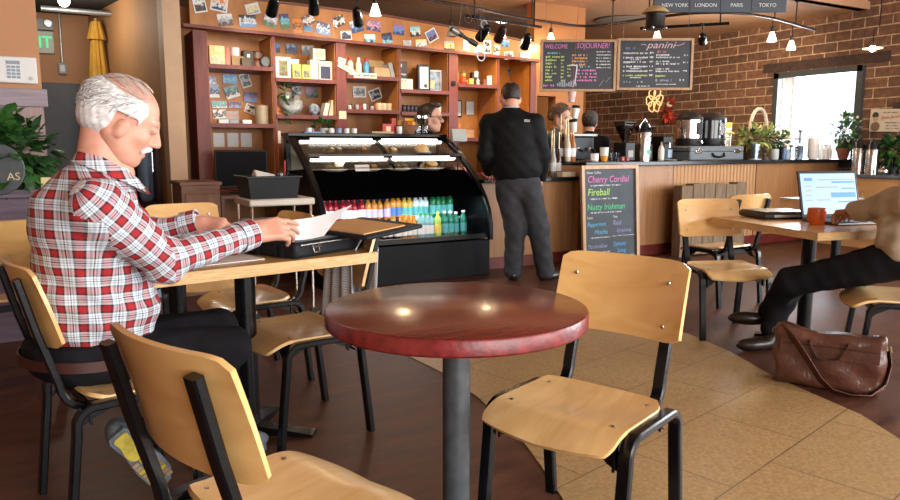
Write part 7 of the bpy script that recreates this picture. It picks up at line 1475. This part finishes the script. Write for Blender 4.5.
    if glasses:
        M = hd; mb = []
        for s in (1, -1):
            pts = [tuple((M @ np.array((.098, s*.033+.025*math.cos(2*PI*k/16), .004+.017*math.sin(2*PI*k/16))))*sc+hc-B) for k in range(16)]; MB().tube(pts, .0032, 6, closed=True).build('glasses_rim', black, t)
            MB().tube([tuple((M @ np.array(v))*sc+hc-B) for v in ((.096, s*.058, .008), (.05, s*.078, .010), (-.01, s*.084, .008))], .003, 6).build('glasses_arm', black, t)
        MB().tube([tuple((M @ np.array(v))*sc+hc-B) for v in ((.099, .010, .006), (.105, 0, .009), (.099, -.010, .006))], .003, 6).build('glasses_bridge', black, t)
    return t
blk_t = mat('black_tshirt', (.006, .006, .008), .85, noise=.3, spec=.15)
bust('barista with dark swept-up hair and black glasses standing behind the display case', (-.19, 7.72, 0), (-.205, 7.75, 1.515), (.93, -.25, -.03), dkhair, blk_t, 1.2, True, quiff=True)
bust('barista with curly brown hair looking down behind the syrup bottles', (1.29, 8.62, 0), (1.295, 8.55, 1.555), (.80, -.52, -.30), brhair, mat('grey_tee', (.07, .075, .085), .8, noise=.2), 1.16, curly=True, hgrow=.024)
def fullhair(p): return np.maximum(-.075-p[:, 2], p[:, 0]-.055)
bust('person with dark hair seen from behind, deeper in the bar beside the cups', (1.745, 9.12, 0), (1.74, 9.08, 1.525), (.25, .95, -.1), dkhair, blk_t, 1.0, reg=fullhair, hgrow=.022, curly=True)
def laptop_person():
    base = (2.55, 3.60, 0); B = np.array(base)
    t = person('person in a tan shirt and black jeans sitting sideways, typing on the laptop', base)
    F_ = np.array((-.93, .36, 0)); F_ /= np.linalg.norm(F_); Rt = np.array((F_[1], -F_[0], 0))
    hip = np.array((2.46, 3.62, .69)); ch = np.array((2.54, 3.62, 1.09)); nb = ch+(-.02, .01, .21); hc = nb+F_*.06+(0, 0, .15); hd = axes(F_+np.array((0, 0, -.25)), (0, 0, 1))
    n_ = np.array((-.36, -.93, 0)); sN = ch+n_*.2+(0, 0, .11); sF = ch-n_*.2+(0, 0, .11)          # near and far shoulder
    eN = np.array((2.27, 3.52, .955)); wN = np.array((2.235, 3.98, .85)); eF = np.array((2.56, 3.98, .84)); wF = np.array((2.42, 4.20, .825))
    HN = place(hand_vq((.35, .4, .45, .5), (.6, .3), .2, -1), axes((-.12, .95, -.12), (0, .1, 1)), wN); HF = place(hand_vq((.35, .4, .45, .5), (.6, .3), .2, 1), axes((-.35, .9, -.12), (0, .1, 1)), wF)
    nk = surf(lambda p: s_cap(p, hc+hd @ np.array((-.03, 0, -.06)), nb+(0, 0, -.04), .056, .064), nb-.14, nb+.25, .011)
    core = surf(lambda p: smin(s_cap(p, hip, ch, .12, .13), smin(smin(s_cap(p, sN, eN, .045, .038), s_cap(p, eN, wN, .038, .026), .02), smin(s_cap(p, sF, eF, .045, .038), s_cap(p, eF, wF, .038, .026), .02), .02), .04), (2.0, 3.1, .4), (3.0, 4.4, 1.4), .018)
    meshobj('body', *off(joinVQ(place(head_vq(0), hd, hc, 1.0), nk, core, HN, HF), base), mat('skin_tan', (.38, .18, .11), .5, noise=.08, nscale=30), t); eyes(t, hd, hc, base)
    meshobj('hair', *off(place(hair_vq(cap_region(), .012, .007, .003), hd, hc), base), dkhair, t)
    tan_s = mat('tan_shirt', (.52, .44, .33), .85, noise=.12, nscale=9, bump=.35, bscale=16)
    fN = ((wN-eN)/np.linalg.norm(wN-eN)).astype(np.float32); fF = ((wF-eF)/np.linalg.norm(wF-eF)).astype(np.float32)
    def sh(p):
        d = ellM(p, ch+(0, 0, -.05), (.15, .20, .25), F_); d = smin(d, ellM(p, hip+F_*.05+(0, 0, .06), (.21, .20, .22), F_), .08); d = smin(d, s_cap(p, sN, sF, .075, .075), .07); d = smin(d, s_cap(p, nb+(0, 0, -.07), nb+(0, 0, -.0), .105, .075), .05)
        a = smin(s_cap(p, sN, eN, .088, .080), s_cap(p, eN, wN, .082, .052), .03); b = smin(s_cap(p, sF, eF, .08, .07), s_cap(p, eF, wF, .07, .045), .03)
        d = smin(d, smax(a, (p-wN) @ fN+.02, .006), .03); d = smin(d, smax(b, (p-wF) @ fF+.02, .006), .03)
        d = d+.009*np.sin(p[:, 1]*42+p[:, 2]*30)*np.sin(p[:, 0]*26+p[:, 2]*22)+.004*np.sin(p[:, 2]*70-p[:, 0]*40)
        return smax(d,   .60-p[:, 2]+.03*np.sin(p[:, 0]*9), .012)
    meshobj('shirt', *off(surf(sh, (2.05, 3.05, .45), (3.1, 4.35, 1.42), .011), base), tan_s, t)
    kN = np.array((1.955, 4.06, .44)); kF = np.array((2.06, 4.24, .41)); aN = np.array((1.96, 4.34, .20)); aF = np.array((1.93, 4.22, .12))
    def pt(p):
        d = ellM(p, hip+(.0, 0, -.01), (.16, .18, .13), F_)
        d = smin(d, smin(s_cap(p, hip+n_*.1+(0, 0, -.01), kN, .105, .080), s_cap(p, kN, aN, .080, .058), .03), .04); d = smin(d, smin(s_cap(p, hip-n_*.08+(0, 0, -.01), kF, .10, .078), s_cap(p, kF, aF, .078, .058), .03), .03)
        d = d+.004*np.sin(p[:, 0]*48+p[:, 2]*38)*np.sin(p[:, 1]*34)
        return smax(d, p[:, 2]-.72, .01)
    meshobj('trousers', *off(surf(pt, (1.7, 3.25, .04), (3.0, 4.55, .82), .012), base), denim, t)
    for o, fx, up in (((1.99, 4.34, .115), (-.94, .22, -.02), (0, 0, 1)), ((1.95, 4.20, .0), (-.86, -.2, 0), (0, 0, 1))):
        o = np.array(o); M = axes(fx, up); fn = lambda p, o=o, M=M: smin(smin(s_ell(p, o+M @ np.array((.13, 0, .04)), (.13, .047, .042), M), s_ell(p, o+M @ np.array((.0, 0, .055)), (.075, .043, .06), M), .03), s_cap(p, o+M @ np.array((-.01, 0, .06)), o+M @ np.array((-.015, 0, .12)), .044, .048), .02)
        q_ = surf(fn, o-.32, o+.32, .01); q_[0][:, 2] = np.maximum(q_[0][:, 2], .004)
        meshobj('shoe', *off(q_, base), mat('brown_boot', (.022, .014, .010), .32, noise=.3), t)
laptop_person()
